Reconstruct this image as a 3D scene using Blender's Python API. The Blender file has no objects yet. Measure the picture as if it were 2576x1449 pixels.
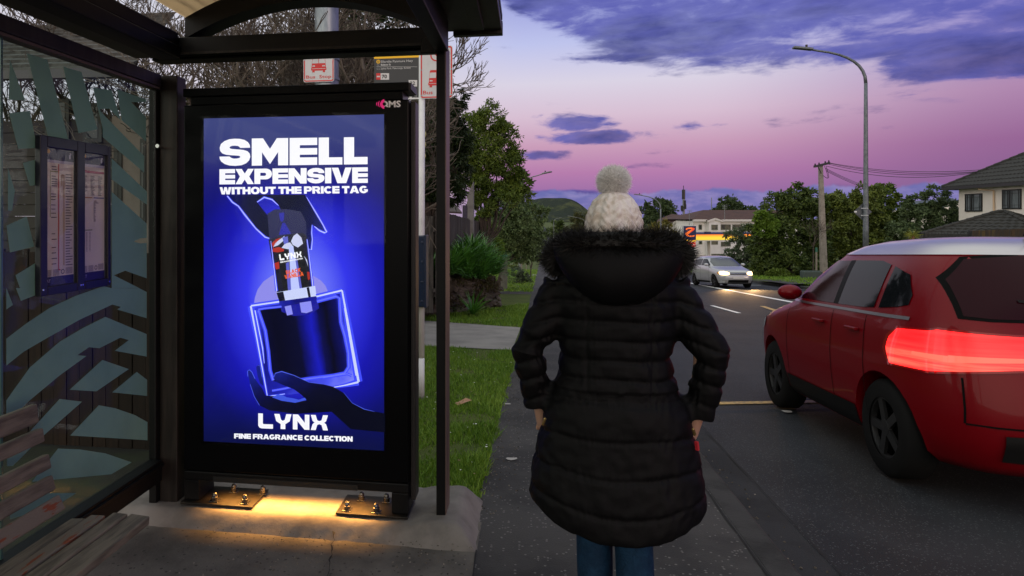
import bpy, bmesh, math, random
from math import sin, cos, pi, radians, atan, tan, sqrt, floor
from mathutils import Vector, Matrix, noise
from mathutils.geometry import tessellate_polygon

SC = bpy.context.scene
COL = SC.collection

# ------------------------------------------------------------------ camera
F, PXC, PYC = 1650.0, 1085.0, 545.0          # focal length and principal point, in photo pixels (2576 wide)
TH = atan((1330 - PXC) / F)                    # the road runs along +Y; the camera looks a little left of it
CT, ST = cos(TH), sin(TH)
CAMZ = 1.52
cam_d = bpy.data.cameras.new('camera')
cam = bpy.data.objects.new('camera', cam_d)
COL.objects.link(cam)
cam.location = (0, 0, CAMZ)
cam.rotation_euler = (radians(90), 0, TH)
cam_d.sensor_fit = 'HORIZONTAL'
cam_d.sensor_width = 36
cam_d.lens = 36 * F / 2576
cam_d.shift_x = (1288 - PXC) / 2576
cam_d.shift_y = (PYC - 724.5) / 2576
cam_d.clip_start = 0.05
cam_d.clip_end = 6000
SC.camera = cam

# ------------------------------------------------------------------ view and render
SC.view_settings.view_transform = 'Standard'
SC.view_settings.look = 'None'
SC.view_settings.exposure = 0.0
SC.view_settings.gamma = 1.0
SC.render.engine = 'CYCLES'
SC.cycles.use_denoising = True
SC.cycles.max_bounces = 6
SC.cycles.diffuse_bounces = 3
SC.cycles.glossy_bounces = 3
SC.cycles.transmission_bounces = 4
SC.cycles.transparent_max_bounces = 12
SC.cycles.sample_clamp_indirect = 4.0


def s2l(c):
    return c / 12.92 if c <= 0.04045 else ((c + 0.055) / 1.055) ** 2.4


def S(r, g, b):
    return (s2l(r), s2l(g), s2l(b), 1.0)


# ------------------------------------------------------------------ node helpers
class NT:
    def __init__(self, tree):
        self.t = tree
        self.n = tree.nodes
        self.l = tree.links

    def new(self, typ, **kw):
        nd = self.n.new(typ)
        for k, v in kw.items():
            setattr(nd, k, v)
        return nd

    def put(self, sock, v):
        if v is None:
            return
        if isinstance(v, bpy.types.NodeSocket):
            self.l.new(v, sock)
        else:
            sock.default_value = v

    def m(self, op, a, b=None, c=None, clamp=False):
        nd = self.new('ShaderNodeMath', operation=op, use_clamp=clamp)
        for i, v in enumerate((a, b, c)):
            self.put(nd.inputs[i], v)
        return nd.outputs[0]

    def ramp(self, fac, stops, interp='LINEAR'):
        nd = self.new('ShaderNodeValToRGB')
        cr = nd.color_ramp
        cr.interpolation = interp
        cr.elements.remove(cr.elements[1])
        for i, (p, c) in enumerate(stops):
            e = cr.elements[0] if i == 0 else cr.elements.new(p)
            e.position = p
            e.color = c if len(c) == 4 else (*c, 1)
        self.put(nd.inputs[0], fac)
        return nd.outputs[0]

    def mix(self, fac, a, b, mode='MIX'):
        nd = self.new('ShaderNodeMix', data_type='RGBA', blend_type=mode)
        self.put(nd.inputs[0], fac)
        self.put(nd.inputs[6], a)
        self.put(nd.inputs[7], b)
        return nd.outputs[2]

    def noise(self, vec, scale, detail=4, rough=0.55, dist=0.0):
        nd = self.new('ShaderNodeTexNoise')
        self.put(nd.inputs['Vector'], vec)
        nd.inputs['Scale'].default_value = scale
        nd.inputs['Detail'].default_value = detail
        nd.inputs['Roughness'].default_value = rough
        nd.inputs['Distortion'].default_value = dist
        return nd.outputs[0]

    def smooth(self, x, a, b):
        nd = self.new('ShaderNodeMapRange', interpolation_type='SMOOTHSTEP', clamp=True)
        self.put(nd.inputs[0], x)
        nd.inputs[1].default_value = a
        nd.inputs[2].default_value = b
        return nd.outputs[0]

    def comb(self, x, y, z):
        nd = self.new('ShaderNodeCombineXYZ')
        for i, v in enumerate((x, y, z)):
            self.put(nd.inputs[i], v)
        return nd.outputs[0]


# ------------------------------------------------------------------ dusk sky
def build_world():
    w = bpy.data.worlds.new('World')
    SC.world = w
    w.use_nodes = True
    t = NT(w.node_tree)
    t.n.clear()
    out = t.new('ShaderNodeOutputWorld')
    tc = t.new('ShaderNodeTexCoord')
    sep = t.new('ShaderNodeSeparateXYZ')
    t.l.new(tc.outputs['Generated'], sep.inputs[0])
    X, Y, Z = sep.outputs
    az = t.m('ARCTAN2', X, Y)                                   # radians right of the road
    h = t.m('SQRT', t.m('ADD', t.m('MULTIPLY', X, X), t.m('MULTIPLY', Y, Y)))
    el = t.m('DIVIDE', Z, t.m('MAXIMUM', h, 0.02))             # tan of elevation
    e01 = t.m('MULTIPLY', el, 1 / 0.5, clamp=True)
    k = lambda e: e / 0.5
    mid = t.ramp(e01, [(0, S(.50, .42, .62)), (k(.035), S(.60, .42, .65)), (k(.065), S(.70, .47, .67)),
                       (k(.105), S(.78, .60, .72)), (k(.15), S(.84, .74, .82)), (k(.20), S(.85, .82, .89)),
                       (k(.26), S(.74, .76, .92)), (k(.33), S(.60, .62, .86)), (k(.45), S(.58, .60, .78)), (1, S(.66, .67, .74))])
    right = t.ramp(e01, [(0, S(.46, .36, .58)), (k(.045), S(.52, .36, .56)), (k(.09), S(.58, .38, .58)),
                         (k(.15), S(.68, .52, .68)), (k(.20), S(.66, .58, .76)), (k(.26), S(.60, .56, .82)),
                         (k(.33), S(.62, .58, .84)), (1, S(.66, .67, .74))])
    left = t.ramp(e01, [(0, S(.80, .72, .78)), (k(.12), S(.84, .80, .85)), (k(.35), S(.82, .83, .88)), (1, S(.72, .73, .78))])
    base = t.mix(t.smooth(az, 0.22, 0.62), mid, right)
    base = t.mix(t.smooth(az, 0.0, -0.22), base, left)
    # clouds: streaky noise over azimuth and elevation
    v = t.comb(t.m('MULTIPLY', az, 5.0), t.m('MULTIPLY', el, 19.0), 3.7)
    n1 = t.noise(v, 1.0, 7, 0.56, 0.25)
    v2 = t.comb(t.m('MULTIPLY', az, 15.0), t.m('MULTIPLY', el, 46.0), 9.1)
    n2 = t.noise(v2, 1.0, 6, 0.6, 0.35)
    nn = t.m('ADD', t.m('MULTIPLY', n1, 0.68), t.m('MULTIPLY', n2, 0.32))

    def blob(azc, elc, ra, re_):
        a = t.m('DIVIDE', t.m('SUBTRACT', az, azc), ra)
        b = t.m('DIVIDE', t.m('SUBTRACT', el, elc), re_)
        d = t.m('SQRT', t.m('ADD', t.m('MULTIPLY', a, a), t.m('MULTIPLY', b, b)))
        return t.m('SUBTRACT', 1.0, d, clamp=True)

    def px(x, y):
        u = (x - PXC) / F
        a = atan(u)
        return a - TH, (PYC - y) / F * cos(a)

    def pblob(x, y, wx, wy):
        a, e = px(x, y)
        a2, _ = px(x + wx, y)
        return blob(a, e, a2 - a, wy / F)
    # big band sinking to the right + top-left bank + single clouds
    line = t.m('ADD', 0.188, t.m('MULTIPLY', t.m('POWER', 2.718, t.m('DIVIDE', az, -0.16)), 0.112))
    lo = t.m('SUBTRACT', el, line)
    band = t.m('MULTIPLY', t.smooth(lo, -0.035, 0.03), t.smooth(az, -0.16, -0.02))
    thr = t.m('SUBTRACT', 0.64, t.m('MULTIPLY', band, 0.285))
    big = t.smooth(t.m('SUBTRACT', nn, thr), -0.05, 0.10)
    specks = [(1425, 312, 170, 34, 1.2), (1470, 345, 240, 26, 1.2), (1365, 390, 110, 20, .9), (1735, 318, 130, 18, .6), (1440, 488, 170, 18, 1.0),
              (2440, 140, 460, 95, 1.2), (1600, 130, 300, 40, .6), (2080, 165, 260, 30, .5)]
    cl = big
    for (x, y, wx, wy, amt) in specks:
        b = pblob(x, y, wx, wy)
        q = t.smooth(t.m('ADD', t.m('MULTIPLY', b, amt), t.m('MULTIPLY', t.m('SUBTRACT', nn, 0.5), 4.2)), 0.22, 0.70)
        cl = t.m('MAXIMUM', cl, t.m('MULTIPLY', q, t.smooth(b, 0.0, 0.25)))
    dens = t.m('MULTIPLY', cl, t.m('ADD', 0.62, t.m('MULTIPLY', n2, 0.6)), clamp=True)
    ccol = t.mix(t.smooth(n1, 0.42, 0.68), S(.35, .36, .69), S(.19, .21, .49))
    sky = t.mix(t.m('MULTIPLY', dens, 0.95), base, ccol)
    # cloud bank along the horizon
    bank_n = t.noise(t.comb(t.m('MULTIPLY', az, 17.0), 0.0, 1.3), 1.0, 4, 0.6)
    top = t.m('ADD', 0.020, t.m('MULTIPLY', bank_n, 0.036))
    bank = t.m('MULTIPLY', t.smooth(t.m('SUBTRACT', top, el), -0.0015, 0.004), t.smooth(az, -0.1, 0.02))
    bn2 = t.noise(t.comb(t.m('MULTIPLY', az, 26.0), t.m('MULTIPLY', el, 70.0), 5.0), 1.0, 5, 0.55)
    bcol = t.mix(t.smooth(bn2, 0.35, 0.68), S(.40, .42, .68), S(.55, .52, .74))
    sky = t.mix(t.m('MULTIPLY', bank, 0.9), sky, bcol)
    # the afterglow lies behind the viewer; the unseen zenith is brightened to light the scene
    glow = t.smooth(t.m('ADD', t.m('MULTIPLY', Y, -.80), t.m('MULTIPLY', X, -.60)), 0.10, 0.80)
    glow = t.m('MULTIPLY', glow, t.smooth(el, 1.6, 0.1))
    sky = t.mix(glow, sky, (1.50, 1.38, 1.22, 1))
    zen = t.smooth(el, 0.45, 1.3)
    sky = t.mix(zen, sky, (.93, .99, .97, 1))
    bg = t.new('ShaderNodeBackground')
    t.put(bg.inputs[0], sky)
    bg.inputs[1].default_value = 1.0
    # the last of the daylight itself
    nish = t.new('ShaderNodeTexSky')
    nish.sky_type = 'NISHITA'
    nish.sun_disc = False
    nish.sun_elevation = radians(4)
    nish.sun_rotation = radians(140)
    bg2 = t.new('ShaderNodeBackground')
    t.l.new(nish.outputs[0], bg2.inputs[0])
    bg2.inputs[1].default_value = 0.006
    add = t.new('ShaderNodeAddShader')
    t.l.new(bg.outputs[0], add.inputs[0])
    t.l.new(bg2.outputs[0], add.inputs[1])
    t.l.new(add.outputs[0], out.inputs[0])


build_world()

sun_d = bpy.data.lights.new('sun', 'SUN')
sun_d.energy = 0.5
sun_d.angle = radians(14)
sun_d.color = (1.0, 0.74, 0.58)
sun = bpy.data.objects.new('sun', sun_d)
COL.objects.link(sun)
_d = Vector((sin(radians(140)) * cos(radians(7)), cos(radians(140)) * cos(radians(7)), sin(radians(7))))
sun.rotation_euler = _d.to_track_quat('Z', 'Y').to_euler()


# ------------------------------------------------------------------ from the photo into the place
def ray(x, y):
    u = (x - PXC) / F
    return Vector((-ST + u * CT, CT + u * ST, (PYC - y) / F))


EYE = Vector((0, 0, CAMZ))


def at(x, y, t):
    return EYE + ray(x, y) * t


def onY(x, y, Y):
    r = ray(x, y)
    return EYE + r * (Y / r.y)


def onX(x, y, X):
    r = ray(x, y)
    return EYE + r * (X / r.x)


def onZ(x, y, z):
    r = ray(x, y)
    return EYE + r * ((z - CAMZ) / r.z)


SLOPE = 0.058


def gz(Y):
    """the street falls away from the stop, then levels out"""
    if Y <= 2.0:
        return 0.0
    if Y < 3.4:
        return -SLOPE * (Y - 2.0) ** 2 / 2.8
    z = -SLOPE * (Y - 2.7)
    if Y > 130:
        q = min(1.0, (Y - 130) / 80.0)
        z = -SLOPE * 127.3 - SLOPE * 80 * (q - q * q / 2)
    return z


def bend(Y):
    return 0.019 * max(0.0, min(Y, 260) - 3.5)


def onG(x, y, off=0.0):
    t = 3.0
    r = ray(x, y)
    lo, hi = 0.5, 600.0
    for _ in range(60):
        t = (lo + hi) / 2
        p = EYE + r * t
        if p.z > gz(p.y) + off:
            lo = t
        else:
            hi = t
    return EYE + r * t


# ------------------------------------------------------------------ object helpers
def tag(o, label=None, cat=None, group=None, kind=None):
    if label:
        o['label'] = label
    if cat:
        o['category'] = cat
    if group:
        o['group'] = group
    if kind:
        o['kind'] = kind
    return o


def thing(name, label, cat, loc=(0, 0, 0), rz=0.0, group=None):
    o = bpy.data.objects.new(name, None)
    o.empty_display_size = 0.1
    COL.objects.link(o)
    o.location = loc
    o.rotation_euler = (0, 0, rz)
    return tag(o, label, cat, group)


def world_of(o):
    if o.parent is None:
        return o.matrix_basis.copy()
    return world_of(o.parent) @ o.matrix_parent_inverse @ o.matrix_basis


def link(name, me, parent=None, mats=()):
    o = bpy.data.objects.new(name, me)
    COL.objects.link(o)
    for m_ in mats:
        me.materials.append(m_)
    if parent is not None:
        o.parent = parent
        o.matrix_parent_inverse = world_of(parent).inverted()      # geometry is written in world space
    return o


def copy_tree(o, parent=None):
    c = o.copy()
    COL.objects.link(c)
    if parent is not None:
        c.parent = parent
    for ch in [x for x in bpy.data.objects if x.parent == o]:
        copy_tree(ch, c)
    return c


class MB:
    """collects geometry, then links it as one mesh object"""

    def __init__(self):
        self.v, self.f, self.mi, self.cur = [], [], [], 0

    def face(self, pts):
        n = len(self.v)
        self.v.extend([tuple(p) for p in pts])
        self.f.append(tuple(range(n, n + len(pts))))
        self.mi.append(self.cur)

    def add(self, verts, faces):
        n = len(self.v)
        self.v.extend([tuple(p) for p in verts])
        for f in faces:
            self.f.append(tuple(i + n for i in f))
            self.mi.append(self.cur)

    def hexa(self, a, b):
        """a: 4 bottom corners in turn, b: 4 top corners"""
        self.add(list(a) + list(b), [(3, 2, 1, 0), (4, 5, 6, 7), (0, 1, 5, 4), (1, 2, 6, 5), (2, 3, 7, 6), (3, 0, 4, 7)])

    def box(self, x0, x1, y0, y1, z0, z1, mtx=None):
        a = [Vector((x0, y0, z0)), Vector((x1, y0, z0)), Vector((x1, y1, z0)), Vector((x0, y1, z0))]
        b = [Vector((x0, y0, z1)), Vector((x1, y0, z1)), Vector((x1, y1, z1)), Vector((x0, y1, z1))]
        if mtx is not None:
            a = [mtx @ p for p in a]
            b = [mtx @ p for p in b]
        self.hexa(a, b)

    def bar(self, p, q, w, h, up=Vector((0, 0, 1))):
        """rectangular bar from p to q, w across, h along up"""
        p, q = Vector(p), Vector(q)
        d = (q - p).normalized()
        s = d.cross(up)
        if s.length < 1e-5:
            s = Vector((1, 0, 0))
        s.normalize()
        u = s.cross(d).normalized()
        s, u = s * w / 2, u * h / 2
        self.hexa([p - s - u, p + s - u, p + s + u, p - s + u], [q - s - u, q + s - u, q + s + u, q - s + u])

    def tube(self, pts, rad, n=8, cap=True):
        pts = [Vector(p) for p in pts]
        if not isinstance(rad, (list, tuple)):
            rad = [rad] * len(pts)
        rings = []
        ref = Vector((0.3, 0.2, 1)).normalized()
        for i, p in enumerate(pts):
            d = (pts[min(i + 1, len(pts) - 1)] - pts[max(i - 1, 0)])
            if d.length < 1e-9:
                d = Vector((0, 0, 1))
            d.normalize()
            s = d.cross(ref)
            if s.length < 0.05:
                s = d.cross(Vector((1, 0, 0)))
            s.normalize()
            u = d.cross(s)
            rings.append([p + (s * cos(2 * pi * k / n) + u * sin(2 * pi * k / n)) * rad[i] for k in range(n)])
        base = len(self.v)
        for r in rings:
            self.v.extend([tuple(q) for q in r])
        for i in range(len(rings) - 1):
            for k in range(n):
                a = base + i * n + k
                b = base + i * n + (k + 1) % n
                self.f.append((a, b, b + n, a + n))
                self.mi.append(self.cur)
        if cap:
            self.f.append(tuple(base + k for k in range(n))[::-1])
            self.f.append(tuple(base + (len(rings) - 1) * n + k for k in range(n)))
            self.mi += [self.cur, self.cur]

    def lathe(self, prof, c=(0, 0, 0), n=20, ax='z'):
        base = len(self.v)
        c = Vector(c)
        for (r, z) in prof:
            for k in range(n):
                a = 2 * pi * k / n
                if ax == 'z':
                    q = Vector((r * cos(a), r * sin(a), z))
                elif ax == 'y':
                    q = Vector((r * cos(a), z, r * sin(a)))
                else:
                    q = Vector((z, r * cos(a), r * sin(a)))
                self.v.append(tuple(c + q))
        for i in range(len(prof) - 1):
            for k in range(n):
                a = base + i * n + k
                b = base + i * n + (k + 1) % n
                self.f.append((a, b, b + n, a + n))
                self.mi.append(self.cur)

    def ball(self, c, r, n=12, m=8, wob=0.0, seed=0):
        if not isinstance(r, (list, tuple)):
            r = (r, r, r)
        c = Vector(c)
        base = len(self.v)
        for i in range(m + 1):
            th = pi * i / m
            for k in range(n):
                a = 2 * pi * k / n
                d = Vector((sin(th) * cos(a), sin(th) * sin(a), cos(th)))
                q = 1.0
                if wob:
                    q += wob * noise.noise(d * 1.7 + Vector((seed * 3.1, seed * 1.3, seed)))
                self.v.append((c.x + d.x * r[0] * q, c.y + d.y * r[1] * q, c.z + d.z * r[2] * q))
        for i in range(m):
            for k in range(n):
                a = base + i * n + k
                b = base + i * n + (k + 1) % n
                self.f.append((a, a + n, b + n, b))
                self.mi.append(self.cur)

    def poly(self, outs, fn):
        """flat filled outline(s) (first = outer, rest = holes), mapped to 3-D by fn(x, y)"""
        polys = [[Vector((p[0], p[1], 0)) for p in o] for o in outs]
        flat = [p for o in polys for p in o]
        tris = tessellate_polygon(polys)
        self.add([fn(p.x, p.y) for p in flat], [t for t in tris])

    def slab(self, out, fn, nrm, th):
        """outline extruded by th along nrm"""
        pts = [fn(x, y) for (x, y) in out]
        back = [p + nrm * th for p in pts]
        tris = tessellate_polygon([[Vector((x, y, 0)) for (x, y) in out]])
        n = len(pts)
        self.add(pts + back, [t for t in tris] + [tuple(i + n for i in t[::-1]) for t in tris] +
                 [(i, (i + 1) % n, (i + 1) % n + n, i + n) for i in range(n)])

    def build(self, name, mats, parent=None, smooth=False, bevel=0.0, wn=False):
        me = bpy.data.meshes.new(name)
        me.from_pydata(self.v, [], self.f)
        if not isinstance(mats, (list, tuple)):
            mats = [mats]
        o = link(name, me, parent, mats)
        if len(mats) > 1:
            me.polygons.foreach_set('material_index', self.mi)
        if smooth:
            me.polygons.foreach_set('use_smooth', [True] * len(me.polygons))
        me.update()
        if bevel:
            b = o.modifiers.new('bevel', 'BEVEL')
            b.width = bevel
            b.segments = 2
            b.limit_method = 'ANGLE'
            b.angle_limit = radians(40)
            b.harden_normals = False
        return o


def bake(o):
    """apply the modifiers of o into its mesh"""
    dg = bpy.context.evaluated_depsgraph_get()
    me = bpy.data.meshes.new_from_object(o.evaluated_get(dg))
    o.modifiers.clear()
    o.data = me
    return o


# ------------------------------------------------------------------ materials
_M = {}


def mat(name, col=(.5, .5, .5, 1), rough=0.6, metal=0.0, spec=0.5, var=None, bump=None, col2=None, coat=0.0, aniso=None, isl=None):
    """principled surface. var=(scale, low, high): noise mixing towards col2; bump=(scale, strength); isl: colours by loose piece"""
    if name in _M:
        return _M[name]
    m_ = bpy.data.materials.new(name)
    m_.use_nodes = True
    t = NT(m_.node_tree)
    b = t.n['Principled BSDF']
    b.inputs['Roughness'].default_value = rough
    b.inputs['Metallic'].default_value = metal
    b.inputs['Specular IOR Level'].default_value = spec
    if coat:
        b.inputs['Coat Weight'].default_value = coat
        b.inputs['Coat Roughness'].default_value = 0.05
    tc = t.new('ShaderNodeTexCoord')
    vec = tc.outputs['Object']
    if aniso:
        mp = t.new('ShaderNodeMapping')
        mp.inputs['Scale'].default_value = aniso
        t.l.new(vec, mp.inputs[0])
        vec = mp.outputs[0]
    c = col
    if isl:
        g = t.new('ShaderNodeNewGeometry')
        c = t.ramp(g.outputs['Random Per Island'], isl)
    if var:
        n_ = t.noise(vec, var[0], 6, 0.6)
        c = t.mix(t.smooth(n_, var[1], var[2]), c, col2 or tuple(x * 0.6 for x in col[:3]) + (1,))
    t.put(b.inputs['Base Color'], c)
    if bump:
        n2 = t.noise(vec, bump[0], 5, 0.6)
        bp = t.new('ShaderNodeBump')
        bp.inputs['Strength'].default_value = bump[1]
        bp.inputs['Distance'].default_value = bump[2] if len(bump) > 2 else 0.01
        t.l.new(n2, bp.inputs['Height'])
        t.l.new(bp.outputs[0], b.inputs['Normal'])
    _M[name] = m_
    return m_


def emit(name, col, strength=1.0):
    if name in _M:
        return _M[name]
    m_ = bpy.data.materials.new(name)
    m_.use_nodes = True
    t = NT(m_.node_tree)
    b = t.n['Principled BSDF']
    b.inputs['Base Color'].default_value = (0.01, 0.01, 0.01, 1)
    b.inputs['Roughness'].default_value = 0.25
    b.inputs['Emission Color'].default_value = col
    b.inputs['Emission Strength'].default_value = strength
    _M[name] = m_
    return m_


def leafmat(name, stops, rough=0.5, trans=0.25):
    """foliage: colour by leaf, some light through it"""
    if name in _M:
        return _M[name]
    m_ = bpy.data.materials.new(name)
    m_.use_nodes = True
    t = NT(m_.node_tree)
    b = t.n['Principled BSDF']
    b.inputs['Roughness'].default_value = rough
    b.inputs['Specular IOR Level'].default_value = 0.35
    if name[:4] in ('leaf', 'flax', 'gras'):
        stops = [(p_, (c_[0] * 1.36, c_[1] * 1.56, c_[2] * 1.2, 1)) for p_, c_ in stops]
    g = t.new('ShaderNodeNewGeometry')
    tc = t.new('ShaderNodeTexCoord')
    n_ = t.noise(tc.outputs['Object'], 1.1, 3)
    f = t.m('ADD', t.m('MULTIPLY', g.outputs['Random Per Island'], 0.6), t.m('MULTIPLY', t.m('SUBTRACT', n_, 0.3), 0.9), clamp=True)
    c = t.ramp(f, stops)
    t.put(b.inputs['Base Color'], c)
    tr = t.new('ShaderNodeBsdfTranslucent')
    t.put(tr.inputs[0], c)
    mx = t.new('ShaderNodeMixShader')
    mx.inputs[0].default_value = trans
    t.l.new(b.outputs[0], mx.inputs[1])
    t.l.new(tr.outputs[0], mx.inputs[2])
    t.l.new(mx.outputs[0], t.n['Material Output'].inputs[0])
    _M[name] = m_
    return m_


def glassmat(name, tint=(0.93, 0.97, 0.96, 1), refl=1.0, rough=0.02):
    if name in _M:
        return _M[name]
    m_ = bpy.data.materials.new(name)
    m_.use_nodes = True
    t = NT(m_.node_tree)
    t.n.remove(t.n['Principled BSDF'])
    tr = t.new('ShaderNodeBsdfTransparent')
    tr.inputs[0].default_value = tint
    gl = t.new('ShaderNodeBsdfGlossy')
    gl.inputs['Roughness'].default_value = rough
    fr = t.new('ShaderNodeFresnel')
    g = t.new('ShaderNodeNewGeometry')
    t.put(fr.inputs[0], t.m('SUBTRACT', 1.45, t.m('MULTIPLY', g.outputs['Backfacing'], 1.45 - 1 / 1.45)))
    mx = t.new('ShaderNodeMixShader')
    t.l.new(t.m('MULTIPLY', fr.outputs[0], refl, clamp=True), mx.inputs[0])
    t.l.new(tr.outputs[0], mx.inputs[1])
    t.l.new(gl.outputs[0], mx.inputs[2])
    t.l.new(mx.outputs[0], t.n['Material Output'].inputs[0])
    _M[name] = m_
    return m_


BLACK = mat('black_powder_coat', (.004, .004, .0045, 1), .45, 0, .18, var=(9, .4, .75), col2=(.007, .0065, .006, 1))
BRONZE = mat('weathered_dark_aluminium', (.014, .0115, .010, 1), .45, .25, .3, var=(3, .35, .75), col2=(.036, .028, .024, 1), aniso=(9, 9, .7), bump=(60, .05))
GALV = mat('galvanised_steel', (.30, .34, .37, 1), .42, .55, .5, var=(14, .38, .66), col2=(.20, .235, .27, 1), aniso=(1, 1, .35))
WHITE_P = mat('white_paint', (.72, .73, .73, 1), .45, var=(6, .45, .75), col2=(.60, .62, .62, 1))
TYRE = mat('tyre_rubber', (.007, .007, .007, 1), .85, 0, .12)
CHROME = mat('bright_metal', (.6, .6, .6, 1), .22, 1.0)
DARKM = mat('dark_steel', (.03, .03, .03, 1), .35, .8)
# ------------------------------------------------------------------ lettering
def arc(cx, cy, rx, ry, a0, a1, n=10):
    return [(cx + rx * cos(radians(a0 + (a1 - a0) * i / n)), cy + ry * sin(radians(a0 + (a1 - a0) * i / n))) for i in range(n + 1)]


def superell(cx, cy, rx, ry, p=2.5, n=28):
    o = []
    for i in range(n):
        a = 2 * pi * i / n
        c, s_ = cos(a), sin(a)
        o.append((cx + rx * math.copysign(abs(c) ** (2 / p), c), cy + ry * math.copysign(abs(s_) ** (2 / p), s_)))
    return o


_S = [(580, 355), (575, 310), (545, 265), (490, 230), (420, 213), (340, 210), (260, 217), (185, 245), (130, 290), (110, 350), (118, 400),
      (150, 440), (210, 462), (300, 472), (390, 478), (420, 485), (430, 500), (415, 515), (380, 523), (330, 525), (295, 515), (270, 497),
      (262, 490), (107, 490), (112, 530), (135, 570), (190, 610), (260, 632), (350, 640), (450, 630), (520, 600), (565, 555), (583, 500),
      (575, 450), (540, 410), (480, 390), (400, 380), (300, 372), (270, 362), (263, 350), (270, 335), (300, 322), (345, 320), (390, 325),
      (415, 340), (427, 357)]
_S = [((x - 107) / 4.25, (640 - y) / 4.30) for x, y in _S]
_C = arc(60, 50, 60, 51, 38, 322, 24)
_Ci = arc(60, 50, 22, 23, 315, 45, 18)
HEAVY = {
    'S': (112, [_S]),
    'E': (100, [[(0, 0), (0, 100), (100, 100), (100, 73), (37, 73), (37, 62), (100, 62), (100, 38), (37, 38), (37, 28), (100, 28), (100, 0)]]),
    'F': (98, [[(0, 0), (0, 100), (98, 100), (98, 73), (37, 73), (37, 60), (94, 60), (94, 34), (37, 34), (37, 0)]]),
    'M': (132, [[(0, 0), (0, 100), (41, 100), (66, 61), (91, 100), (132, 100), (132, 0), (95.5, 0), (95.5, 49), (66, 5), (37, 49), (37, 0)]]),
    'L': (86, [[(0, 0), (0, 100), (37, 100), (37, 27), (86, 27), (86, 0)]]),
    'X': (118, [[(0, 100), (40, 100), (59, 69), (79, 100), (118, 100), (88, 50), (118, 0), (77, 0), (59, 30), (40, 0), (0, 0), (28, 50)]]),
    'P': (113, [[(0, 0), (0, 100), (74, 100)] + arc(74, 65, 39, 35, 88, -88, 12) + [(74, 30), (38, 30), (38, 0)],
                [(38, 53), (38, 73), (66, 73)] + arc(66, 63, 9, 10, 80, -80, 5) + [(66, 53)]]),
    'R': (118, [[(0, 0), (0, 100), (76, 100)] + arc(76, 68, 36, 32, 88, -55, 10) + [(118, 0), (76, 0), (54, 36), (38, 36), (38, 0)],
                [(38, 57), (38, 75), (68, 75)] + arc(68, 66, 8, 9, 80, -80, 5) + [(68, 57)]]),
    'N': (116, [[(0, 0), (0, 100), (38, 100), (78, 50), (78, 100), (116, 100), (116, 0), (75, 0), (38, 50), (38, 0)]]),
    'I': (40, [[(0, 0), (0, 100), (40, 100), (40, 0)]]),
    'V': (128, [[(0, 100), (42, 100), (65, 31), (87, 100), (128, 100), (93, 0), (36, 0)]]),
    'W': (166, [[(0, 100), (38, 100), (52, 42), (65, 100), (101, 100), (114, 42), (128, 100), (166, 100), (139, 0), (94, 0), (83, 50), (72, 0), (27, 0)]]),
    'T': (106, [[(0, 100), (106, 100), (106, 71), (72, 71), (72, 0), (34, 0), (34, 71), (0, 71)]]),
    'H': (114, [[(0, 0), (0, 100), (38, 100), (38, 66), (76, 66), (76, 100), (114, 100), (114, 0), (76, 0), (76, 36), (38, 36), (38, 0)]]),
    'O': (126, [superell(63, 50, 63, 51, 2.3), superell(63, 50, 24, 24, 2.2, 20)[::-1]]),
    'U': (114, [[(0, 100), (38, 100), (38, 42)] + arc(57, 42, 19, 15, 180, 360, 8) + [(76, 100), (114, 100)] + arc(57, 42, 57, 43, 0, -180, 16)]),
    'C': (116, [_C + _Ci]),
    'G': (122, [arc(60, 50, 60, 51, 40, 335, 26) + [(118, 0), (120, 54), (64, 54), (64, 36), (84, 36), (76, 28)] + arc(60, 50, 22, 23, 285, 45, 18)]),
    'A': (132, [[(0, 0), (42, 100), (90, 100), (132, 0), (91, 0), (84, 18), (47, 18), (40, 0)], [(56, 42), (66, 70), (76, 42)]]),
    'Y': (122, [[(0, 100), (42, 100), (61, 66), (80, 100), (122, 100), (80, 38), (80, 0), (42, 0), (42, 38)]]),
    'D': (116, [[(0, 0), (0, 100), (62, 100)] + arc(62, 50, 54, 50, 88, -88, 16) + [(62, 0)], [(38, 28), (38, 72), (58, 72)] + arc(58, 50, 19, 22, 80, -80, 8) + [(58, 28)]]),
    'B': (112, [[(0, 0), (0, 100), (70, 100)] + arc(70, 74, 34, 26, 88, -70, 9) + arc(74, 30, 38, 30, 70, -88, 9) + [(74, 0)],
                [(38, 60), (38, 76), (66, 76), (70, 68), (66, 60)], [(38, 24), (38, 42), (70, 42), (75, 33), (70, 24)]]),
    'K': (120, [[(0, 0), (0, 100), (38, 100), (38, 62), (70, 100), (116, 100), (76, 55), (120, 0), (74, 0), (50, 32), (38, 20), (38, 0)]]),
}
# the fragrance maker's own letters: lighter strokes, rounded elbows
BRANDL = {
    'L': (96, [[(0, 100), (30, 100), (30, 34), (34, 29), (96, 29), (96, 0), (22, 0), (8, 5), (0, 18)]]),
    'Y': (112, [[(0, 100), (34, 100), (44, 62), (56, 55), (68, 62), (78, 100), (112, 100), (100, 52), (72, 33), (72, 0), (41, 0), (41, 33), (12, 52)]]),
    'N': (108, [[(0, 0), (0, 100), (34, 100), (78, 46), (78, 100), (108, 100), (108, 0), (76, 0), (30, 56), (30, 0)]]),
    'X': (112, [[(0, 100), (32, 100), (42, 66), (56, 60), (70, 66), (80, 100), (112, 100), (100, 60), (88, 50), (100, 40), (112, 0), (80, 0), (70, 34), (56, 40), (42, 34), (32, 0), (0, 0), (12, 40), (24, 50), (12, 60)]]),
}


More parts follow.
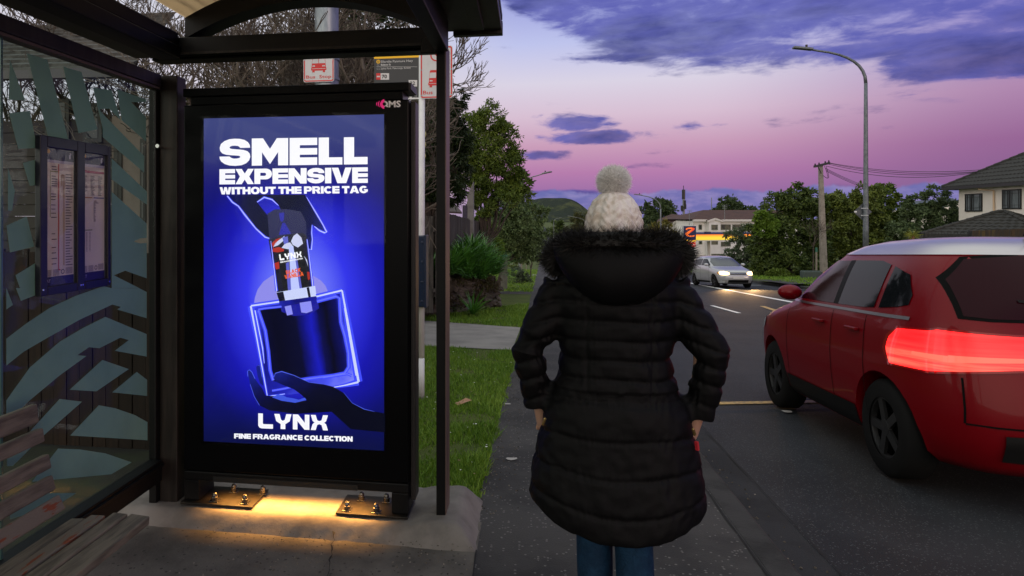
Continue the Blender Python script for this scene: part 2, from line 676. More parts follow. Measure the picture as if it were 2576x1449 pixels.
def heavy_text(mb, text, quad, fn, gap=5, space=38, font=HEAVY):
    """letters filling quad = (top-left, top-right, bottom-right, bottom-left) in photo pixels, placed in the world by fn"""
    wtot, pos = 0, []
    for i, ch in enumerate(text):
        if ch == ' ':
            wtot += space
            continue
        pos.append((ch, wtot))
        wtot += font[ch][0] + gap
    wtot -= gap
    (ax, ay), (bx, by), (cx, cy), (dx, dy) = quad

    def m_(x, y):
        u, v = x / wtot, 1 - y / 100.0
        X = (ax * (1 - u) + bx * u) * (1 - v) + (dx * (1 - u) + cx * u) * v
        Y = (ay * (1 - u) + by * u) * (1 - v) + (dy * (1 - u) + cy * u) * v
        return fn(X, Y)
    for ch, x0 in pos:
        mb.poly([[(x + x0, y) for x, y in o] for o in font[ch][1]], m_)


def plain_text(mb, text, o, ux, uz, h, width=None, bold=0.0, align='LEFT'):
    """built-in typeface: o = left end of the base line, ux/uz = unit directions, h = cap height in metres"""
    cu = bpy.data.curves.new('lettering', 'FONT')
    cu.body = text
    cu.size = 1.0
    cu.offset = bold
    cu.resolution_u = 2
    ob = bpy.data.objects.new('lettering', cu)
    COL.objects.link(ob)
    dg = bpy.context.evaluated_depsgraph_get()
    me = bpy.data.meshes.new_from_object(ob.evaluated_get(dg))
    vs = [v.co.copy() for v in me.vertices]
    fs = [tuple(p.vertices) for p in me.polygons]
    bpy.data.objects.remove(ob)
    bpy.data.curves.remove(cu)
    bpy.data.meshes.remove(me)
    if not vs:
        return
    x0 = min(v.x for v in vs)
    x1 = max(v.x for v in vs)
    sy = h / 0.70
    sx = sy if width is None else width / max(1e-6, (x1 - x0))
    off = 0 if align == 'LEFT' else -(x1 - x0) / 2 * sx if align == 'CENTER' else -(x1 - x0) * sx
    o, ux, uz = Vector(o), Vector(ux), Vector(uz)
    mb.add([o + ux * ((v.x - x0) * sx + off) + uz * (v.y * sy) for v in vs], fs)


def stroke(mb, pts, w, fn):
    """a thin drawn line along photo-pixel points, w pixels wide (w may taper)"""
    n = len(pts)
    if not isinstance(w, (list, tuple)):
        w = [w] * n
    L, R = [], []
    for i in range(n):
        a, b = pts[max(i - 1, 0)], pts[min(i + 1, n - 1)]
        dx, dy = b[0] - a[0], b[1] - a[1]
        l = sqrt(dx * dx + dy * dy) or 1
        nx, ny = -dy / l, dx / l
        L.append((pts[i][0] + nx * w[i] / 2, pts[i][1] + ny * w[i] / 2))
        R.append((pts[i][0] - nx * w[i] / 2, pts[i][1] - ny * w[i] / 2))
    vs = [fn(*p) for p in L] + [fn(*p) for p in R]
    mb.add(vs, [(i, i + 1, n + i + 1, n + i) for i in range(n - 1)])
# ------------------------------------------------------------------ setting: ground, road, paths
ASPHALT = mat('road_asphalt', (.024, .0265, .030, 1), .72, 0, .22, var=(.9, .38, .62), col2=(.015, .0165, .019, 1), bump=(190, .55, .006))
FOOTPATH = mat('footpath_asphalt', (.048, .045, .042, 1), .78, 0, .3, var=(1.7, .40, .60), col2=(.026, .0245, .023, 1), bump=(120, .5, .006))


def speckle(m_, scale, thr, col):
    """pale stone chips showing in the surface"""
    t = NT(m_.node_tree)
    b = t.n['Principled BSDF']
    src = b.inputs['Base Color'].links[0].from_socket
    tc = t.new('ShaderNodeTexCoord')
    v = t.new('ShaderNodeTexVoronoi')
    v.inputs['Scale'].default_value = scale
    t.l.new(tc.outputs['Object'], v.inputs['Vector'])
    sepc = t.new('ShaderNodeSeparateColor')
    t.l.new(v.outputs['Color'], sepc.inputs[0])
    on = t.m('MULTIPLY', t.m('GREATER_THAN', sepc.outputs[0], thr), t.m('LESS_THAN', v.outputs['Distance'], 0.42))
    t.put(b.inputs['Base Color'], t.mix(t.m('MULTIPLY', on, 0.8), src, col))


speckle(ASPHALT, 95, .86, (.085, .088, .092, 1))
speckle(FOOTPATH, 70, .90, (.15, .14, .13, 1))
CONC = mat('worn_concrete', (.130, .116, .100, 1), .85, 0, .3, var=(3.4, .36, .68), col2=(.070, .063, .055, 1), bump=(70, .5, .006))
speckle(CONC, 60, .93, (.035, .033, .03, 1))
PLINTH = mat('trowelled_concrete', (.19, .172, .155, 1), .82, 0, .3, var=(5, .36, .68), col2=(.125, .113, .102, 1), bump=(40, .35, .006))
DRIVE = mat('driveway_concrete', (.27, .25, .225, 1), .8, 0, .3, var=(2.1, .35, .7), col2=(.19, .175, .16, 1), bump=(60, .3))
KERB = mat('kerb_concrete', (.040, .039, .038, 1), .85, 0, .25, var=(4.5, .38, .62), col2=(.022, .022, .021, 1), bump=(60, .5))
LAWN = mat('turf', (.060, .085, .018, 1), .9, 0, .2, var=(1.7, .35, .68), col2=(.085, .105, .022, 1), bump=(45, .8, .03))
SOIL = mat('bare_soil', (.045, .038, .028, 1), .95)
LINE_W = mat('road_paint_white', (.80, .80, .78, 1), .6, var=(30, .5, .68), col2=(.50, .50, .49, 1))
LINE_Y = mat('road_paint_yellow', (.55, .34, .09, 1), .6, var=(22, .42, .6), col2=(.30, .20, .08, 1))

KL, KR = 1.03, 12.3           # kerb lines
YS = [-30, -15, -6, -2, 0, 1, 2] + [2 + i * .25 for i in range(1, 8)] + [4 + i for i in range(1, 30)] + [36 + i * 4 for i in range(40)] + \
     [200, 240, 300, 400, 600, 900, 1500, 3000]


def strip(name, xa, xb, off, m_, ya=-30.0, yb=3000.0, **kw):
    """sheet lying on the falling street between the lines xa(Y) and xb(Y)"""
    ys = [ya] + [y for y in YS if ya < y < yb] + [yb]
    mb = MB()
    vs, fs = [], []
    for y in ys:
        for X in (xa(y), xb(y)):
            vs.append((X, y, gz(y) + off))
    for i in range(len(ys) - 1):
        fs.append((2 * i, 2 * i + 1, 2 * i + 3, 2 * i + 2))
    mb.add(vs, fs)
    return tag(mb.build(name, m_), kind='structure', **kw)


# one ground sheet, sunk where the road runs
mb = MB()
cols = []
for y in YS:
    b = bend(y)
    row = [(-1500, .0), (-60, .0), (-14, .0), (-6, 0), (-3, 0), (-1.2, 0), (-.35, 0), (KL - .1 + b, 0), (KL + .05 + b, -.16), (6 + b, -.16), (KR - .05 + b, -.16),
           (KR + .06 + b, -.012), (KR + 6 + b, .05), (KR + 14, .12), (40, .4), (90, .6), (1500, .6)]
    cols.append([(x, y, gz(y) + dz) for x, dz in row])
n = len(cols[0])
for r in cols:
    mb.v.extend(r)
for i in range(len(cols) - 1):
    for k in range(n - 1):
        a = i * n + k
        mb.f.append((a, a + 1, a + n + 1, a + n))
        mb.mi.append(0)
tag(mb.build('ground', LAWN), kind='structure')

strip('road', lambda y: KL + .14 + bend(y), lambda y: KR + bend(y), -.118, ASPHALT)
strip('channel', lambda y: KL + .13 + bend(y), lambda y: KL + .40 + bend(y), -.108, mat('channel_seal', (.026, .027, .029, 1), .78, 0, .2, var=(3, .4, .6), col2=(.017, .018, .019, 1), bump=(120, .5, .006)), yb=220)
strip('footpath', lambda y: -.28 + bend(y), lambda y: KL + bend(y), .006, FOOTPATH, yb=400)


def kerb(name, x0, x1, flip):
    mb = MB()
    ys = [y for y in YS if -15 <= y <= 240]
    prof = [(x0, -.2), (x0, .008), (x0 + .12 * flip, .008), (x0 + .15 * flip, -.02), (x0 + .165 * flip, -.2)]
    vs = []
    for y in ys:
        for X, z in prof:
            vs.append((X + bend(y), y, gz(y) + z))
    k = len(prof)
    fs = []
    for i in range(len(ys) - 1):
        for j in range(k - 1):
            a = i * k + j
            fs.append((a, a + 1, a + 1 + k, a + k))
    mb.add(vs, fs)
    return tag(mb.build(name, KERB), kind='structure')


kerb('kerb', KL - .005, 0, 1)
kerb('kerb', KR + .05, 0, -1)

# dark joint between channel and seal, and between path and kerb
CRACK = mat('dirty_joint', (.008, .008, .008, 1), .95)


def wander(name, xf, off, wd, ya, yb, step=.12, seed=1):
    random.seed(seed)
    mb = MB()
    L, R = [], []
    y = ya
    while y < yb:
        x = xf(y) + noise.noise(Vector((y * 2.1, seed, 0))) * .012
        w_ = wd * (.35 + .9 * abs(noise.noise(Vector((y * 5, seed + 4, 0)))) * 1.6)
        L.append((x - w_ / 2, y, gz(y) + off))
        R.append((x + w_ / 2, y, gz(y) + off))
        y += step
    n_ = len(L)
    mb.add(L + R, [(i, n_ + i, n_ + i + 1, i + 1) for i in range(n_ - 1)])
    return tag(mb.build(name, CRACK), kind='structure')


wander('pavement_joint', lambda y: KL + .405 + bend(y), -.100, .014, 1.6, 16, seed=3)
wander('pavement_joint', lambda y: KL - .018 + bend(y), .011, .015, 1.6, 16, seed=5)

# painted markings
mb = MB()
for i in range(26):                                   # lane dashes
    y0 = 18.2 + (i - 1) * 7.2
    b = bend(y0)
    mb.face([(5.12 + b, y0, gz(y0) - .108), (5.24 + b, y0, gz(y0) - .108), (5.24 + b, y0 + 2.6, gz(y0 + 2.6) - .108), (5.12 + b, y0 + 2.6, gz(y0 + 2.6) - .108)])
y = 4.0
while y < 180:
    b0, b1 = bend(y), bend(y + 2)
    mb.face([(8.10 + b0, y, gz(y) - .108), (8.32 + b0, y, gz(y) - .108), (8.32 + b1, y + 2, gz(y + 2) - .108), (8.10 + b1, y + 2, gz(y + 2) - .108)])
    y += 2
mb.face([(9.3, 36.3, gz(36.3) - .108), (9.3, 36.45, gz(36.45) - .108), (12.0, 36.5, gz(36.5) - .108), (12.0, 36.35, gz(36.35) - .108)])
tag(mb.build('lane_marking', LINE_W), kind='structure')
mb = MB()
P0, P1 = Vector((1.46, 6.78, 0)), Vector((3.6, 7.35, 0))
for i in range(12):
    a, b = P0.lerp(P1, i / 12), P0.lerp(P1, (i + 1) / 12)
    mb.face([(a.x, a.y, gz(a.y) - .108), (b.x, b.y, gz(b.y) - .108), (b.x, b.y + .11, gz(b.y + .11) - .108), (a.x, a.y + .11, gz(a.y + .11) - .108)])
for i in range(30):                                   # no-stopping dashes along the far kerb side
    y0 = 60 + i * 2.2
    b = bend(y0) + 1.62
    mb.face([(b, y0, gz(y0) - .107), (b + .1, y0, gz(y0) - .107), (b + .1, y0 + 1.1, gz(y0 + 1.1) - .107), (b, y0 + 1.1, gz(y0 + 1.1) - .107)])
q = onG(1925, 775, -.1)
mb.face([(q.x - .08, q.y - .9, gz(q.y - .9) - .107), (q.x + .08, q.y - .9, gz(q.y - .9) - .107), (q.x + .3, q.y + .9, gz(q.y + .9) - .107), (q.x + .14, q.y + .9, gz(q.y + .9) - .107)])
tag(mb.build('stop_marking', LINE_Y), kind='structure')

# concrete floor of the stop
strip('shelter_floor', lambda y: -2.3, lambda y: -.235, .010, CONC, -3, 3.32)
wander('pavement_joint', lambda y: -.235, .016, .012, 1.2, 3.0, step=.05, seed=9)


def joint_line(a, b, w_, z, seed):
    random.seed(seed)
    mb = MB()
    a, b = Vector(a), Vector(b)
    d = b - a
    nrm = Vector((-d.y, d.x, 0)).normalized()
    k = 26
    L, R = [], []
    for i in range(k + 1):
        p = a + d * i / k + nrm * noise.noise(Vector((i * .5, seed, 0))) * .018
        ww = w_ * (.3 + abs(noise.noise(Vector((i * .9, seed + 7, 0)))) * 1.8)
        L.append((p.x + nrm.x * ww, p.y + nrm.y * ww, z))
        R.append((p.x - nrm.x * ww, p.y - nrm.y * ww, z))
    mb.add(L + R, [(i, k + 1 + i, k + 2 + i, i + 1) for i in range(k)])
    return tag(mb.build('pavement_joint', CRACK), kind='structure')


a, b = onZ(845, 1306, .02), onZ(822, 1470, .02)
joint_line((a.x, a.y, 0), (b.x, b.y, 0), .0035, .016, 2)


# mortar plinth the billboard and posts stand on: a low rounded mound
def plinth_h(x, y):
    e = min((y - 2.93) / .17, (3.68 - y) / .18, (x + 2.22) / .10, (-.19 - x) / .16)
    # front edge bows out under the billboard
    e += .14 * noise.noise(Vector((x * 2.2, y * 2.2, 2))) + .05 * noise.noise(Vector((x * 17, y * 17, 5)))
    e = max(0, min(1, e))
    e = e * e * (3 - 2 * e)
    top = .048 + .008 * noise.noise(Vector((x * 4, y * 4, 7))) + (.03 * max(0, 1 - ((x + .36) / .2) ** 2) if x > -.56 else 0)
    return top * e + (gz(y) - .03) * (1 - e)


mb = MB()
NX, NY = 130, 56
for j in range(NY + 1):
    for i in range(NX + 1):
        x, y = -2.26 + 2.16 * i / NX, 2.86 + .86 * j / NY
        mb.v.append((x, y, plinth_h(x, y) + .0025 * noise.noise(Vector((x * 26, y * 26, 0)))))
for j in range(NY):
    for i in range(NX):
        a = j * (NX + 1) + i
        mb.f.append((a, a + 1, a + NX + 2, a + NX + 1))
        mb.mi.append(0)
tag(mb.build('concrete_plinth', PLINTH, smooth=True), kind='structure')

# concrete driveway crossing the verge, asphalt crossings farther on
def cross(name, pts, m_, off):
    mb = MB()
    k = 14
    (a, b, c, d) = [Vector(p) for p in pts]     # near-left near-right far-right far-left
    vs = []
    for j in range(k + 1):
        for i in range(k + 1):
            u, v = i / k, j / k
            p = a.lerp(b, u).lerp(d.lerp(c, u), v)
            vs.append((p.x, p.y, gz(p.y) + off))
    fs = [(j * (k + 1) + i, j * (k + 1) + i + 1, (j + 1) * (k + 1) + i + 1, (j + 1) * (k + 1) + i) for j in range(k) for i in range(k)]
    mb.add(vs, fs)
    return tag(mb.build(name, m_), kind='structure')


nl, nr, fr, fl = onG(1060, 868), onG(1288, 882), onG(1310, 825), onG(1050, 800)
nl.x -= 1.2
fl.x -= 1.2
cross('driveway', [nl, nr, fr, fl], DRIVE, .010)
a1, b1, c1, d1 = onG(1255, 741), onG(1334, 741), onG(1340, 733), onG(1250, 733)
a1.x -= 2
d1.x -= 2
cross('driveway', [a1, b1, c1, d1], FOOTPATH, .010)
a1, b1, c1, d1 = onG(1300, 695), onG(1350, 694), onG(1350, 690), onG(1300, 691)
cross('driveway', [a1, b1, c1, d1], DRIVE, .012)
a1, b1, c1, d1 = onG(1830, 717), onG(1925, 724), onG(1990, 713), onG(1930, 708)
cross('driveway', [(KR - .1, 33.0, 0), (KR + .2, 39.0, 0), (KR + 6, 41.0, 0), (KR + 6, 38.5, 0)][:4], FOOTPATH, .10)

# the volcanic hill far behind the end of the street
mb = MB()
hc = at(1432, 545, 1500)
NXH, NYH = 60, 40
for j in range(NYH + 1):
    for i in range(NXH + 1):
        x, y = -300 + 600 * i / NXH, -260 + 520 * j / NYH
        xx = x / (120 if x < 0 else 66)
        r = sqrt(xx ** 2 + (y / 190) ** 2)
        h = 57 * math.exp(-(r ** 2.6) * .9) + 16 * math.exp(-((x + 150) / 110) ** 2 - (y / 150) ** 2)
        h += 4.0 * noise.noise(Vector((x * .02, y * .02, 3))) * min(1, h / 20)
        mb.v.append((hc.x - 18 + x, hc.y + y, -16 + h))
for j in range(NYH):
    for i in range(NXH):
        a = j * (NXH + 1) + i
        mb.f.append((a, a + 1, a + NXH + 2, a + NXH + 1))
        mb.mi.append(0)
HILL = mat('hill_turf', (.070, .080, .036, 1), .95, 0, .1, var=(.016, .42, .50), col2=(.028, .037, .026, 1), bump=(.12, .8, 5))
tag(mb.build('hill', HILL, smooth=True), kind='structure')

# dark bare earth between the shelter and the board fence
strip('soil', lambda y: -9, lambda y: -1.97, .008, mat('dark_earth', (.022, .018, .013, 1), .95, var=(3, .4, .65), col2=(.03, .034, .014, 1)), -6, 4.2)
# cracks and grit
for i, (p, q) in enumerate((((-.2, 4.35, 0), (1.0, 4.2, 0)), ((-.22, 6.9, 0), (1.05, 7.05, 0)), ((.15, 1.75, 0), (.98, 2.02, 0)))):
    o_ = joint_line(p, q, .0035, .011 + min(gz(p[1]), gz(q[1])), 20 + i)
    for v in o_.data.vertices:
        v.co.z = gz(v.co.y) + .011


def grit(name, label, n_, place, s0, s1, m_, seed):
    rnd = random.Random(seed)
    mb = MB()
    for _ in range(n_):
        x, y, z = place(rnd)
        s_ = rnd.uniform(s0, s1)
        a = rnd.uniform(0, 6.28)
        c = [Vector((x + s_ * rnd.uniform(.6, 1.2) * cos(a + k * 2.1), y + s_ * rnd.uniform(.6, 1.2) * sin(a + k * 2.1), z)) for k in range(3)]
        t_ = Vector((x, y, z + s_ * rnd.uniform(.5, 1.0)))
        mb.add(c + [t_], [(0, 1, 3), (1, 2, 3), (2, 0, 3)])
    return tag(mb.build(name, m_), label, 'grit', kind='stuff')


GRIT = mat('grit_mixed', (.10, .09, .08, 1), .9, isl=[(0, (.03, .025, .02, 1)), (.6, (.09, .075, .055, 1)), (1, (.22, .20, .17, 1))])
def gk(r):
    y = 1.4 + 9 * r.random() ** 1.5
    return KL + .17 + abs(r.gauss(0, .07)) + bend(y), y, gz(y) - .106
grit('grit', 'grit and leaf crumbs gathered in the kerb channel', 500, gk, .003, .011, GRIT, 1)
grit('grit', 'grit along the grass edge of the footpath', 500, lambda r: (lambda y: (-.26 + bend(y) + abs(r.gauss(0, .10)), y, gz(y) + .008))(3.4 + 6 * r.random()), .003, .009, GRIT, 2)
grit('grit', 'scattered grit on the shelter floor before the billboard', 330, lambda r: (r.uniform(-1.6, -.25), 3.0 - abs(r.gauss(0, .25)), .013), .002, .007, GRIT, 3)

# ------------------------------------------------------------------ bus shelter
YK = 3.15                      # face of the billboard and of the end frame
XG = -1.90                     # plane of the rear glass
XF = -.405                      # road-side post
fk = lambda x, y: onY(x, y, YK)

shelter = thing('bus_shelter', 'black metal bus shelter with barrel roof and frosted fern pattern on its rear glass', 'bus shelter', (-1.1, 1.6, 0))
ROOFIN = leafmat('roof_lining', [(0, (.80, .62, .42, 1)), (1, (.66, .49, .31, 1))], rough=.6, trans=.85)
ROOFOUT = leafmat('roof_sheet', [(0, (.88, .84, .76, 1)), (1, (.80, .76, .68, 1))], trans=.9)
SOFFIT = mat('soffit_sheet', (.05, .045, .042, 1), .5, .3, var=(5, .4, .7), col2=(.03, .028, .026, 1))

# posts
zt = fk(1110, 150).z
mb = MB()
x0, x1 = fk(1097.5, 800).x, fk(1122, 800).x
mb.box(x0, x1 - .004, YK, YK + .15, .0, 2.36)
mb.build('post', BLACK, shelter, bevel=.003)
mb = MB()
mb.box(x1 - .0035, x1, YK + .002, YK + .148, .05, 2.355)
mb.build('post_side_plate', mat('lit_bronze_plate', (.16, .105, .082, 1), .5, .3, .5, var=(3, .35, .7), col2=(.11, .07, .055, 1), aniso=(6, 6, .5)), shelter)  # side cover; the warm light on this face is put into its colour
xl0, xl1 = fk(399, 700).x, fk(443, 700).x
mb = MB()
mb.box(xl0, xl1, YK + .01, YK + .10, .0, 2.25)
mb.build('post', BRONZE, shelter, bevel=.004)
mb = MB()                       # dark inner channel the glass sits in
mb.box(fk(380, 700).x, xl0 - .002, YK - .02, YK + .07, .0, 2.24)
mb.build('post_channel', BLACK, shelter, bevel=.003)
for yy, nm in ((-.25, 'post'),):
    for xx in (-1.99, XF - .03):
        mb = MB()
        mb.box(xx, xx + .09, yy - .1, yy, .0, 2.25)
        mb.build('post', BRONZE, shelter, bevel=.004)
# hook and bolt on the left post
q = fk(408, 371)
mb = MB()
mb.tube([(q.x, YK + .01, q.z), (q.x + .005, YK - .05, q.z + .002)], .006, 8)
mb.tube([(q.x + .005, YK - .05, q.z + .002), (q.x + .006, YK - .056, q.z + .002)], .010, 8)
mb.build('bolt', CHROME, shelter)
for xx in (411, 423):
    q = fk(xx, 750)
    mb = MB()
    mb.lathe([(.007, -.001), (.007, .002), (.003, .002)], (q.x, YK + .009, q.z), 10, 'y')
    mb.build('rivet', CHROME, shelter)

# end cross-beam (two sections) and the arch above it
zb0, zb1 = onY(760, 150.5, YK + .10).z, fk(760, 141).z
bl, br = fk(380, 100).x, fk(1100, 100).x
ztop = fk(760, 85).z
zmid = fk(760, 133).z
mb = MB()
mb.box(bl, br, YK - .03, YK + .12, zmid, ztop)
mb.box(bl, br, YK + .0, YK + .10, zb0, zmid - .002)
mb.build('cross_beam', BLACK, shelter, bevel=.004)
mb = MB()
mb.box(bl + .1, br - .05, YK - .042, YK - .031, zmid + .004, zmid + .016)
mb.build('beam_trim', BRONZE, shelter)
mb = MB()                       # bracket at the road-side post
mb.box(br - .075, br + .004, YK - .045, YK - .001, zb0 - .025, zb0 + .05)
mb.build('bracket', BLACK, shelter, bevel=.004)

# roof: a barrel vault along the street, its road edge a flat overhanging eave
XA, XB = fk(470, 100).x, fk(1090, 100).x       # springing points of the arch
ZS = ztop - .004
RISE = fk(760, 4).z - ZS
def vault(u):                                   # u 0..1 across
    x = XA + (XB - XA) * u
    return x, ZS + RISE * (1 - (2 * u - 1) ** 2)
NV = 24
mb = MB()
for i in range(NV):                             # arch rib
    (xa, za), (xb, zb) = vault(i / NV), vault((i + 1) / NV)
    th0, th1 = .095, .095
    A = [Vector((xa, YK - .02, za)), Vector((xb, YK - .02, zb)), Vector((xb, YK + .10, zb)), Vector((xa, YK + .10, za))]
    B = [p + Vector((0, 0, .105)) for p in A]
    mb.hexa(A, B)
mb.build('arch_rib', BLACK, shelter)
mb = MB()
YR0, YR1 = -1.2, YK + .09
for i in range(NV):
    (xa, za), (xb, zb) = vault(i / NV), vault((i + 1) / NV)
    mb.face([(xa, YR0, za + .108), (xa, YR1, za + .108), (xb, YR1, zb + .108), (xb, YR0, zb + .108)])
mb.build('roof_lining', ROOFIN, shelter, smooth=True)
mb = MB()
for i in range(NV):
    (xa, za), (xb, zb) = vault(i / NV), vault((i + 1) / NV)
    A = [Vector((xa, YR0, za + .114)), Vector((xb, YR0, zb + .114)), Vector((xb, YR1, zb + .114)), Vector((xa, YR1, za + .114))]
    mb.hexa(A, [p + Vector((0, 0, .02)) for p in A])
mb.build('roof_sheet', ROOFOUT, shelter)
# long beams at the springings
mb = MB()
mb.box(-1.87, -1.765, -1.2, YK - .032, 2.39, 2.457)
mb.box(-1.87, -1.752, -1.2, YK - .034, 2.32, 2.388)
mb.build('long_beam', BLACK, shelter, bevel=.006)
mb = MB()
xr0 = fk(1064, 60).x
mb.box(-.446, -.38, -1.2, YK - .031, 2.31, 2.457)
mb.build('long_beam', BLACK, shelter, bevel=.006)
# pale infill strip under the rear beam
mb = MB()
mb.box(-1.99, -1.872, -1.2, YK - .05, 2.33, 2.40)
mb.build('gutter', SOFFIT, shelter)
# road-side eave
zc0 = ZS + .02
e1 = onY(1262, 112, YK + .16)
mb = MB()
mb.box(XF - .02, e1.x, -1.2, e1.y, 2.4585, zc0 + .052)
mb.build('eave', SOFFIT, shelter, bevel=.004)
mb = MB()
mb.box(XF + .025, e1.x + .004, e1.y + .002, e1.y + .05, zc0 - .01, zc0 + .056)
mb.box(e1.x - .012, e1.x + .004, -1.2, e1.y, zc0 + .055, zc0 + .085)
mb.build('eave_trim', BRONZE, shelter, bevel=.003)
mb = MB()
mb.box(XF + .13, XF + .19, -1.2, YK + .02, zc0 - .03, zc0 + .009)
mb.build('eave_rib', BRONZE, shelter)

# rear glass with rails
gx = lambda x, y: onX(x, y, XG)
pt, pb = gx(392, 200), gx(392, 1150)
zr0, zr1 = gx(393, 227).z, gx(393, 190).z
zg0 = gx(395, 1152).z
mb = MB()
mb.box(XG - .03, XG + .035, -.3, YK - .021, zr0 + .014, zr1)
mb.build('top_rail', BRONZE, shelter, bevel=.003)
mb = MB()
mb.box(XG - .02, XG + .028, -.3, YK - .022, zr0, zr0 + .012)
mb.build('rail_trim', mat('rail_trim_bronze', (.10, .075, .06, 1), .5, .4), shelter)
zl0 = gx(395, 1204).z
mb = MB()
mb.box(XG - .03, XG + .04, -.3, YK - .023, zl0, zg0)
mb.box(XG + .041, XG + .052, -.3, YK - .023, zg0 - .03, zg0 - .014)
mb.build('bottom_rail', BLACK, shelter, bevel=.003)
mb = MB()
mb.box(XG - .006, XG, -.28, YK - .03, zg0 - .01, zr0 + .01)
GLASS = glassmat('shelter_glass', (.86, .92, .90, 1), .33)
gl = mb.build('glass_panel', GLASS, shelter)
mb = MB()
ye = gx(3, 600).y
mb.box(XG - .008, XG + .004, ye - .006, ye + .004, zg0, zr0)
mb.build('glass_edge', mat('glass_edge_green', (.06, .13, .11, 1), .2), gl)

FROST = mat('frosted_film', (.155, .31, .25, 1), .75, 0, .3, var=(3, .4, .7), col2=(.13, .265, .215, 1))
z1 = lambda pts: [(x / 2, y / 2) for x, y in pts]
z2 = lambda pts: [(x / 2, 724.5 + y / 2) for x, y in pts]
films = [
    z1([(50, 300), (127, 505), (43, 502)]),
    z1([(135, 268), (238, 300), (345, 705), (245, 700)]),
    z1([(318, 335), (410, 362), (490, 650), (395, 670)]),
    z1([(468, 440), (562, 455), (608, 605), (548, 546), (503, 548), (519, 640), (520, 700), (515, 640)]),
    z1([(590, 450), (735, 500), (735, 514), (660, 514), (735, 590), (735, 712), (612, 605), (605, 560)]),
    z1([(505, 560), (725, 785), (725, 868), (517, 690), (516, 620)]),
    z1([(562, 797), (740, 965), (740, 1030), (562, 902)]),
    z1([(562, 965), (738, 1125), (738, 1196), (705, 1200), (672, 1215), (705, 1225), (738, 1222), (738, 1400), (630, 1362), (573, 1385), (700, 1449), (562, 1449)]),
    z1([(45, 570), (150, 557), (187, 745), (92, 748)]),
    z1([(115, 820), (200, 798), (200, 930), (150, 935)]),
    z1([(40, 845), (75, 960), (60, 1060), (40, 1060)]),
    z1([(33, 1135), (135, 1088), (172, 1240), (50, 1270)]),
    z1([(78, 1385), (192, 1315), (192, 1449), (100, 1449)]),
    z2([(32, 0), (65, 85), (32, 108)]),
    z2([(80, 0), (195, 0), (195, 30), (105, 65)]),
    z2([(32, 255), (130, 180), (250, 100), (380, 40), (520, -10), (562, 1), (700, 1), (738, 20), (738, 152), (590, 108), (607, 95), (565, 83), (400, 160), (240, 250), (120, 320), (32, 390)]),
    z2([(32, 565), (150, 400), (300, 270), (420, 200), (530, 145), (738, 232), (738, 345), (578, 316), (648, 262), (605, 250), (500, 303), (447, 298), (390, 338), (435, 342), (300, 440), (150, 565), (60, 650), (32, 660)]),
    z2([(350, 512), (515, 362), (648, 408), (485, 520)]),
    z2([(565, 525), (688, 422), (740, 462), (740, 543)]),
    z2([(35, 855), (170, 700), (300, 558), (413, 572), (205, 755), (65, 895), (35, 897)]),
    z2([(353, 742), (497, 590), (580, 605), (680, 640), (742, 675), (742, 766)]),
    z2([(160, 975), (292, 808), (400, 812), (530, 832), (663, 877), (560, 937), (320, 960)]),
    z2([(50, 1165), (50, 1120), (180, 1030), (385, 1032), (300, 1085)]),
]
mb = MB()
for f in films:
    mb.poly([f], lambda x, y: onX(x, y, XG + .003))
mb.build('frosted_pattern', FROST, gl)

# ------------------------------------------------------------------ bench
WOOD = mat('weathered_slat_wood', (.170, .150, .108, 1), .8, 0, .3, var=(9, .35, .7), col2=(.080, .070, .050, 1), aniso=(6, .7, 6), bump=(50, .6, .004))
WOODR = mat('worn_red_stain', (.165, .145, .104, 1), .7, 0, .3, var=(7, .575, .60), col2=(.20, .055, .02, 1), aniso=(9, 1.2, 9), bump=(50, .6, .004))
bench = thing('bench', 'weathered timber slat bench with peeling red stain under the rear glass', 'bench', (-1.45, 1.2, 0))
def slat(p, q, w, h, m_, up, bev=.006):
    """board whose visible long face runs p -> q"""
    mb = MB()
    mb.bar(p, q, w, h, up)
    return mb.build('slat', m_, bench, bevel=bev)


YB0 = -.6
seat_pts = [(217, 1304, .445, WOOD), (266, 1296, .45, WOODR), (322, 1291, .45, WOOD), (377, 1296, .44, WOOD)]
xs = []
for x, y, z, m_ in seat_pts:
    q = onZ(x, y, z)
    xs.append(q)
for i, (x, y, z, m_) in enumerate(seat_pts):
    q = xs[i]
    # the end given is the far right corner of the board; width ~ gap to its neighbour
    wd = .057 if i < 3 else .074
    cx = q.x - wd / 2
    slat((cx, YB0, z - .016), (cx, q.y, z - .016), wd, .032, m_, Vector((.05 * (i - 1.5), 0, 1)), .005)
back = [((90, 1014), (72, 1007)), ((103, 1094), (95, 1078)), ((119, 1162), (115, 1142)), ((128, 1227), (123, 1197)), ((158, 1280), (140, 1254))]
BK = [(-1.742, .81), (-1.733, .715), (-1.715, .625), (-1.69, .545), (-1.655, .475)]
for i, (X, z) in enumerate(BK):
    q = onX([88, 103, 119, 129, 150][i], [1040, 1094, 1160, 1214, 1265][i], X)
    tilt = [.12, .16, .22, .30, .55][i]
    slat((X, YB0, q.z), (X, q.y, q.z), .030, [.068, .050, .053, .053, .056][i], [WOOD, WOOD, WOOD, WOOD, WOODR][i], Vector((-tilt, 0, 1)), .006)
for yy in (1.62, .3):
    mb = MB()
    prev = None
    path = [(-1.80, .80), (-1.775, .62), (-1.735, .50), (-1.68, .425), (-1.55, .405), (-1.36, .405)]
    for a, b in zip(path[:-1], path[1:]):
        mb.bar((a[0], yy, a[1]), (b[0], yy, b[1]), .05, .03, Vector((1, 0, .3)))
    mb.bar((-1.60, yy, .40), (-1.60, yy, .012), .06, .06, Vector((1, 0, 0)))
    mb.box(-1.68, -1.52, yy - .07, yy + .07, .011, .02)
    mb.build('bracket', BLACK, bench, bevel=.003)
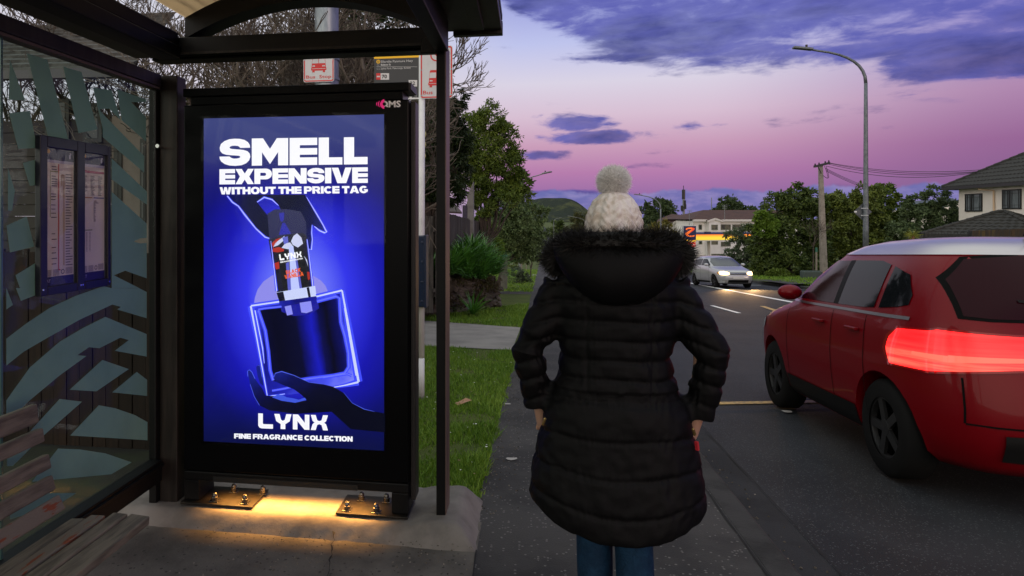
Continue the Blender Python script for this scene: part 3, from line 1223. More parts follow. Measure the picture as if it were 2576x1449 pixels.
for i, (X, z) in enumerate(BK):
    for yy in (1.62,):
        mb = MB()
        q = onX([88, 103, 119, 129, 150][i], [1040, 1094, 1160, 1214, 1265][i], X)
        mb.lathe([(.0, .018), (.007, .018), (.008, .015)], (X + .014, yy, q.z), 10, 'x')
        mb.build('screw', CHROME, bench)

# ------------------------------------------------------------------ timetable case on the glass
XT = XG + .03
tcz = lambda x, y: onX(x, y, XT)
NAVY = mat('navy_frame_paint', (.008, .008, .016, 1), .4, 0, .5)
PAPER = mat('timetable_paper', (.66, .60, .46, 1), .5, 0, .3, var=(2.2, .4, .7), col2=(.56, .51, .42, 1))
case_ = thing('timetable_case', 'navy framed double timetable case fixed to the frosted rear glass', 'timetable case', (XT, 1.9, 1.2))
tl, tr_, br_, bl_ = tcz(102, 336), tcz(279, 370), tcz(279, 722), tcz(102, 742)
za, zb = (tl.z + tr_.z) / 2, (br_.z + bl_.z) / 2
ya, yb = tl.y, tr_.y
frame = MB()
def bary(f):
    return ya + (yb - ya) * f


def zf(f):
    return za + (zb - za) * f


frame.box(XG + .005, XT, ya, bary(.09), zb, za)
frame.box(XG + .005, XT, bary(.49), bary(.60), zb, za)
frame.box(XG + .005, XT, bary(.955), yb, zb, za)
for (fa, fb) in ((.0902, .4898), (.6002, .9548)):
    frame.box(XG + .005, XT, bary(fa), bary(fb), zf(.07), za)
    frame.box(XG + .005, XT, bary(fa), bary(fb), zb, zf(.945))
frame.build('case_frame', NAVY, case_, bevel=.003)
for fy, fz in ((.03, .96), (.53, .965), (.56, .965), (.97, .97)):
    mb = MB()
    mb.lathe([(0, .003), (.004, .003), (.005, 0)], (XT, bary(fy), zf(fz)), 8, 'x')
    mb.build('screw', CHROME, case_)


def colr(n_, r, g, b):
    return mat(n_, S(r, g, b), .6)


def sheet(fa, fb, kind):
    y0, y1 = bary(fa), bary(fb)
    t0, t1 = zf(.07), zf(.945)
    px_ = XG + .012
    mb = MB()
    mb.face([(px_, y0, t1), (px_, y1, t1), (px_, y1, t0), (px_, y0, t0)])
    sh = mb.build('timetable_sheet', PAPER, case_)
    Y_ = lambda u: y0 + (y1 - y0) * u
    Z_ = lambda v: t0 + (t1 - t0) * v

    def r(mb, u0, u1, v0, v1, lift=.001):
        mb.face([(px_ + lift, Y_(u0), Z_(v1)), (px_ + lift, Y_(u1), Z_(v1)), (px_ + lift, Y_(u1), Z_(v0)), (px_ + lift, Y_(u0), Z_(v0))])
    mb = MB()
    r(mb, 0, 1, 0, .085)
    mb.build('sheet_header', mat('sheet_purple', (.016, .011, .035, 1), .5), sh)
    mb = MB()
    r(mb, 0, 1, .935, 1)
    mb.build('sheet_footer', mat('sheet_purple', (.016, .011, .035, 1), .5), sh)
    mb = MB()
    r(mb, 0, 1, .085, .105)
    mb.build('sheet_strip', mat('sheet_white', (.40, .38, .42, 1), .5), sh)
    mb = MB()
    mb.poly([[(cos(a * pi / 10), sin(a * pi / 10)) for a in range(20)]], lambda x, y: Vector((px_ + .002, Y_(.06 + .055 * (x + 1)), Z_(.025) + .55 * (Y_(.055) - Y_(0)) * 1.8 * y)))
    mb.build('sheet_emblem', colr('emblem_yellow', .75, .55, .12), sh)
    random.seed(5 if kind else 6)
    if kind == 'map':
        mb = MB()
        r(mb, .445, .475, .11, .885, .002)
        r(mb, .445, .52, .885, .895, .002)
        mb.build('route_line', colr('route_red', .72, .16, .10), sh)
        mb = MB()
        r(mb, .63, .655, .19, .86, .002)
        r(mb, .56, .655, .185, .192, .002)
        r(mb, .56, .58, .185, .27, .002)
        mb.build('route_line', colr('route_gold', .62, .47, .20), sh)
        mb = MB()
        r(mb, .17, .185, .17, .50, .002)
        r(mb, .17, .45, .165, .172, .002)
        mb.build('route_line', colr('route_olive', .50, .50, .18), sh)
        mb = MB()
        for i in range(34):
            v = .18 + i * .0205
            r(mb, .70, .70 + random.uniform(.14, .26), v, v + .006, .002)
        for v in [.13, .15, .20, .22, .24, .255, .27, .33, .35, .37, .41, .44, .47, .50, .62, .66, .72, .76, .80, .84]:
            r(mb, .22 if v < .3 or v > .6 else .2, .22 + random.uniform(.12, .2), v, v + .006, .002)
        mb.build('sheet_print', colr('sheet_ink', .28, .24, .25), sh)
    else:
        mb = MB()
        r(mb, 0, .97, .135, .155, .002)
        mb.build('sheet_band', colr('band_pink', .62, .22, .30), sh)
        mb = MB()
        r(mb, 0, .44, .345, .352, .002)
        mb.build('sheet_band', colr('band_orange', .62, .36, .16), sh)
        mb = MB()
        r(mb, .5, .97, .345, .352, .002)
        mb.build('sheet_band', colr('band_blue', .20, .26, .46), sh)
        mb = MB()
        r(mb, 0, .44, .60, .607, .002)
        mb.build('sheet_band', colr('band_green', .35, .42, .14), sh)
        mb = MB()
        for i in range(18):
            v = .175 + i * .0088
            for u in (.02, .36, .70):
                r(mb, u, u + random.uniform(.10, .2), v, v + .004, .002)
        for i in range(20):
            v = .37 + i * .0085
            r(mb, .5, .5 + random.uniform(.04, .3 if i < 4 else .1), v, v + .004, .002)
        for i in range(15):
            v = .62 + i * .0105
            for u in (.03, .17, .31):
                r(mb, u, u + .05, v, v + .004, .002)
        mb.build('sheet_print', colr('sheet_ink', .28, .24, .25), sh)
    mb = MB()
    for i in range(7):
        v = .885 + i * .007
        r(mb, .03, .22, v, v + .003, .002)
        r(mb, .26, .48, v, v + .003, .002)
        r(mb, .70, .95, v - .006, v - .003, .002)
    mb.poly([[(cos(a * pi / 8) * (1 if a % 2 else .8), sin(a * pi / 8) * (1 if a % 2 else .8)) for a in range(16)], [(cos(-a * pi / 8) * .6, sin(-a * pi / 8) * .6) for a in range(16)]],
            lambda x, y: Vector((px_ + .002, Y_(.60 + .07 * x), Z_(.905) + (Y_(.07) - Y_(0)) * y)))
    mb.build('sheet_print', colr('sheet_ink', .28, .24, .25), sh)
    mb = MB()
    plain_text(mb, 'AT', (px_ + .002, Y_(.05), Z_(.975)), (0, 1, 0), (0, 0, 1), .012, bold=.01)
    mb.build('sheet_emblem', mat('sheet_white', (.40, .38, .42, 1), .5), sh)
    mb = MB()
    k_ = Y_(.1) - Y_(0)
    mb.poly([[(.0, .0), (.55, 0), (.55, .9), (.62, 1.2), (.5, 1.25), (.35, 1.0), (0, .9)]], lambda x, y: Vector((px_ + .002, Y_(.82) + x * k_ * 1.1, Z_(.065) + y * k_ * 1.1)))
    mb.ball((px_ + .002, Y_(.88), Z_(.028)), (.0005, .004, .005), 8, 6)
    mb.build('sheet_emblem', mat('sheet_white', (.40, .38, .42, 1), .5), sh)


sheet(.10, .485, 'map')
sheet(.605, .95, 'times')
mb = MB()
for (fa, fb) in ((.092, .488), (.602, .953)):
    mb.box(XG + .019, XG + .021, bary(fa), bary(fb), zf(.944), zf(.071))
mb.build('case_glass', glassmat('case_glass', (.97, .97, .97, 1), .4), case_)
# ------------------------------------------------------------------ lit advertising billboard
kiosk = thing('digital_billboard', 'tall black digital billboard lit with a blue fragrance advertisement', 'billboard', (-1.15, YK + .1, .03))
KBLK = mat('billboard_black', (.0015, .0015, .002, 1), .35, 0, .10)
KSIDE = mat('billboard_side_trim', (.03, .026, .025, 1), .45, .3, .4)
xL, xR = fk(462, 700).x, fk(1028, 700).x
zTop = fk(1020, 250).z
zSk = fk(1028, 1216).z
zBase = .055
DEP = .165
mb = MB()
mb.box(xL, xR, YK, YK + DEP, zSk, zTop)
mb.build('cabinet', KBLK, kiosk, bevel=.006)
mb = MB()
mb.box(xR + .002, xR + .026, YK + .045, YK + DEP - .02, zSk - .1, zTop - .004)
mb.build('side_trim', KSIDE, kiosk, bevel=.003)
zn = fk(1028, 228).z
zc = fk(1028, 206).z
mb = MB()
mb.box(xL + .035, xR - .03, YK + .006, YK + DEP - .006, zTop + .001, zn)
mb.box(xL - .002, xR + .002, YK - .004, YK + DEP + .004, zn + .001, zc)
mb.build('top_cap', KBLK, kiosk, bevel=.003)
mb = MB()
mb.box(xR + .003, xR + .012, YK - .002, YK + DEP + .002, zn + .006, zc - .004)
mb.build('cap_end', KSIDE, kiosk)
# base frame
z_r0 = fk(700, 1221).z
mb = MB()
mb.box(xL + .002, xR - .001, YK - .002, YK + .028, z_r0, zSk - .004)
mb.box(xL + .002, xR - .001, YK + .0285, YK + DEP, z_r0 + .016, zSk - .004)
mb.build('base_rail', BLACK, kiosk, bevel=.005)
mb = MB()
xm0, xm1 = fk(537, 1190).x, fk(900, 1210).x
mb.box(xm0, xm1, YK - .005, YK - .003, zSk - .05, zSk - .022)
mb.build('vent_slot', mat('slot_black', (.002, .002, .002, 1), .6), kiosk)
for (xa, xb, pxa, pxb) in ((xL + .003, xL + .085, 462, 668), (xR - .085, xR - .001, 848, 1026)):
    mb = MB()
    mb.box(xa, xb, YK - .001, YK + DEP, zBase + .012, z_r0 - .001)
    mb.build('foot', BLACK, kiosk, bevel=.004)
    p0 = fk(pxa, 1260).x if pxa > 600 else xL - .004
    p1 = fk(640, 1260).x if pxa < 600 else xR + .002
    mb = MB()
    mb.box(p0, p1, YK - .03, YK + DEP + .02, zBase, zBase + .010)
    pl = mb.build('foot_plate', mat('foot_plate_steel', (.02, .018, .016, 1), .42, .6, .5, var=(20, .4, .7), col2=(.035, .028, .022, 1)), kiosk, bevel=.002)
    bx = ((fk(538, 1250).x, YK + .01), (fk(614, 1250).x, YK + .01), (fk(560, 1250).x, YK + .13), (fk(640, 1250).x - .01, YK + .13)) if pxa < 600 else \
         ((fk(872, 1250).x, YK + .01), (fk(945, 1250).x, YK + .01), (fk(893, 1250).x, YK + .13), (fk(958, 1250).x, YK + .13))
    for (X, Yb) in bx:
        mb = MB()
        mb.box(X - .022, X + .022, Yb - .02, Yb + .02, zBase + .0105, zBase + .014)
        mb.lathe([(0, zBase + .0142), (.0165, zBase + .0142), (.0165, zBase + .032), (.014, zBase + .033), (.0135, zBase + .040), (.010, zBase + .048), (.005, zBase + .052), (0, zBase + .0525)], (X, Yb, 0), 12)
        mb.build('bolt', CHROME if False else mat('bolt_steel', (.16, .15, .14, 1), .25, .95), pl, smooth=False, bevel=.001)
# warm lamp tucked up behind the base rail
mb = MB()
mb.box(xL + .25, xR - .25, YK + .03, YK + .05, z_r0 + .004, z_r0 + .014)
mb.build('underlight', emit('underlight_glow', (1.0, .50, .14, 1), 2.0), kiosk)
ld = bpy.data.lights.new('underlight_lamp', 'AREA')
ld.shape = 'RECTANGLE'
ld.size = xR - xL - .36
ld.size_y = .03
ld.energy = 9.5
ld.spread = radians(112)
ld.color = (1.0, .45, .10)
lo = bpy.data.objects.new('underlight_lamp', ld)
COL.objects.link(lo)
lo.location = ((xL + xR) / 2, YK + .042, z_r0 + .002)
lo.rotation_euler = (radians(-8), 0, 0)

# maker's mark at top right of the frame
def k3(pts):                    # zoom of (1200,180)-(1850,500) at 3.963
    return [((1200 + x / 3.963) / 1.5901, (180 + y / 3.963) / 1.5901) for x, y in pts]


kf = lambda lift: (lambda x, y: onY(x, y, YK - lift))
mb = MB()
for outer in ([(1337, 858), (1320, 862), (1290, 885), (1270, 920), (1267, 945), (1280, 980), (1310, 1005), (1337, 1011), (1337, 965), (1318, 955), (1308, 935), (1316, 915), (1337, 905)],
              [(1265, 880), (1245, 900), (1232, 935), (1245, 970), (1265, 990), (1256, 960), (1252, 935), (1256, 910)],
              [(1226, 898), (1212, 915), (1207, 935), (1212, 955), (1226, 972), (1220, 935)]):
    mb.poly([k3(outer)], kf(.002))
mb.build('emblem', emit('emblem_magenta', S(.84, .07, .42), .8), kiosk)
mb = MB()
q = kf(.002)(*k3([(1405, 985)])[0])
q2 = kf(.002)(*k3([(1597, 985)])[0])
plain_text(mb, 'MS', q, (1, 0, 0), (0, 0, 1), (kf(0)(*k3([(1405, 888)])[0]).z - q.z), q2.x - q.x, bold=.03)
mb.poly([k3([(1340, 885), (1362, 889), (1382, 903), (1393, 922), (1394, 945), (1387, 962), (1402, 985), (1374, 985), (1362, 965), (1340, 985), (1340, 962), (1356, 958), (1367, 945), (1368, 930), (1360, 915), (1340, 909)])], kf(.002))
mb.build('emblem', mat('emblem_white', (.85, .85, .85, 1), .5), kiosk)

# ------------------------------------------------------------------ the picture on the screen
def scr_bg():
    m_ = bpy.data.materials.new('screen_blue')
    m_.use_nodes = True
    t = NT(m_.node_tree)
    b = t.n['Principled BSDF']
    b.inputs['Base Color'].default_value = (.004, .004, .006, 1)
    b.inputs['Roughness'].default_value = .3
    b.inputs['Specular IOR Level'].default_value = .05
    tc = t.new('ShaderNodeTexCoord')
    sp = t.new('ShaderNodeSeparateXYZ')
    t.l.new(tc.outputs['Object'], sp.inputs[0])
    c = fk(748, 745)
    w_ = fk(966, 745).x - fk(513, 745).x
    dx = t.m('DIVIDE', t.m('SUBTRACT', sp.outputs[0], c.x), w_ * .62)
    dz = t.m('DIVIDE', t.m('SUBTRACT', sp.outputs[2], c.z), w_ * .82)
    d = t.m('SQRT', t.m('ADD', t.m('MULTIPLY', dx, dx), t.m('MULTIPLY', dz, dz)))
    col = t.ramp(d, [(0, S(.60, .63, 1.0)), (.24, S(.41, .45, 1.0)), (.45, S(.20, .21, .93)), (.72, S(.09, .09, .69)), (1.0, S(.05, .065, .47))])
    zt_, zb_ = fk(740, 293).z, fk(740, 1121).z
    v = t.m('DIVIDE', t.m('SUBTRACT', zt_, sp.outputs[2]), zt_ - zb_)
    top = t.mix(t.smooth(v, .0, .22), S(.25, .28, .50), S(.13, .13, .44))  # greyer top: a reflection in the glass, put into the screen colour
    col = t.mix(t.smooth(v, .30, .13), col, top)
    col = t.mix(t.smooth(v, .80, 1.02), col, S(.035, .06, .26))
    t.put(b.inputs['Emission Color'], col)
    b.inputs['Emission Strength'].default_value = 1.0
    return m_


mb = MB()
sq = [(513, 297), (966, 289), (966, 1130), (513, 1113)]
qa, qc = kf(.001)(*sq[0]), kf(.001)(*sq[2])
sx0, sx1 = kf(0)(513, 700).x, kf(0)(966, 700).x
sz1, sz0 = (kf(0)(*sq[0]).z + kf(0)(*sq[1]).z) / 2, (kf(0)(*sq[2]).z + kf(0)(*sq[3]).z) / 2
mb.box(sx0, sx1, YK - .0012, YK - .0002, sz0, sz1)
screen = mb.build('screen', scr_bg(), kiosk)

WHT = emit('screen_white', S(.97, .97, 1.0), 1.05)
mb = MB()
z7 = lambda x, y: ((850 + x / 3.845) / 1.5901, (500 + y / 3.845) / 1.5901)
heavy_text(mb, 'SMELL', [z7(107, 214), z7(2385, 184), z7(2385, 603), z7(107, 632)], kf(.0035), gap=5.5)
heavy_text(mb, 'EXPENSIVE', [z7(107, 680), z7(2388, 650), z7(2388, 890), z7(107, 914)], kf(.0035), gap=3)
heavy_text(mb, 'WITHOUT THE PRICE TAG', [z7(110, 957), z7(2390, 935), z7(2392, 1048), z7(112, 1068)], kf(.0035), gap=3, space=33)
z5 = lambda x, y: ((700 + x / 1.2554) / 1.5901, (1150 + y / 1.2554) / 1.5901)
heavy_text(mb, 'FINE FRAGRANCE COLLECTION', [z5(297, 733), z5(892, 748), z5(892, 774), z5(297, 758)], kf(.0035), gap=3.5, space=40)
heavy_text(mb, 'LYNX', [z5(418, 632), z5(768, 642), z5(768, 718), z5(418, 707)], kf(.0035), gap=9, font=BRANDL)
mb.build('headline', WHT, screen)

b5 = lambda x, y: ((850 + x / 1.449) / 1.5901, (750 + y / 1.449) / 1.5901)


def gradient(name, a, b, stops, strength=1.0, wob=0.0):
    m_ = bpy.data.materials.new('screen_' + name)
    m_.use_nodes = True
    t = NT(m_.node_tree)
    b_ = t.n['Principled BSDF']
    b_.inputs['Base Color'].default_value = (.004, .004, .006, 1)
    b_.inputs['Specular IOR Level'].default_value = .05
    pa, pb = kf(0)(*b5(*a)), kf(0)(*b5(*b))
    d = pb - pa
    tc = t.new('ShaderNodeTexCoord')
    dt = t.new('ShaderNodeVectorMath', operation='DOT_PRODUCT')
    t.l.new(tc.outputs['Object'], dt.inputs[0])
    dt.inputs[1].default_value = d / d.dot(d)
    f = t.m('SUBTRACT', dt.outputs['Value'], pa.dot(d) / d.dot(d))
    if wob:
        f = t.m('ADD', f, t.m('MULTIPLY', t.m('SUBTRACT', t.noise(tc.outputs['Object'], 14, 3), .5), wob))
    t.put(b_.inputs['Emission Color'], t.ramp(f, [(p, S(*c)) for p, c in stops]))
    b_.inputs['Emission Strength'].default_value = strength
    return m_


def art(name, colr_, strength, polys, lift, lines=None):
    mb = MB()
    if lines and isinstance(colr_, tuple) and colr_[0] in ('rim', 'edge_glow') and strength < 2:
        art(name, ('soft_glow', (.24, .29, .97)), 2.1, [], lift - .00012, [(l[0], [3.4 * q for q in l[1]] if isinstance(l[1], list) else 3.0 * l[1]) for l in lines])
    for p in polys:
        outs = p if isinstance(p[0], list) else [p]
        mb.poly([[b5(*q) for q in o] for o in outs], kf(lift))
    for ln in lines or ():
        stroke(mb, [b5(*q) for q in ln[0]], ln[1], kf(lift))
    m_ = colr_ if not isinstance(colr_, tuple) else emit('screen_' + colr_[0], S(*colr_[1]), min(strength, 1.1))
    return mb.build(name, m_, screen)


HALO = ('halo', (.56, .55, .93))
NAVYD = ('navy', (.025, .035, .135))
INK = ('ink', (.02, .025, .085))
RIM = ('rim', (.80, .84, 1.0))
BLU = ('royal', (.10, .10, .72))
art('picture', HALO, 1.0, [[(240, 690), (245, 640), (262, 590), (295, 545), (345, 510), (400, 492), (455, 485), (520, 492), (580, 510), (630, 540), (655, 570), (672, 608), (600, 640), (400, 670)]], .0014)
# upper hand
hand_up = [(80, 42), (110, 75), (160, 112), (200, 170), (250, 232), (300, 285), (355, 302), (450, 300), (555, 356), (575, 360), (580, 290), (576, 250), (578, 212),
           (600, 236), (630, 258), (655, 264), (662, 255), (640, 210), (600, 150), (560, 85), (535, 42)]
hole = [(258, 85), (300, 58), (345, 70), (385, 108), (395, 128), (365, 132), (330, 145), (318, 160)]
art('picture', gradient('hand_upper', (90, 40), (600, 330), [(0, (.08, .09, .38)), (.25, (.04, .055, .22)), (.6, (.03, .05, .16)), (.85, (.05, .07, .28)), (1, (.10, .13, .48))], 1, .25), 1.0, [[hand_up, hole[::-1]]], .0016)
art('picture', RIM, 1.0, [], .0019, [
    ([(85, 48), (115, 85), (150, 108), (190, 162), (250, 237), (305, 288), (352, 302)], [1.5, 1.8, 1.5, 2, 1.6, 2, .6]),
    ([(545, 55), (575, 105), (605, 155), (640, 215), (662, 258), (650, 263), (620, 250), (590, 225)], [.6, 1.2, 1.6, 1.4, 2.2, 2.2, 2, .8]),
    ([(577, 216), (575, 262), (579, 300), (574, 360), (552, 354)], [.6, 1.4, 1.2, 2, .8]),
    ([(258, 85), (300, 57), (345, 70), (383, 105)], [1.0, 2.0, 1.6, .6])])
# spray can
art('picture', ('cap_blue', (.05, .065, .30)), 1.0, [[(318, 152), (360, 127), (430, 125), (512, 140), (542, 200), (545, 275), (400, 300), (330, 300)]], .0022)
art('picture', BLU, .8, [[(385, 148), (416, 145), (414, 185), (404, 200), (392, 190)], [(405, 205), (420, 205), (456, 268), (385, 275)]], .0026)
art('picture', ('can', (.03, .03, .16)), 1.0, [[(325, 303), (360, 292), (430, 275), (520, 262), (545, 280), (582, 600), (376, 612)]], .0024)
art('picture', ('petal_red', (.68, .15, .12)), 1.0, [[(342, 325), (368, 300), (398, 290), (372, 318), (352, 350)], [(345, 372), (352, 352), (385, 345), (415, 358), (412, 372), (380, 376)],
                                                   [(355, 440), (385, 430), (388, 470), (368, 475)], [(548, 488), (562, 490), (566, 530), (552, 538)]], .0027)
art('picture', ('petal_white', (.80, .82, .95)), 1.0, [[(352, 345), (365, 320), (418, 280), (410, 310), (380, 335)], [(400, 350), (420, 325), (450, 318), (470, 345), (440, 358)],
                                                     [(455, 312), (470, 280), (490, 266), (515, 290), (525, 325), (495, 348), (465, 332)], [(530, 395), (548, 420), (555, 460), (545, 430)]], .0027)
art('picture', INK, 1.0, [[(377, 376), (524, 350), (562, 588), (412, 600)]], .0030)
art('picture', ('shine', (.74, .78, 1.0)), 1.05, [[(442, 345), (468, 338), (506, 594), (456, 598)]], .0033)
art('picture', ('shine_blue', (.36, .38, .80)), 1.0, [[(425, 440), (442, 430), (458, 598), (438, 599)], [(476, 400), (492, 420), (520, 592), (506, 594)], [(404, 290), (436, 283), (440, 318), (416, 330)]], .0032)
mb = MB()
heavy_text(mb, 'LYNX', [b5(385, 388), b5(515, 370), b5(519, 403), b5(390, 424)], kf(.0037), gap=9, font=BRANDL)
heavy_text(mb, 'FINE FRAGRANCE COLLECTION', [b5(392, 430), b5(522, 408), b5(523, 415), b5(393, 438)], kf(.0037), gap=4, space=40)
mb.build('headline', WHT, screen)
mb = MB()
heavy_text(mb, 'BLACK', [b5(424, 482), b5(510, 466), b5(513, 488), b5(428, 503)], kf(.0037), gap=6)
heavy_text(mb, 'VANILLA', [b5(416, 508), b5(526, 488), b5(529, 511), b5(420, 530)], kf(.0037), gap=6)
mb.build('headline', emit('screen_orange', S(.93, .38, .16), 1.0), screen)
art('picture', RIM, 1.0, [[(371, 608), (595, 570), (603, 630), (386, 664)]], .0036, [([(338, 310), (372, 600)], [.5, 2.2]), ([(548, 300), (582, 572)], [1.0, 2.0])])
art('picture', NAVYD, 1.0, [[(371, 610), (410, 603), (422, 658), (387, 663)], [(545, 580), (560, 577), (570, 634), (556, 637)]], .0038)
# bottle
frame_o = [(220, 684), (385, 660), (600, 630), (752, 594), (848, 1129), (690, 1165), (420, 1205), (316, 1213)]
art('picture', gradient('bottle_glass', (230, 700), (850, 1150), [(0, (.20, .23, .92)), (.25, (.07, .08, .45)), (.55, (.12, .14, .70)), (.8, (.30, .34, .98)), (1, (.55, .58, 1.0))], 1, .2), 1.0, [frame_o], .0040)
liq = [(264, 706), (300, 700), (400, 690), (600, 660), (715, 630), (738, 640), (742, 780), (765, 860), (785, 960), (788, 1040), (765, 1075), (700, 1088), (540, 1110), (400, 1132), (352, 1122), (330, 1060), (322, 950), (305, 830), (275, 750)]
art('picture', gradient('liquid', (268, 930), (788, 850), [(0, (.10, .13, .62)), (.07, (.03, .04, .20)), (.22, (.02, .028, .12)), (.46, (.03, .04, .18)), (.54, (.06, .07, .50)), (.63, (.10, .11, .74)),
                                     (.71, (.04, .05, .30)), (.80, (.02, .025, .10)), (.92, (.05, .06, .36)), (1, (.16, .18, .80))], 1, .06), 1.0, [liq], .0044)
art('picture', ('mid_blue', (.07, .08, .60)), 1.0, [[(395, 690), (610, 656), (618, 700), (560, 738), (470, 745), (400, 720)]], .0047)
art('picture', ('glint', (.55, .56, .97)), 1.0, [[(418, 690), (455, 682), (466, 735), (432, 742)], [(505, 668), (570, 658), (580, 715), (545, 728), (515, 724)]], .0049)
art('picture', ('edge_glow', (.42, .46, 1.0)), 1.0, [], .0050, [
    ([(264, 708), (300, 701), (400, 690)], 2), ([(605, 660), (715, 631), (737, 642), (744, 780), (768, 860), (788, 960), (790, 1040), (766, 1076), (700, 1090), (560, 1108), (420, 1130)], 3.2),
    ([(266, 712), (280, 755), (306, 830), (324, 950), (334, 1060), (352, 1118)], 3.0),
    ([(640, 1102), (780, 1080), (806, 1090)], 2.5), ([(345, 1178), (420, 1165), (560, 1130)], 2), ([(755, 660), (775, 800), (800, 960), (808, 1060)], 2)])
art('picture', RIM, 1.0, [], .0052, [
    ([(222, 686), (386, 662)], 4.0), ([(602, 632), (752, 596)], 4.2), ([(751, 597), (790, 810), (847, 1127)], [4, 5, 6]), ([(846, 1128), (770, 1146), (690, 1160)], [5, 3, 1.5]),
    ([(222, 688), (258, 880), (318, 1210)], [5, 3, 1.5]), ([(318, 1211), (420, 1196)], [1.5, 1]), ([(246, 712), (290, 930), (300, 1020)], [2.5, 2, .8]), ([(764, 700), (800, 900), (832, 1090)], [1.5, 3.5, 3])])
# lower hand
hand_dn = [(203, 1062), (214, 1056), (228, 1068), (246, 1108), (268, 1140), (288, 1165), (306, 1205), (420, 1215), (470, 1232), (545, 1236), (520, 1205), (470, 1168),
           (420, 1150), (372, 1128), (354, 1105), (362, 1076), (400, 1065), (470, 1087), (560, 1128), (640, 1140), (700, 1155), (760, 1190), (810, 1250), (880, 1286), (950, 1300),
           (1000, 1310), (1000, 1420), (800, 1400), (690, 1300), (480, 1312), (330, 1292), (270, 1262), (240, 1210), (218, 1140)]
art('picture', gradient('hand_lower', (420, 1050), (520, 1330), [(0, (.09, .13, .52)), (.25, (.05, .07, .32)), (.6, (.03, .04, .16)), (1, (.018, .028, .10))], 1, .3), 1.0, [hand_dn, [(253, 1040), (268, 1026), (278, 1034), (290, 1110), (296, 1150), (276, 1135), (262, 1095)]], .0056)
art('picture', ('finger_blue', (.24, .34, .88)), 1.0, [[(345, 1216), (380, 1198), (410, 1205), (430, 1216), (470, 1222), (500, 1230), (535, 1218), (545, 1232), (480, 1248), (400, 1236)]], .0058)
art('picture', ('finger_edge', (.30, .38, .92)), 1.0, [], .0060, [
    ([(205, 1095), (203, 1064), (214, 1057), (228, 1069), (246, 1108)], 1.8), ([(356, 1100), (364, 1077), (400, 1066), (470, 1088), (560, 1129), (640, 1140)], [1, 2, 2.4, 1.6, 1, .6]),
    ([(218, 1140), (242, 1212), (272, 1263)], 1.2), ([(760, 1188), (810, 1249), (880, 1285), (940, 1299)], [.6, 1, 1.6, .6]), ([(262, 1030), (276, 1034), (288, 1100)], 1.2)])
# cover glass of the screen: thin, glossy
mb = MB()
mb.box(sx0 - .012, sx1 + .012, YK - .011, YK - .0085, sz0 - .012, sz1 + .012)
mb.build('cover_glass', glassmat('screen_cover_glass', (.985, .985, .985, 1), .16, .03), kiosk)
# ------------------------------------------------------------------ bus stop poles and signs
RED = mat('sign_red', S(.80, .13, .13), .45)
SIGNW = mat('sign_white', (.60, .61, .62, 1), .42, var=(9, .45, .8), col2=(.50, .51, .52, 1))
def bus_icon(mb_r, mb_w, fx):
    """front of a bus in a unit box (0..1 x 0..1.15), red with white windows"""
    mb_r.poly([[(0, .18), (0, .30), (.03, .36), (.10, 1.05), (.16, 1.10), (.84, 1.10), (.90, 1.05), (.97, .36), (1, .30), (1, .18), (.92, .18), (.92, .05), (.76, .05), (.76, .16), (.24, .16), (.24, .05), (.08, .05), (.08, .18)]], lambda x, y: fx(x, y, .0012))
    mb_w.poly([[(.07, .62), (.12, .95), (.48, .95), (.48, .62)]], lambda x, y: fx(x, y, .0022))
    mb_w.poly([[(.52, .62), (.52, .95), (.88, .95), (.93, .62)]], lambda x, y: fx(x, y, .0022))
    mb_w.poly([[(.05, .27), (.05, .295), (.95, .295), (.95, .27)]], lambda x, y: fx(x, y, .0022))
    for cx in (.13, .22, .78, .87):
        mb_w.poly([[(cx + .045 * cos(a * pi / 6), .45 + .045 * sin(a * pi / 6)) for a in range(12)]], lambda x, y: fx(x, y, .0022))


def round_rect(x0, x1, y0, y1, r, n=5):
    return arc(x1 - r, y1 - r, r, r, 0, 90, n) + arc(x0 + r, y1 - r, r, r, 90, 180, n) + arc(x0 + r, y0 + r, r, r, 180, 270, n) + arc(x1 - r, y0 + r, r, r, 270, 360, n)


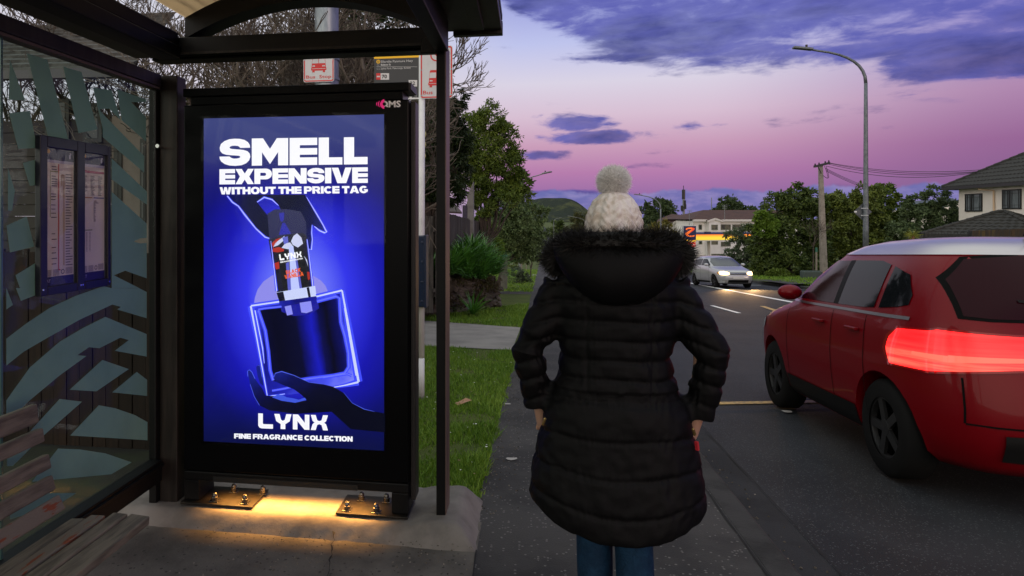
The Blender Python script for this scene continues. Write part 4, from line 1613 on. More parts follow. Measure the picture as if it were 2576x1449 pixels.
def stop_sign_panel(parent, xc, y, zlo, w_, h_, ban):
    mb = MB()
    f0 = lambda x, z: Vector((xc + x, y, z))
    mb.slab(round_rect(-w_ / 2, w_ / 2, zlo, zlo + h_, .022), f0, Vector((0, .003, 0)), 1)
    pn = mb.build('sign_panel', SIGNW, parent)
    mr, mw = MB(), MB()
    b_ = .012
    mr.poly([round_rect(-w_ / 2 + .006, w_ / 2 - .006, zlo + .006, zlo + h_ - .006, .020), round_rect(-w_ / 2 + .006 + b_, w_ / 2 - .006 - b_, zlo + .006 + b_, zlo + h_ - .006 - b_, .012)[::-1]],
            lambda x, z: Vector((xc + x, y - .001, z)))
    s_ = w_ * .50
    bz = zlo + .095
    bus_icon(mr, mw, lambda x, yy, l: Vector((xc - s_ / 2 + x * s_, y - l, bz + yy * s_)))
    plain_text(mr, 'Bus  Stop', (xc, y - .0015, zlo + .040), (1, 0, 0), (0, 0, 1), .034, w_ * .82, bold=.012, align='CENTER')
    if ban:
        cz, R_ = zlo + h_ - .085, .058
        mr.poly([[(R_ * cos(a * pi / 16), cz + R_ * sin(a * pi / 16)) for a in range(32)], [(R_ * .78 * cos(-a * pi / 16), cz + R_ * .78 * sin(-a * pi / 16)) for a in range(32)]],
                lambda x, z: Vector((xc + x, y - .0015, z)))
        mr.poly([[(-.042, cz + .034), (-.034, cz + .042), (.042, cz - .034), (.034, cz - .042)]], lambda x, z: Vector((xc + x, y - .0018, z)))
    mr.build('sign_print', RED, pn)
    mw.build('sign_print', SIGNW, pn)
    mb = MB()
    for sx in (-1, 1):
        for zz in (zlo + .03, zlo + h_ * .55):
            mb.lathe([(0, -.003), (.006, -.003), (.007, 0)], (xc + sx * (w_ / 2 - .012), y, zz), 8, 'y')
    mb.build('bolt', GALV, pn)
    return pn


# white pole with flag and sign
pbase = onG(1057, 1005)
YP = pbase.y
pf = lambda x, y: onY(x, y, YP)
stop_pole = thing('bus_stop_pole', 'white bus stop pole with rusty base carrying black flag and timetable box', 'bus stop', (pbase.x, YP, gz(YP)))
RUSTY = mat('chipped_white_paint', (.66, .68, .69, 1), .5, var=(8, .60, .64), col2=(.13, .055, .03, 1), aniso=(1, 1, .6))
mb = MB()
px_, zt_, zq_ = pf(1060, 700).x, pf(1060, 128).z, pf(1057, 900).z
mb.tube([(px_, YP, gz(YP)), (px_, YP, zq_)], .030, 14)
mb.build('pole_foot', RUSTY, stop_pole, smooth=True)
mb = MB()
mb.tube([(px_, YP, zq_ + .0005), (px_ + .005, YP, zt_)], .030, 14)
mb.build('pole', WHITE_P, stop_pole, smooth=True)
# square ban-and-bus sign, right of the pole
s0, s1 = pf(1058.5, 250), pf(1140, 250)
stop_sign_panel(stop_pole, (s0.x + s1.x) / 2, YP - .034, s0.z, s1.x - s0.x, pf(1100, 118).z - s0.z, True)
# black flag, left of the pole
f0, f1 = pf(942, 249), pf(1056.5, 246)
zf0, zf1 = f0.z, pf(1000, 147).z
fw = f1.x - f0.x
mb = MB()
mb.box(f0.x, f1.x, YP - .012, YP + .012, zf0, zf1 - .001)
flag = mb.build('flag_panel', mat('flag_charcoal', (.022, .024, .028, 1), .4), stop_pole)
mb = MB()
mb.box(f0.x, f1.x, YP - .0135, YP + .0135, zf1, pf(1000, 140).z)
mb.build('flag_top', mat('flag_yellow', S(.98, .76, .03), .45), flag)
mb = MB()
mb.box(f0.x - .002, f1.x + .012, YP - .015, YP + .015, zf0 - .014, zf0 - .001)
mb.build('flag_rail', WHITE_P, flag)
ff = lambda x, y, l=.014: onY((1200 + x / 3.963) / 1.5901, (180 + y / 3.963) / 1.5901, YP - l)
FW = mat('flag_white', (.62, .62, .62, 1), .5)
mb = MB()
def ft(text, x0, yb_, capx, x1, bold=0.0, m_=mb):
    a, b = ff(x0, yb_), ff(x1, yb_)
    plain_text(m_, text, a, (1, 0, 0), (0, 0, 1), ff(x0, yb_ - capx).z - a.z, b.x - a.x, bold)


ft('Ellerslie Panmure Hwy', 1284, 283, 36, 1788)
ft('Ballarat St', 1284, 327, 26, 1438, .02)
ft('Sylvia Park, Pakuranga, Botany', 1282, 388, 26, 1756)
ft('Near', 1224, 325, 12, 1258)
ft('Towards', 1212, 388, 12, 1272)
for i, w_ in enumerate(('please', 'signal', 'driver')):
    ft(w_, 1790, 812 + i * 22, 13, 1850)
mb.poly([[(1212, 343), (1860, 343), (1860, 347), (1212, 347)]], lambda x, y: ff(x, y))
mb.poly([[(1278, 447), (1413, 447), (1413, 550), (1278, 550)]], lambda x, y: ff(x, y))
mb.poly([[(1722, 555), (1858, 555), (1858, 658), (1722, 658)]], lambda x, y: ff(x, y))
for k in range(3):
    mb.poly([[(1218 + k * 17, 486), (1230 + k * 17, 490), (1234 + k * 17, 500), (1230 + k * 17, 510), (1218 + k * 17, 514)]], lambda x, y: ff(x, y, .0155))
mb.poly([[(1735, 800), (1765, 792), (1774, 810), (1774, 858), (1735, 858)]], lambda x, y: ff(x, y))
mb.build('flag_print', FW, flag)
mb = MB()
mb.poly([[(1208, 447), (1276, 447), (1276, 550), (1208, 550)]], lambda x, y: ff(x, y))
mb.build('flag_print', RED, flag)
mb = MB()
mb.poly([[(1242 + 30 * cos(a * pi / 12), 264 + 30 * sin(a * pi / 12)) for a in range(24)]], lambda x, y: ff(x, y))
mb.build('flag_print', mat('flag_yellow', S(.98, .76, .03), .45), flag)
mb = MB()
m2 = mb
for args in (('70', 1296, 528, 56, 1380, .03), ('32', 1745, 634, 56, 1824, .02)):
    a, b = ff(args[1], args[2], .0155), ff(args[4], args[2], .0155)
    plain_text(mb, args[0], a, (1, 0, 0), (0, 0, 1), ff(args[1], args[2] - args[3], .0155).z - a.z, b.x - a.x, args[5])
mb.poly([[(1226, 276), (1226, 250), (1258, 250), (1258, 276), (1252, 282), (1248, 276), (1236, 276), (1232, 282)], [(1232, 256), (1232, 268), (1252, 268), (1252, 256)]], lambda x, y: ff(x, y, .0155))
mb.build('flag_print', mat('flag_charcoal', (.022, .024, .028, 1), .4), flag)
# navy timetable box on the pole
b0, b1 = pf(1047, 770), pf(1077, 592)
mb = MB()
mb.box(b0.x - .06, b1.x - .012, YP - .075, YP + .05, b0.z, b1.z)
bx_ = mb.build('timetable_box', mat('navy_plastic', (.010, .020, .045, 1), .32, 0, .5), stop_pole, bevel=.012)
mb = MB()
mb.box(b1.x - .028, b1.x - .004, YP - .082, YP + .055, b0.z - .004, b1.z + .004)
for zz in (.08, .35, .63, .9):
    mb.lathe([(0, -.004), (.012, -.004), (.014, 0)], (b1.x - .045, YP - .0755, b0.z + (b1.z - b0.z) * zz), 10, 'y')
mb.build('box_edge', mat('navy_plastic', (.010, .020, .045, 1), .32, 0, .5), bx_, bevel=.006)

# ------------------------------------------------------------------ street lamps
def lamp_post(name, label, base, top_z, arm_end, r0, r1, m_, group='street lamps along the road', head=1.0, corner=1.5):
    """tall steel pole whose top bends over into a slightly rising arm"""
    t_ = thing(name, label, 'street lamp', tuple(base), group=group)
    base, arm_end = Vector(base), Vector(arm_end)
    mb = MB()
    horiz = Vector((arm_end.x - base.x, arm_end.y - base.y, 0))
    L_ = horiz.length
    h = horiz.normalized()
    zc_ = arm_end.z - L_ * .22 - corner * .55
    mb.tube([base, Vector((base.x, base.y, base.z + 1.3))], [r0 * 1.15, r0 * 1.12], 10)
    pts = [Vector((base.x, base.y, base.z + 1.3))]
    rads = [r0]
    n_ = 6
    for i in range(1, n_ + 1):
        f = i / n_
        pts.append(Vector((base.x, base.y, base.z + 1.3 + (zc_ - base.z - 1.3) * f)))
        rads.append(r0 + (r1 - r0) * f)
    mb.tube(pts, rads, 10)
    mb.build('pole', m_, t_, smooth=True)
    mb = MB()
    p0 = pts[-1]
    p1 = Vector((base.x, base.y, arm_end.z - L_ * .22 + .12))
    p2 = Vector((base.x, base.y, 0)) + h * corner
    p2.z = arm_end.z - (L_ - corner) * .22
    cur = []
    for i in range(9):
        f = i / 8
        cur.append(p0 * (1 - f) ** 2 + p1 * 2 * f * (1 - f) + p2 * f * f)
    cur.append(arm_end)
    mb.tube(cur, [r1 * (1 - .35 * i / 9) for i in range(10)], 8)
    mb.build('arm', m_, t_, smooth=True)
    mb = MB()
    a = arm_end - h * .1
    b = arm_end + h * .62 * head + Vector((0, 0, .10 * head))
    mb.bar(a, b, .26 * head, .085 * head)
    mb.build('lamp_head', DARKM if m_ is GALV else m_, t_, bevel=.02 * head)
    mb = MB()
    c = arm_end + h * .12 * head
    mb.tube([c + Vector((0, 0, .04 * head)), c + Vector((0, 0, .19 * head))], .045 * head, 8)
    mb.build('photocell', DARKM, t_)
    return t_


# great galvanised lamp column behind the billboard, with its own stop plate
YQ = 7.0
qf = lambda x, y: onY(x, y, YQ)
qx = qf(822, 100).x
lampA = lamp_post('street_lamp', 'thick galvanised lamp column behind the billboard with a bus stop plate', (qx, YQ, gz(YQ)), 9, (qx + 3.2, YQ + .4, 9.6), .135, .122, GALV)
sa, sb = qf(775, 225), qf(850.5, 225)
stop_sign_panel(lampA, (sa.x + sb.x) / 2, YQ - .15, qf(812, 213).z, sb.x - sa.x, .44, False)
mb = MB()
for zz in (qf(812, 200).z, qf(812, 150).z):
    mb.lathe([(.138, zz - .015), (.142, zz - .015), (.142, zz + .015), (.138, zz + .015)], (qx, YQ, 0), 16)
mb.build('band_clamp', GALV, lampA)

q = at(2178, 700, 26)
hd = onY(2000, 118, q.y)
lampB = lamp_post('street_lamp', 'tall grey lamp post with swan-neck arm reaching over the road past the red car', (q.x, q.y, gz(q.y) + .1), 8, (hd.x + .55, q.y, hd.z - .12), .105, .062, mat('aged_lamp_steel', (.16, .18, .20, 1), .5, .45, .5, var=(9, .4, .7), col2=(.10, .115, .13, 1)), corner=1.75)
sg = at(2176, 533, 25.85)
mb = MB()
R_ = .335
mb.slab([(R_, 0), (0, R_ * 1.02), (-R_, 0), (0, -R_ * 1.02)], lambda x, y: Vector((sg.x + .02 + x, sg.y + .22, sg.z + y)), Vector((0, .006, 0)), 1)
ds = mb.build('sign_back', mat('sign_back_alloy', (.075, .085, .10, 1), .5, .3), lampB)
mb = MB()
mb.box(sg.x - .29, sg.x - .20, sg.y + .212, sg.y + .2195, sg.z - .02, sg.z + .035)
mb.build('sticker', WHITE_P, ds)
mb = MB()
for zz in (.14, -.14):
    mb.box(sg.x - .12, sg.x + .14, sg.y + .05, sg.y + .06, sg.z + zz - .02, sg.z + zz + .02)
mb.build('band_clamp', GALV, ds)

FARST = mat('far_lamp_steel', (.20, .21, .22, 1), .5, .3)
q = at(1308, 600, 48)
hd = at(1386, 431, 46.5)
lamp_post('street_lamp', 'lamp post in the trees beyond the flax clump, only its arm clear of the leaves', (q.x, q.y, gz(q.y)), 7, (hd.x - .5, hd.y, hd.z - .15), .10, .055, FARST)
def far_lamp(x, ybase_t, xh, yh, label, th=None):
    q = at(x, 600, ybase_t)
    hd = at(xh, yh, ybase_t if th is None else th)
    return lamp_post('street_lamp', label, (q.x, q.y, gz(q.y)), 7, (hd.x, hd.y, hd.z), .10, .06, FARST, corner=1.6)


far_lamp(1662, 62, 1612, 491, 'slim grey lamp post just right of the white knitted hat')
far_lamp(1472, 150, 1435, 544, 'distant lamp post against the round dark tree left of the white hat')
far_lamp(1424, 210, 1404, 562, 'farther of the two small lamp posts below the grassy foot of the hill')
far_lamp(1429, 200, 1407, 562, 'nearer of the two small lamp posts below the grassy foot of the hill')
far_lamp(1393, 190, 1408, 548, 'tiny lamp post in front of the flat-topped dark conifer')

# ------------------------------------------------------------------ power pole and wires
q = at(2073, 705, 42)
POLEC = mat('power_pole_concrete', (.28, .25, .22, 1), .85, 0, .3, var=(5, .4, .7), col2=(.20, .175, .15, 1), bump=(30, .4))
ppole = thing('power_pole', 'square concrete power pole with a timber crossarm on the far verge', 'power pole', (q.x, q.y, gz(q.y)))
ztp = at(2064, 415, 42)
mb = MB()
w0, w1 = .18, .105
mb.hexa([(q.x - w0, q.y - w0, gz(q.y) - .1), (q.x + w0, q.y - w0, gz(q.y) - .1), (q.x + w0, q.y + w0, gz(q.y) - .1), (q.x - w0, q.y + w0, gz(q.y) - .1)],
        [(ztp.x - w1, ztp.y - w1, ztp.z), (ztp.x + w1, ztp.y - w1, ztp.z), (ztp.x + w1, ztp.y + w1, ztp.z), (ztp.x - w1, ztp.y + w1, ztp.z)])
mb.build('pole', POLEC, ppole)
ca, cb = at(2049, 419, 41.2), at(2086, 410, 42.6)
mb = MB()
mb.bar(ca, cb, .13, .13)
mb.bar(at(2057, 418, 41.5), at(2066, 436, 41.8), .04, .04)
mb.build('crossarm', mat('crossarm_timber', (.045, .04, .038, 1), .8), ppole)
mb = MB()
INS = []
for f in (.04, .3, .72, .97):
    p = ca.lerp(cb, f)
    INS.append(p + Vector((0, 0, .18)))
    mb.lathe([(.03, .06), (.05, .08), (.05, .11), (.03, .12), (.045, .14), (.02, .19), (0, .19)], tuple(p), 8)
mb.build('insulator', DARKM, ppole)
mb = MB()
for pp in (2066, 2070):
    a, b = at(pp + 8, 417, 41.6), at(2070, 441, 41.8)
    pts = [a.lerp(b, i / 8) + Vector((.25 * sin(pi * i / 8), 0, -.45 * sin(pi * i / 8))) for i in range(9)]
    mb.tube(pts, .014, 5)
mb.build('jumper_wire', DARKM, ppole)
rf = at(2072, 697, 41.75)
mb = MB()
for zz in (0, .28):
    mb.lathe([(0, -.02), (.085, -.02), (.085, 0)], (rf.x + .05, rf.y - .02, rf.z + zz), 12, 'y')
mb.build('reflector', mat('reflector_amber', S(.95, .70, .42), .3), ppole)


def wire(label, a, b, sag, r=.016):
    mb = MB()
    pts = [a.lerp(b, i / 16) - Vector((0, 0, sag * 4 * (i / 16) * (1 - i / 16))) for i in range(17)]
    mb.tube(pts, r, 5)
    o = mb.build('power_line', DARKM)
    return tag(o, label, 'power line', 'wires from the power pole')


H1 = [at(2470, 427, 36), at(2474, 430, 36), at(2463, 432, 36.4), at(2450, 435, 36.8)]
lbl = ['topmost wire from the crossarm to the white house roof', 'second wire from the crossarm to the white house roof',
       'third wire down from the crossarm to the white house roof', 'lowest wire from the crossarm to the white house roof']
st_ = [at(2088, 410, 42.6), at(2087, 411, 42.5), at(2084, 413, 42), at(2080, 418, 41.6)]
for i in range(4):
    wire(lbl[i], st_[i], H1[i], .30 + .05 * i)
for i in range(3):
    wire(['upper service cable dropping behind the hedge from the power pole', 'middle service cable dropping behind the hedge from the power pole',
          'lower service cable dropping behind the hedge from the power pole'][i], at(2078, 424 + 3 * i, 41.8), at(2270, 487 + 3 * i, 62), .35)

# ------------------------------------------------------------------ masts above the roofs
q0, q1 = at(1720, 545, 140), at(1719.5, 485, 140)
mast = thing('phone_mast', 'slim mobile phone mast with grey antenna drum above the flats', 'phone mast', (q0.x, q0.y, gz(q0.y)))
mb = MB()
mb.tube([(q0.x, q0.y, gz(q0.y)), (q0.x, q0.y, q1.z)], .26, 8)
mb.build('pole', FARST, mast)
mb = MB()
a, b = at(1719.5, 501, 140), at(1719.5, 477, 140)
mb.tube([a, b], .34, 10)
mb.tube([b, at(1719.5, 467, 140)], .07, 6)
mb.build('antenna_drum', DARKM, mast)
mb = MB()
for (dx, yy) in ((-4, 523), (4, 520), (3, 510), (-3, 526)):
    p = at(1719.5 + dx, yy, 139.6)
    mb.box(p.x - .22, p.x + .22, p.y - .2, p.y + .2, p.z - .5, p.z + .5)
mb.build('equipment_box', DARKM, mast)
q0 = at(1790, 556, 170)
mb = MB()
mb.tube([(q0.x, q0.y, gz(q0.y)), at(1790, 497, 170)], [.2, .1], 6)
tag(mb.build('radio_mast', FARST), 'thin bare radio mast against the cloud bank', 'mast')

# ------------------------------------------------------------------ stakes, marker posts, bins, litter
def stake(x, y, t_, h, label, cat='tree stake'):
    p = onG(x, y) if t_ is None else at(x, y, t_)
    th_ = thing('timber_stake', label, cat, (p.x, p.y, p.z), group='green topped stakes on the verges')
    s_ = .045
    mb = MB()
    mb.box(p.x - s_, p.x + s_, p.y - s_, p.y + s_, p.z - .05, p.z + h * .86)
    mb.build('stake_shaft', mat('pale_stake_timber', (.20, .18, .14, 1), .8), th_)
    mb = MB()
    mb.box(p.x - s_ - .004, p.x + s_ + .004, p.y - s_ - .004, p.y + s_ + .004, p.z + h * .861, p.z + h)
    mb.build('stake_cap', mat('stake_green_paint', (.02, .12, .08, 1), .6), th_)


q = at(2054, 705, 41)
stake(2053.5, 705, 41, 2.05, 'green topped stake beside the bare sapling on the far verge')
q = onG(1312, 693)
stake(1312, 693, None, 1.7, 'green topped stake on the grass strip by the footpath')
stake(1324, 679, None, 1.7, 'more distant green topped stake on the grass strip')
p = onG(1268, 728)
mp = thing('marker_post', 'pale grey marker post with green top by the flax clump', 'marker post', (p.x, p.y, p.z))
mb = MB()
h_ = (728 - 641) / F * (p - EYE).length * .98
mb.box(p.x - .13, p.x + .13, p.y - .08, p.y + .08, p.z - .05, p.z + h_ * .93)
mb.build('post_body', mat('marker_timber', (.16, .165, .13, 1), .8, var=(6, .4, .7), col2=(.11, .115, .09, 1)), mp, bevel=.01)
mb = MB()
mb.box(p.x - .14, p.x + .14, p.y - .09, p.y + .09, p.z + h_ * .931, p.z + h_)
mb.build('post_cap', mat('stake_green_paint', (.02, .12, .08, 1), .6), mp, bevel=.01)
p = at(2040, 710, 40.5)
mb = MB()
mb.box(p.x - .55, p.x + .55, p.y - .3, p.y + .3, gz(p.y) - .1, gz(p.y) + .55)
tag(mb.build('utility_box', mat('utility_green', (.035, .055, .048, 1), .6), bevel=.08), 'low grey-green utility box at the foot of the bare sapling', 'utility box')

p = onG(1165, 1023)
mb = MB()
pts = [(-.075, .0), (-.04, .03), (.02, .035), (.08, .005), (.03, -.028), (-.04, -.025)]
mb.poly([pts], lambda x, y: Vector((p.x + x, p.y + y * 1.4, p.z + .045 + .02 * sin(x * 30) + y * .3)))
tag(mb.build('dead_leaf', mat('dry_leaf', (.36, .20, .12, 1), .7)), 'curled dry pinkish leaf lying on the lawn', 'leaf')
for (x, y, s_, l_) in ((1276, 1018, .045, 'scrap of white paper on the edge of the footpath'), (1286, 1157, .05, 'pale crumpled scrap on the footpath beside the black coat'),
                       (1980, 1037, .07, 'flattened pale scrap on the road under the red car')):
    p = onG(x, y, -.11 if x > 1900 else .006)
    mb = MB()
    random.seed(int(x))
    pts = [(s_ * random.uniform(.6, 1.1) * cos(a * pi / 4), s_ * random.uniform(.4, .8) * sin(a * pi / 4)) for a in range(8)]
    mb.poly([pts], lambda xx, yy: Vector((p.x + xx, p.y + yy, p.z + .008 + .05 * abs(xx))))
    tag(mb.build('paper_scrap', mat('litter_white', (.33, .31, .29, 1), .8)), l_, 'litter')
# ------------------------------------------------------------------ foliage
GR_DARK = leafmat('leaf_dark', [(0, (.018, .028, .009, 1)), (.5, (.050, .068, .019, 1)), (1, (.125, .140, .036, 1))])
GR_MID = leafmat('leaf_mid', [(0, (.026, .040, .009, 1)), (.5, (.075, .10, .018, 1)), (1, (.18, .20, .036, 1))])
GR_OLIVE = leafmat('leaf_olive', [(0, (.034, .044, .013, 1)), (.5, (.098, .110, .028, 1)), (1, (.20, .20, .048, 1))])
GR_GREY = leafmat('leaf_greygreen', [(0, (.038, .055, .028, 1)), (.5, (.10, .13, .062, 1)), (1, (.21, .25, .12, 1))])
GR_LIME = leafmat('leaf_lime', [(0, (.035, .060, .008, 1)), (.5, (.085, .13, .016, 1)), (1, (.15, .20, .03, 1))])
GR_RUST = leafmat('leaf_autumn', [(0, (.05, .045, .012, 1)), (.5, (.12, .095, .020, 1)), (1, (.22, .15, .03, 1))])
GR_FAR = leafmat('leaf_far', [(0, (.020, .030, .014, 1)), (.5, (.042, .058, .026, 1)), (1, (.080, .095, .045, 1))])
BARK = mat('brown_bark', (.06, .045, .035, 1), .9, var=(8, .4, .7), col2=(.035, .027, .022, 1), bump=(25, .6))
BARKG = mat('lichen_bark', (.135, .118, .095, 1), .9, var=(3.2, .36, .62), col2=(.065, .045, .035, 1), bump=(40, .5))
TWIG = mat('bare_twig', (.16, .135, .105, 1), .9, var=(1.7, .4, .6), col2=(.07, .052, .040, 1))


def leaf(mb, p, size, rnd, slim=.42, droop=0.0):
    d = Vector((rnd.gauss(0, 1), rnd.gauss(0, 1), rnd.gauss(0, .8) - droop)).normalized()
    s_ = d.cross(Vector((rnd.gauss(0, 1), rnd.gauss(0, 1), rnd.gauss(0, 1)))).normalized()
    L = size * rnd.uniform(.6, 1.35)
    w_ = L * slim
    n_ = d.cross(s_) * (L * .12)
    mb.face([p, p + d * L * .5 + s_ * w_ * .5 + n_, p + d * L, p + d * L * .5 - s_ * w_ * .5 + n_])


def crown(mb, lobes, n_clump, per, size, seed, slim=.42, clump_r=.30, droop=.2, hollow=.35):
    """leaf clumps through a set of ellipsoid lobes: (centre, (rx, ry, rz))"""
    rnd = random.Random(seed)
    vols = [l[1][0] * l[1][1] * l[1][2] for l in lobes]
    tot = sum(v ** .67 for v in vols)
    for (c, r), v in zip(lobes, vols):
        k = max(3, int(n_clump * v ** .67 / tot))
        for _ in range(k):
            d = Vector((rnd.gauss(0, 1), rnd.gauss(0, 1), rnd.gauss(0, 1))).normalized()
            q = rnd.uniform(hollow, 1.0) ** .55
            cc = Vector(c) + Vector((d.x * r[0], d.y * r[1], d.z * r[2])) * q
            cr = clump_r * min(r) * rnd.uniform(.55, 1.25)
            for _ in range(int(per * rnd.uniform(.6, 1.4))):
                e = Vector((rnd.gauss(0, 1), rnd.gauss(0, 1), rnd.gauss(0, .75)))
                e = e.normalized() * (rnd.random() ** .5)
                leaf(mb, cc + e * cr, size, rnd, slim, droop)


def limb_tree(mb, base, targets, r0, seed, fork=.35):
    """trunk and limbs reaching from base towards the targets"""
    rnd = random.Random(seed)
    base = Vector(base)
    c = sum((Vector(t_) for t_ in targets), Vector()) / len(targets)
    fk_ = base.lerp(c, fork)
    mid = base.lerp(fk_, .5) + Vector((rnd.uniform(-.1, .1), 0, 0))
    mb.tube([base - Vector((0, 0, .1)), mid, fk_], [r0, r0 * .8, r0 * .65], 8)
    for t_ in targets:
        t_ = Vector(t_)
        k = 6
        pts = []
        for i in range(k + 1):
            f = i / k
            p = fk_.lerp(t_, f) + Vector((0, 0, .12 * (t_ - fk_).length * sin(pi * f) * .5))
            p += Vector((noise.noise(p * .9 + Vector((seed, 0, 0))), noise.noise(p * .9 + Vector((0, seed, 3))), 0)) * .12 * (t_ - fk_).length * f * (1 - f) * 3
            pts.append(p)
        mb.tube(pts, [r0 * .55 * (1 - .85 * i / k) for i in range(k + 1)], 6)


def P(x, y, t_):
    return at(x, y, t_)


def tree(name, label, cat, t_, base_xy, lobes_px, size, n, per, m_, seed, r0=.15, slim=.42, group=None, depth=.8, bark=None, fork=.35, clump_r=.30, droop=.2, hollow=.35, trunk=True):
    """lobes_px: (x, y, half width, half height) in photo pixels at camera distance t_"""
    q = at(base_xy[0], base_xy[1], t_)
    bz = gz(q.y) + (.1 if q.x > 10 else 0)
    th_ = thing(name, label, cat, (q.x, q.y, bz), group=group)
    k = t_ / F
    rnd = random.Random(seed)
    lobes = []
    for (x, y, rx, ry) in lobes_px:
        c = at(x, y, t_ + rnd.uniform(-.25, .35) * rx * k)
        lobes.append((c, (rx * k, max(rx * k * depth, .25), ry * k)))
    mb = MB()
    crown(mb, lobes, n, per, size, seed, slim, clump_r, droop, hollow)
    mb.build('crown', m_, th_)
    if trunk:
        mb = MB()
        limb_tree(mb, (q.x, q.y, bz), [c for c, r in lobes], r0, seed, fork)
        mb.build('trunk', bark or BARK, th_)
    return th_


# --- left side of the street
tree('evergreen_tree', 'tall loose leafy tree with sky showing through its lower stems', 'tree', 24, (1205, 590),
     [(1235, 300, 38, 42), (1190, 320, 42, 46), (1265, 350, 40, 48), (1215, 390, 62, 50), (1285, 420, 40, 40), (1170, 400, 45, 60), (1310, 460, 26, 36), (1240, 450, 70, 32), (1195, 490, 26, 34), (1300, 395, 24, 30), (1270, 490, 50, 34), (1215, 520, 30, 26), (1320, 490, 22, 26)],
     .15, 430, 60, GR_MID, 11, r0=.10, slim=.30, fork=.30, clump_r=.40, hollow=.4)
tree('pohutukawa_tree', 'rounded grey-green coastal tree shading the footpath beyond the flax', 'tree', 27, (1252, 722),
     [(1290, 490, 42, 42), (1255, 540, 48, 46), (1320, 545, 46, 46), (1295, 585, 62, 44), (1350, 590, 30, 36), (1250, 610, 40, 34), (1335, 630, 36, 22), (1365, 545, 20, 34), (1300, 640, 40, 22), (1285, 470, 34, 28), (1240, 580, 34, 40), (1320, 600, 60, 50), (1280, 560, 60, 60)],
     .115, 640, 62, GR_GREY, 12, r0=.14, slim=.45, fork=.40, clump_r=.28)
tree('conifer_tree', 'dark feathery conifer rising behind the bus stop sign and shelter post', 'tree', 14.5, (1075, 640),
     [(1090, 330, 60, 90), (1130, 300, 44, 60), (1115, 400, 60, 70), (1150, 420, 36, 60), (1080, 440, 55, 70), (1130, 480, 44, 44), (1160, 350, 26, 50), (1150, 250, 30, 28), (1060, 290, 30, 60)],
     .15, 260, 85, leafmat('leaf_cypress', [(0, (.006, .010, .004, 1)), (.55, (.016, .026, .008, 1)), (1, (.040, .055, .014, 1))]), 13, r0=.2, slim=.16, clump_r=.34, droop=.8, hollow=.3)
tree('garden_shrub', 'yellow-green garden shrub at the end of the grey paling fence', 'shrub', 25, (1222, 690),
     [(1222, 590, 26, 36), (1235, 625, 30, 36), (1200, 560, 16, 20)], .12, 60, 50, GR_LIME, 14, r0=.05, slim=.5)
tree('lavender_bush', 'low rounded dusky bush beyond the marker post', 'shrub', 31, (1300, 718),
     [(1298, 698, 30, 24), (1318, 700, 22, 20)], .10, 60, 60, leafmat('leaf_dusky', [(0, (.02, .026, .018, 1)), (1, (.07, .08, .055, 1))]), 15, r0=.05, slim=.2, droop=-.6)
tree('street_tree', 'small dark street tree behind the pohutukawa beside the footpath', 'tree', 40, (1336, 684),
     [(1335, 622, 20, 26), (1345, 640, 18, 22), (1325, 648, 16, 18)], .13, 50, 40, GR_DARK, 16, r0=.05)
tree('roadside_hedge', 'bushy hedge along the fence line beyond the grey-green tree', 'hedge', 52, (1312, 684),
     [(1306, 655, 14, 26), (1318, 640, 16, 24), (1290, 650, 16, 30)], .16, 60, 40, GR_OLIVE, 17, trunk=False)

# --- bare tree behind the shelter
def bare(mb, base, d0, L0, r0, depth, rnd, lo=.006, spread=.62, lift=.10, xmax=99):
    stack = [(Vector(base), Vector(d0).normalized(), L0, r0, depth)]
    while stack:
        p, d, L, r, k = stack.pop()
        if p.x + d.x * L * .8 > xmax - .07 * max(0, p.y - 9):
            continue
        n_ = 4
        pts, cur, dd = [p], p, d
        for i in range(n_):
            dd = (dd + Vector((rnd.gauss(0, .15), rnd.gauss(0, .15), rnd.gauss(0, .12) + lift * .4))).normalized()
            cur = cur + dd * L / n_
            pts.append(cur)
        r1 = r * .66
        mb.tube(pts, [r + (r1 - r) * i / n_ for i in range(n_ + 1)], 7 if r > .03 else 5 if r > .012 else 4, cap=False)
        if k <= 0:
            continue
        for j in range(rnd.choice((2, 3, 3)) if k > 1 else 3):
            ax = Vector((rnd.gauss(0, 1), rnd.gauss(0, 1), rnd.gauss(0, 1))).normalized()
            nd = (dd + ax * spread * rnd.uniform(.6, 1.3)).normalized()
            at_ = pts[-1] if j < 2 else pts[rnd.randint(1, n_ - 1)]
            stack.append((at_, nd, L * rnd.uniform(.62, .88), max(lo, r1 * rnd.uniform(.6, .9)), k - 1))


def bare_tree(label, base, dirs, L0, r0, depth, seed, group='bare winter trees behind the shelter', lo=.006, spread=.62):
    th_ = thing('bare_tree', label, 'tree', tuple(base), group=group)
    rnd = random.Random(seed)
    mb = MB()
    top = Vector(base) + Vector((0, 0, 1.0))
    mb.tube([base, Vector(base).lerp(top, .5), top], [r0 * 1.2, r0 * 1.05, r0], 8)
    mb.build('trunk', BARKG, th_, smooth=True)
    mb = MB()
    for d in dirs:
        bare(mb, top - Vector((0, 0, .05)), d, L0 * rnd.uniform(.85, 1.15), r0 * rnd.uniform(.55, .8), depth, rnd, lo, spread, xmax=-1.0)
    mb.build('branches', TWIG, th_)
    return th_


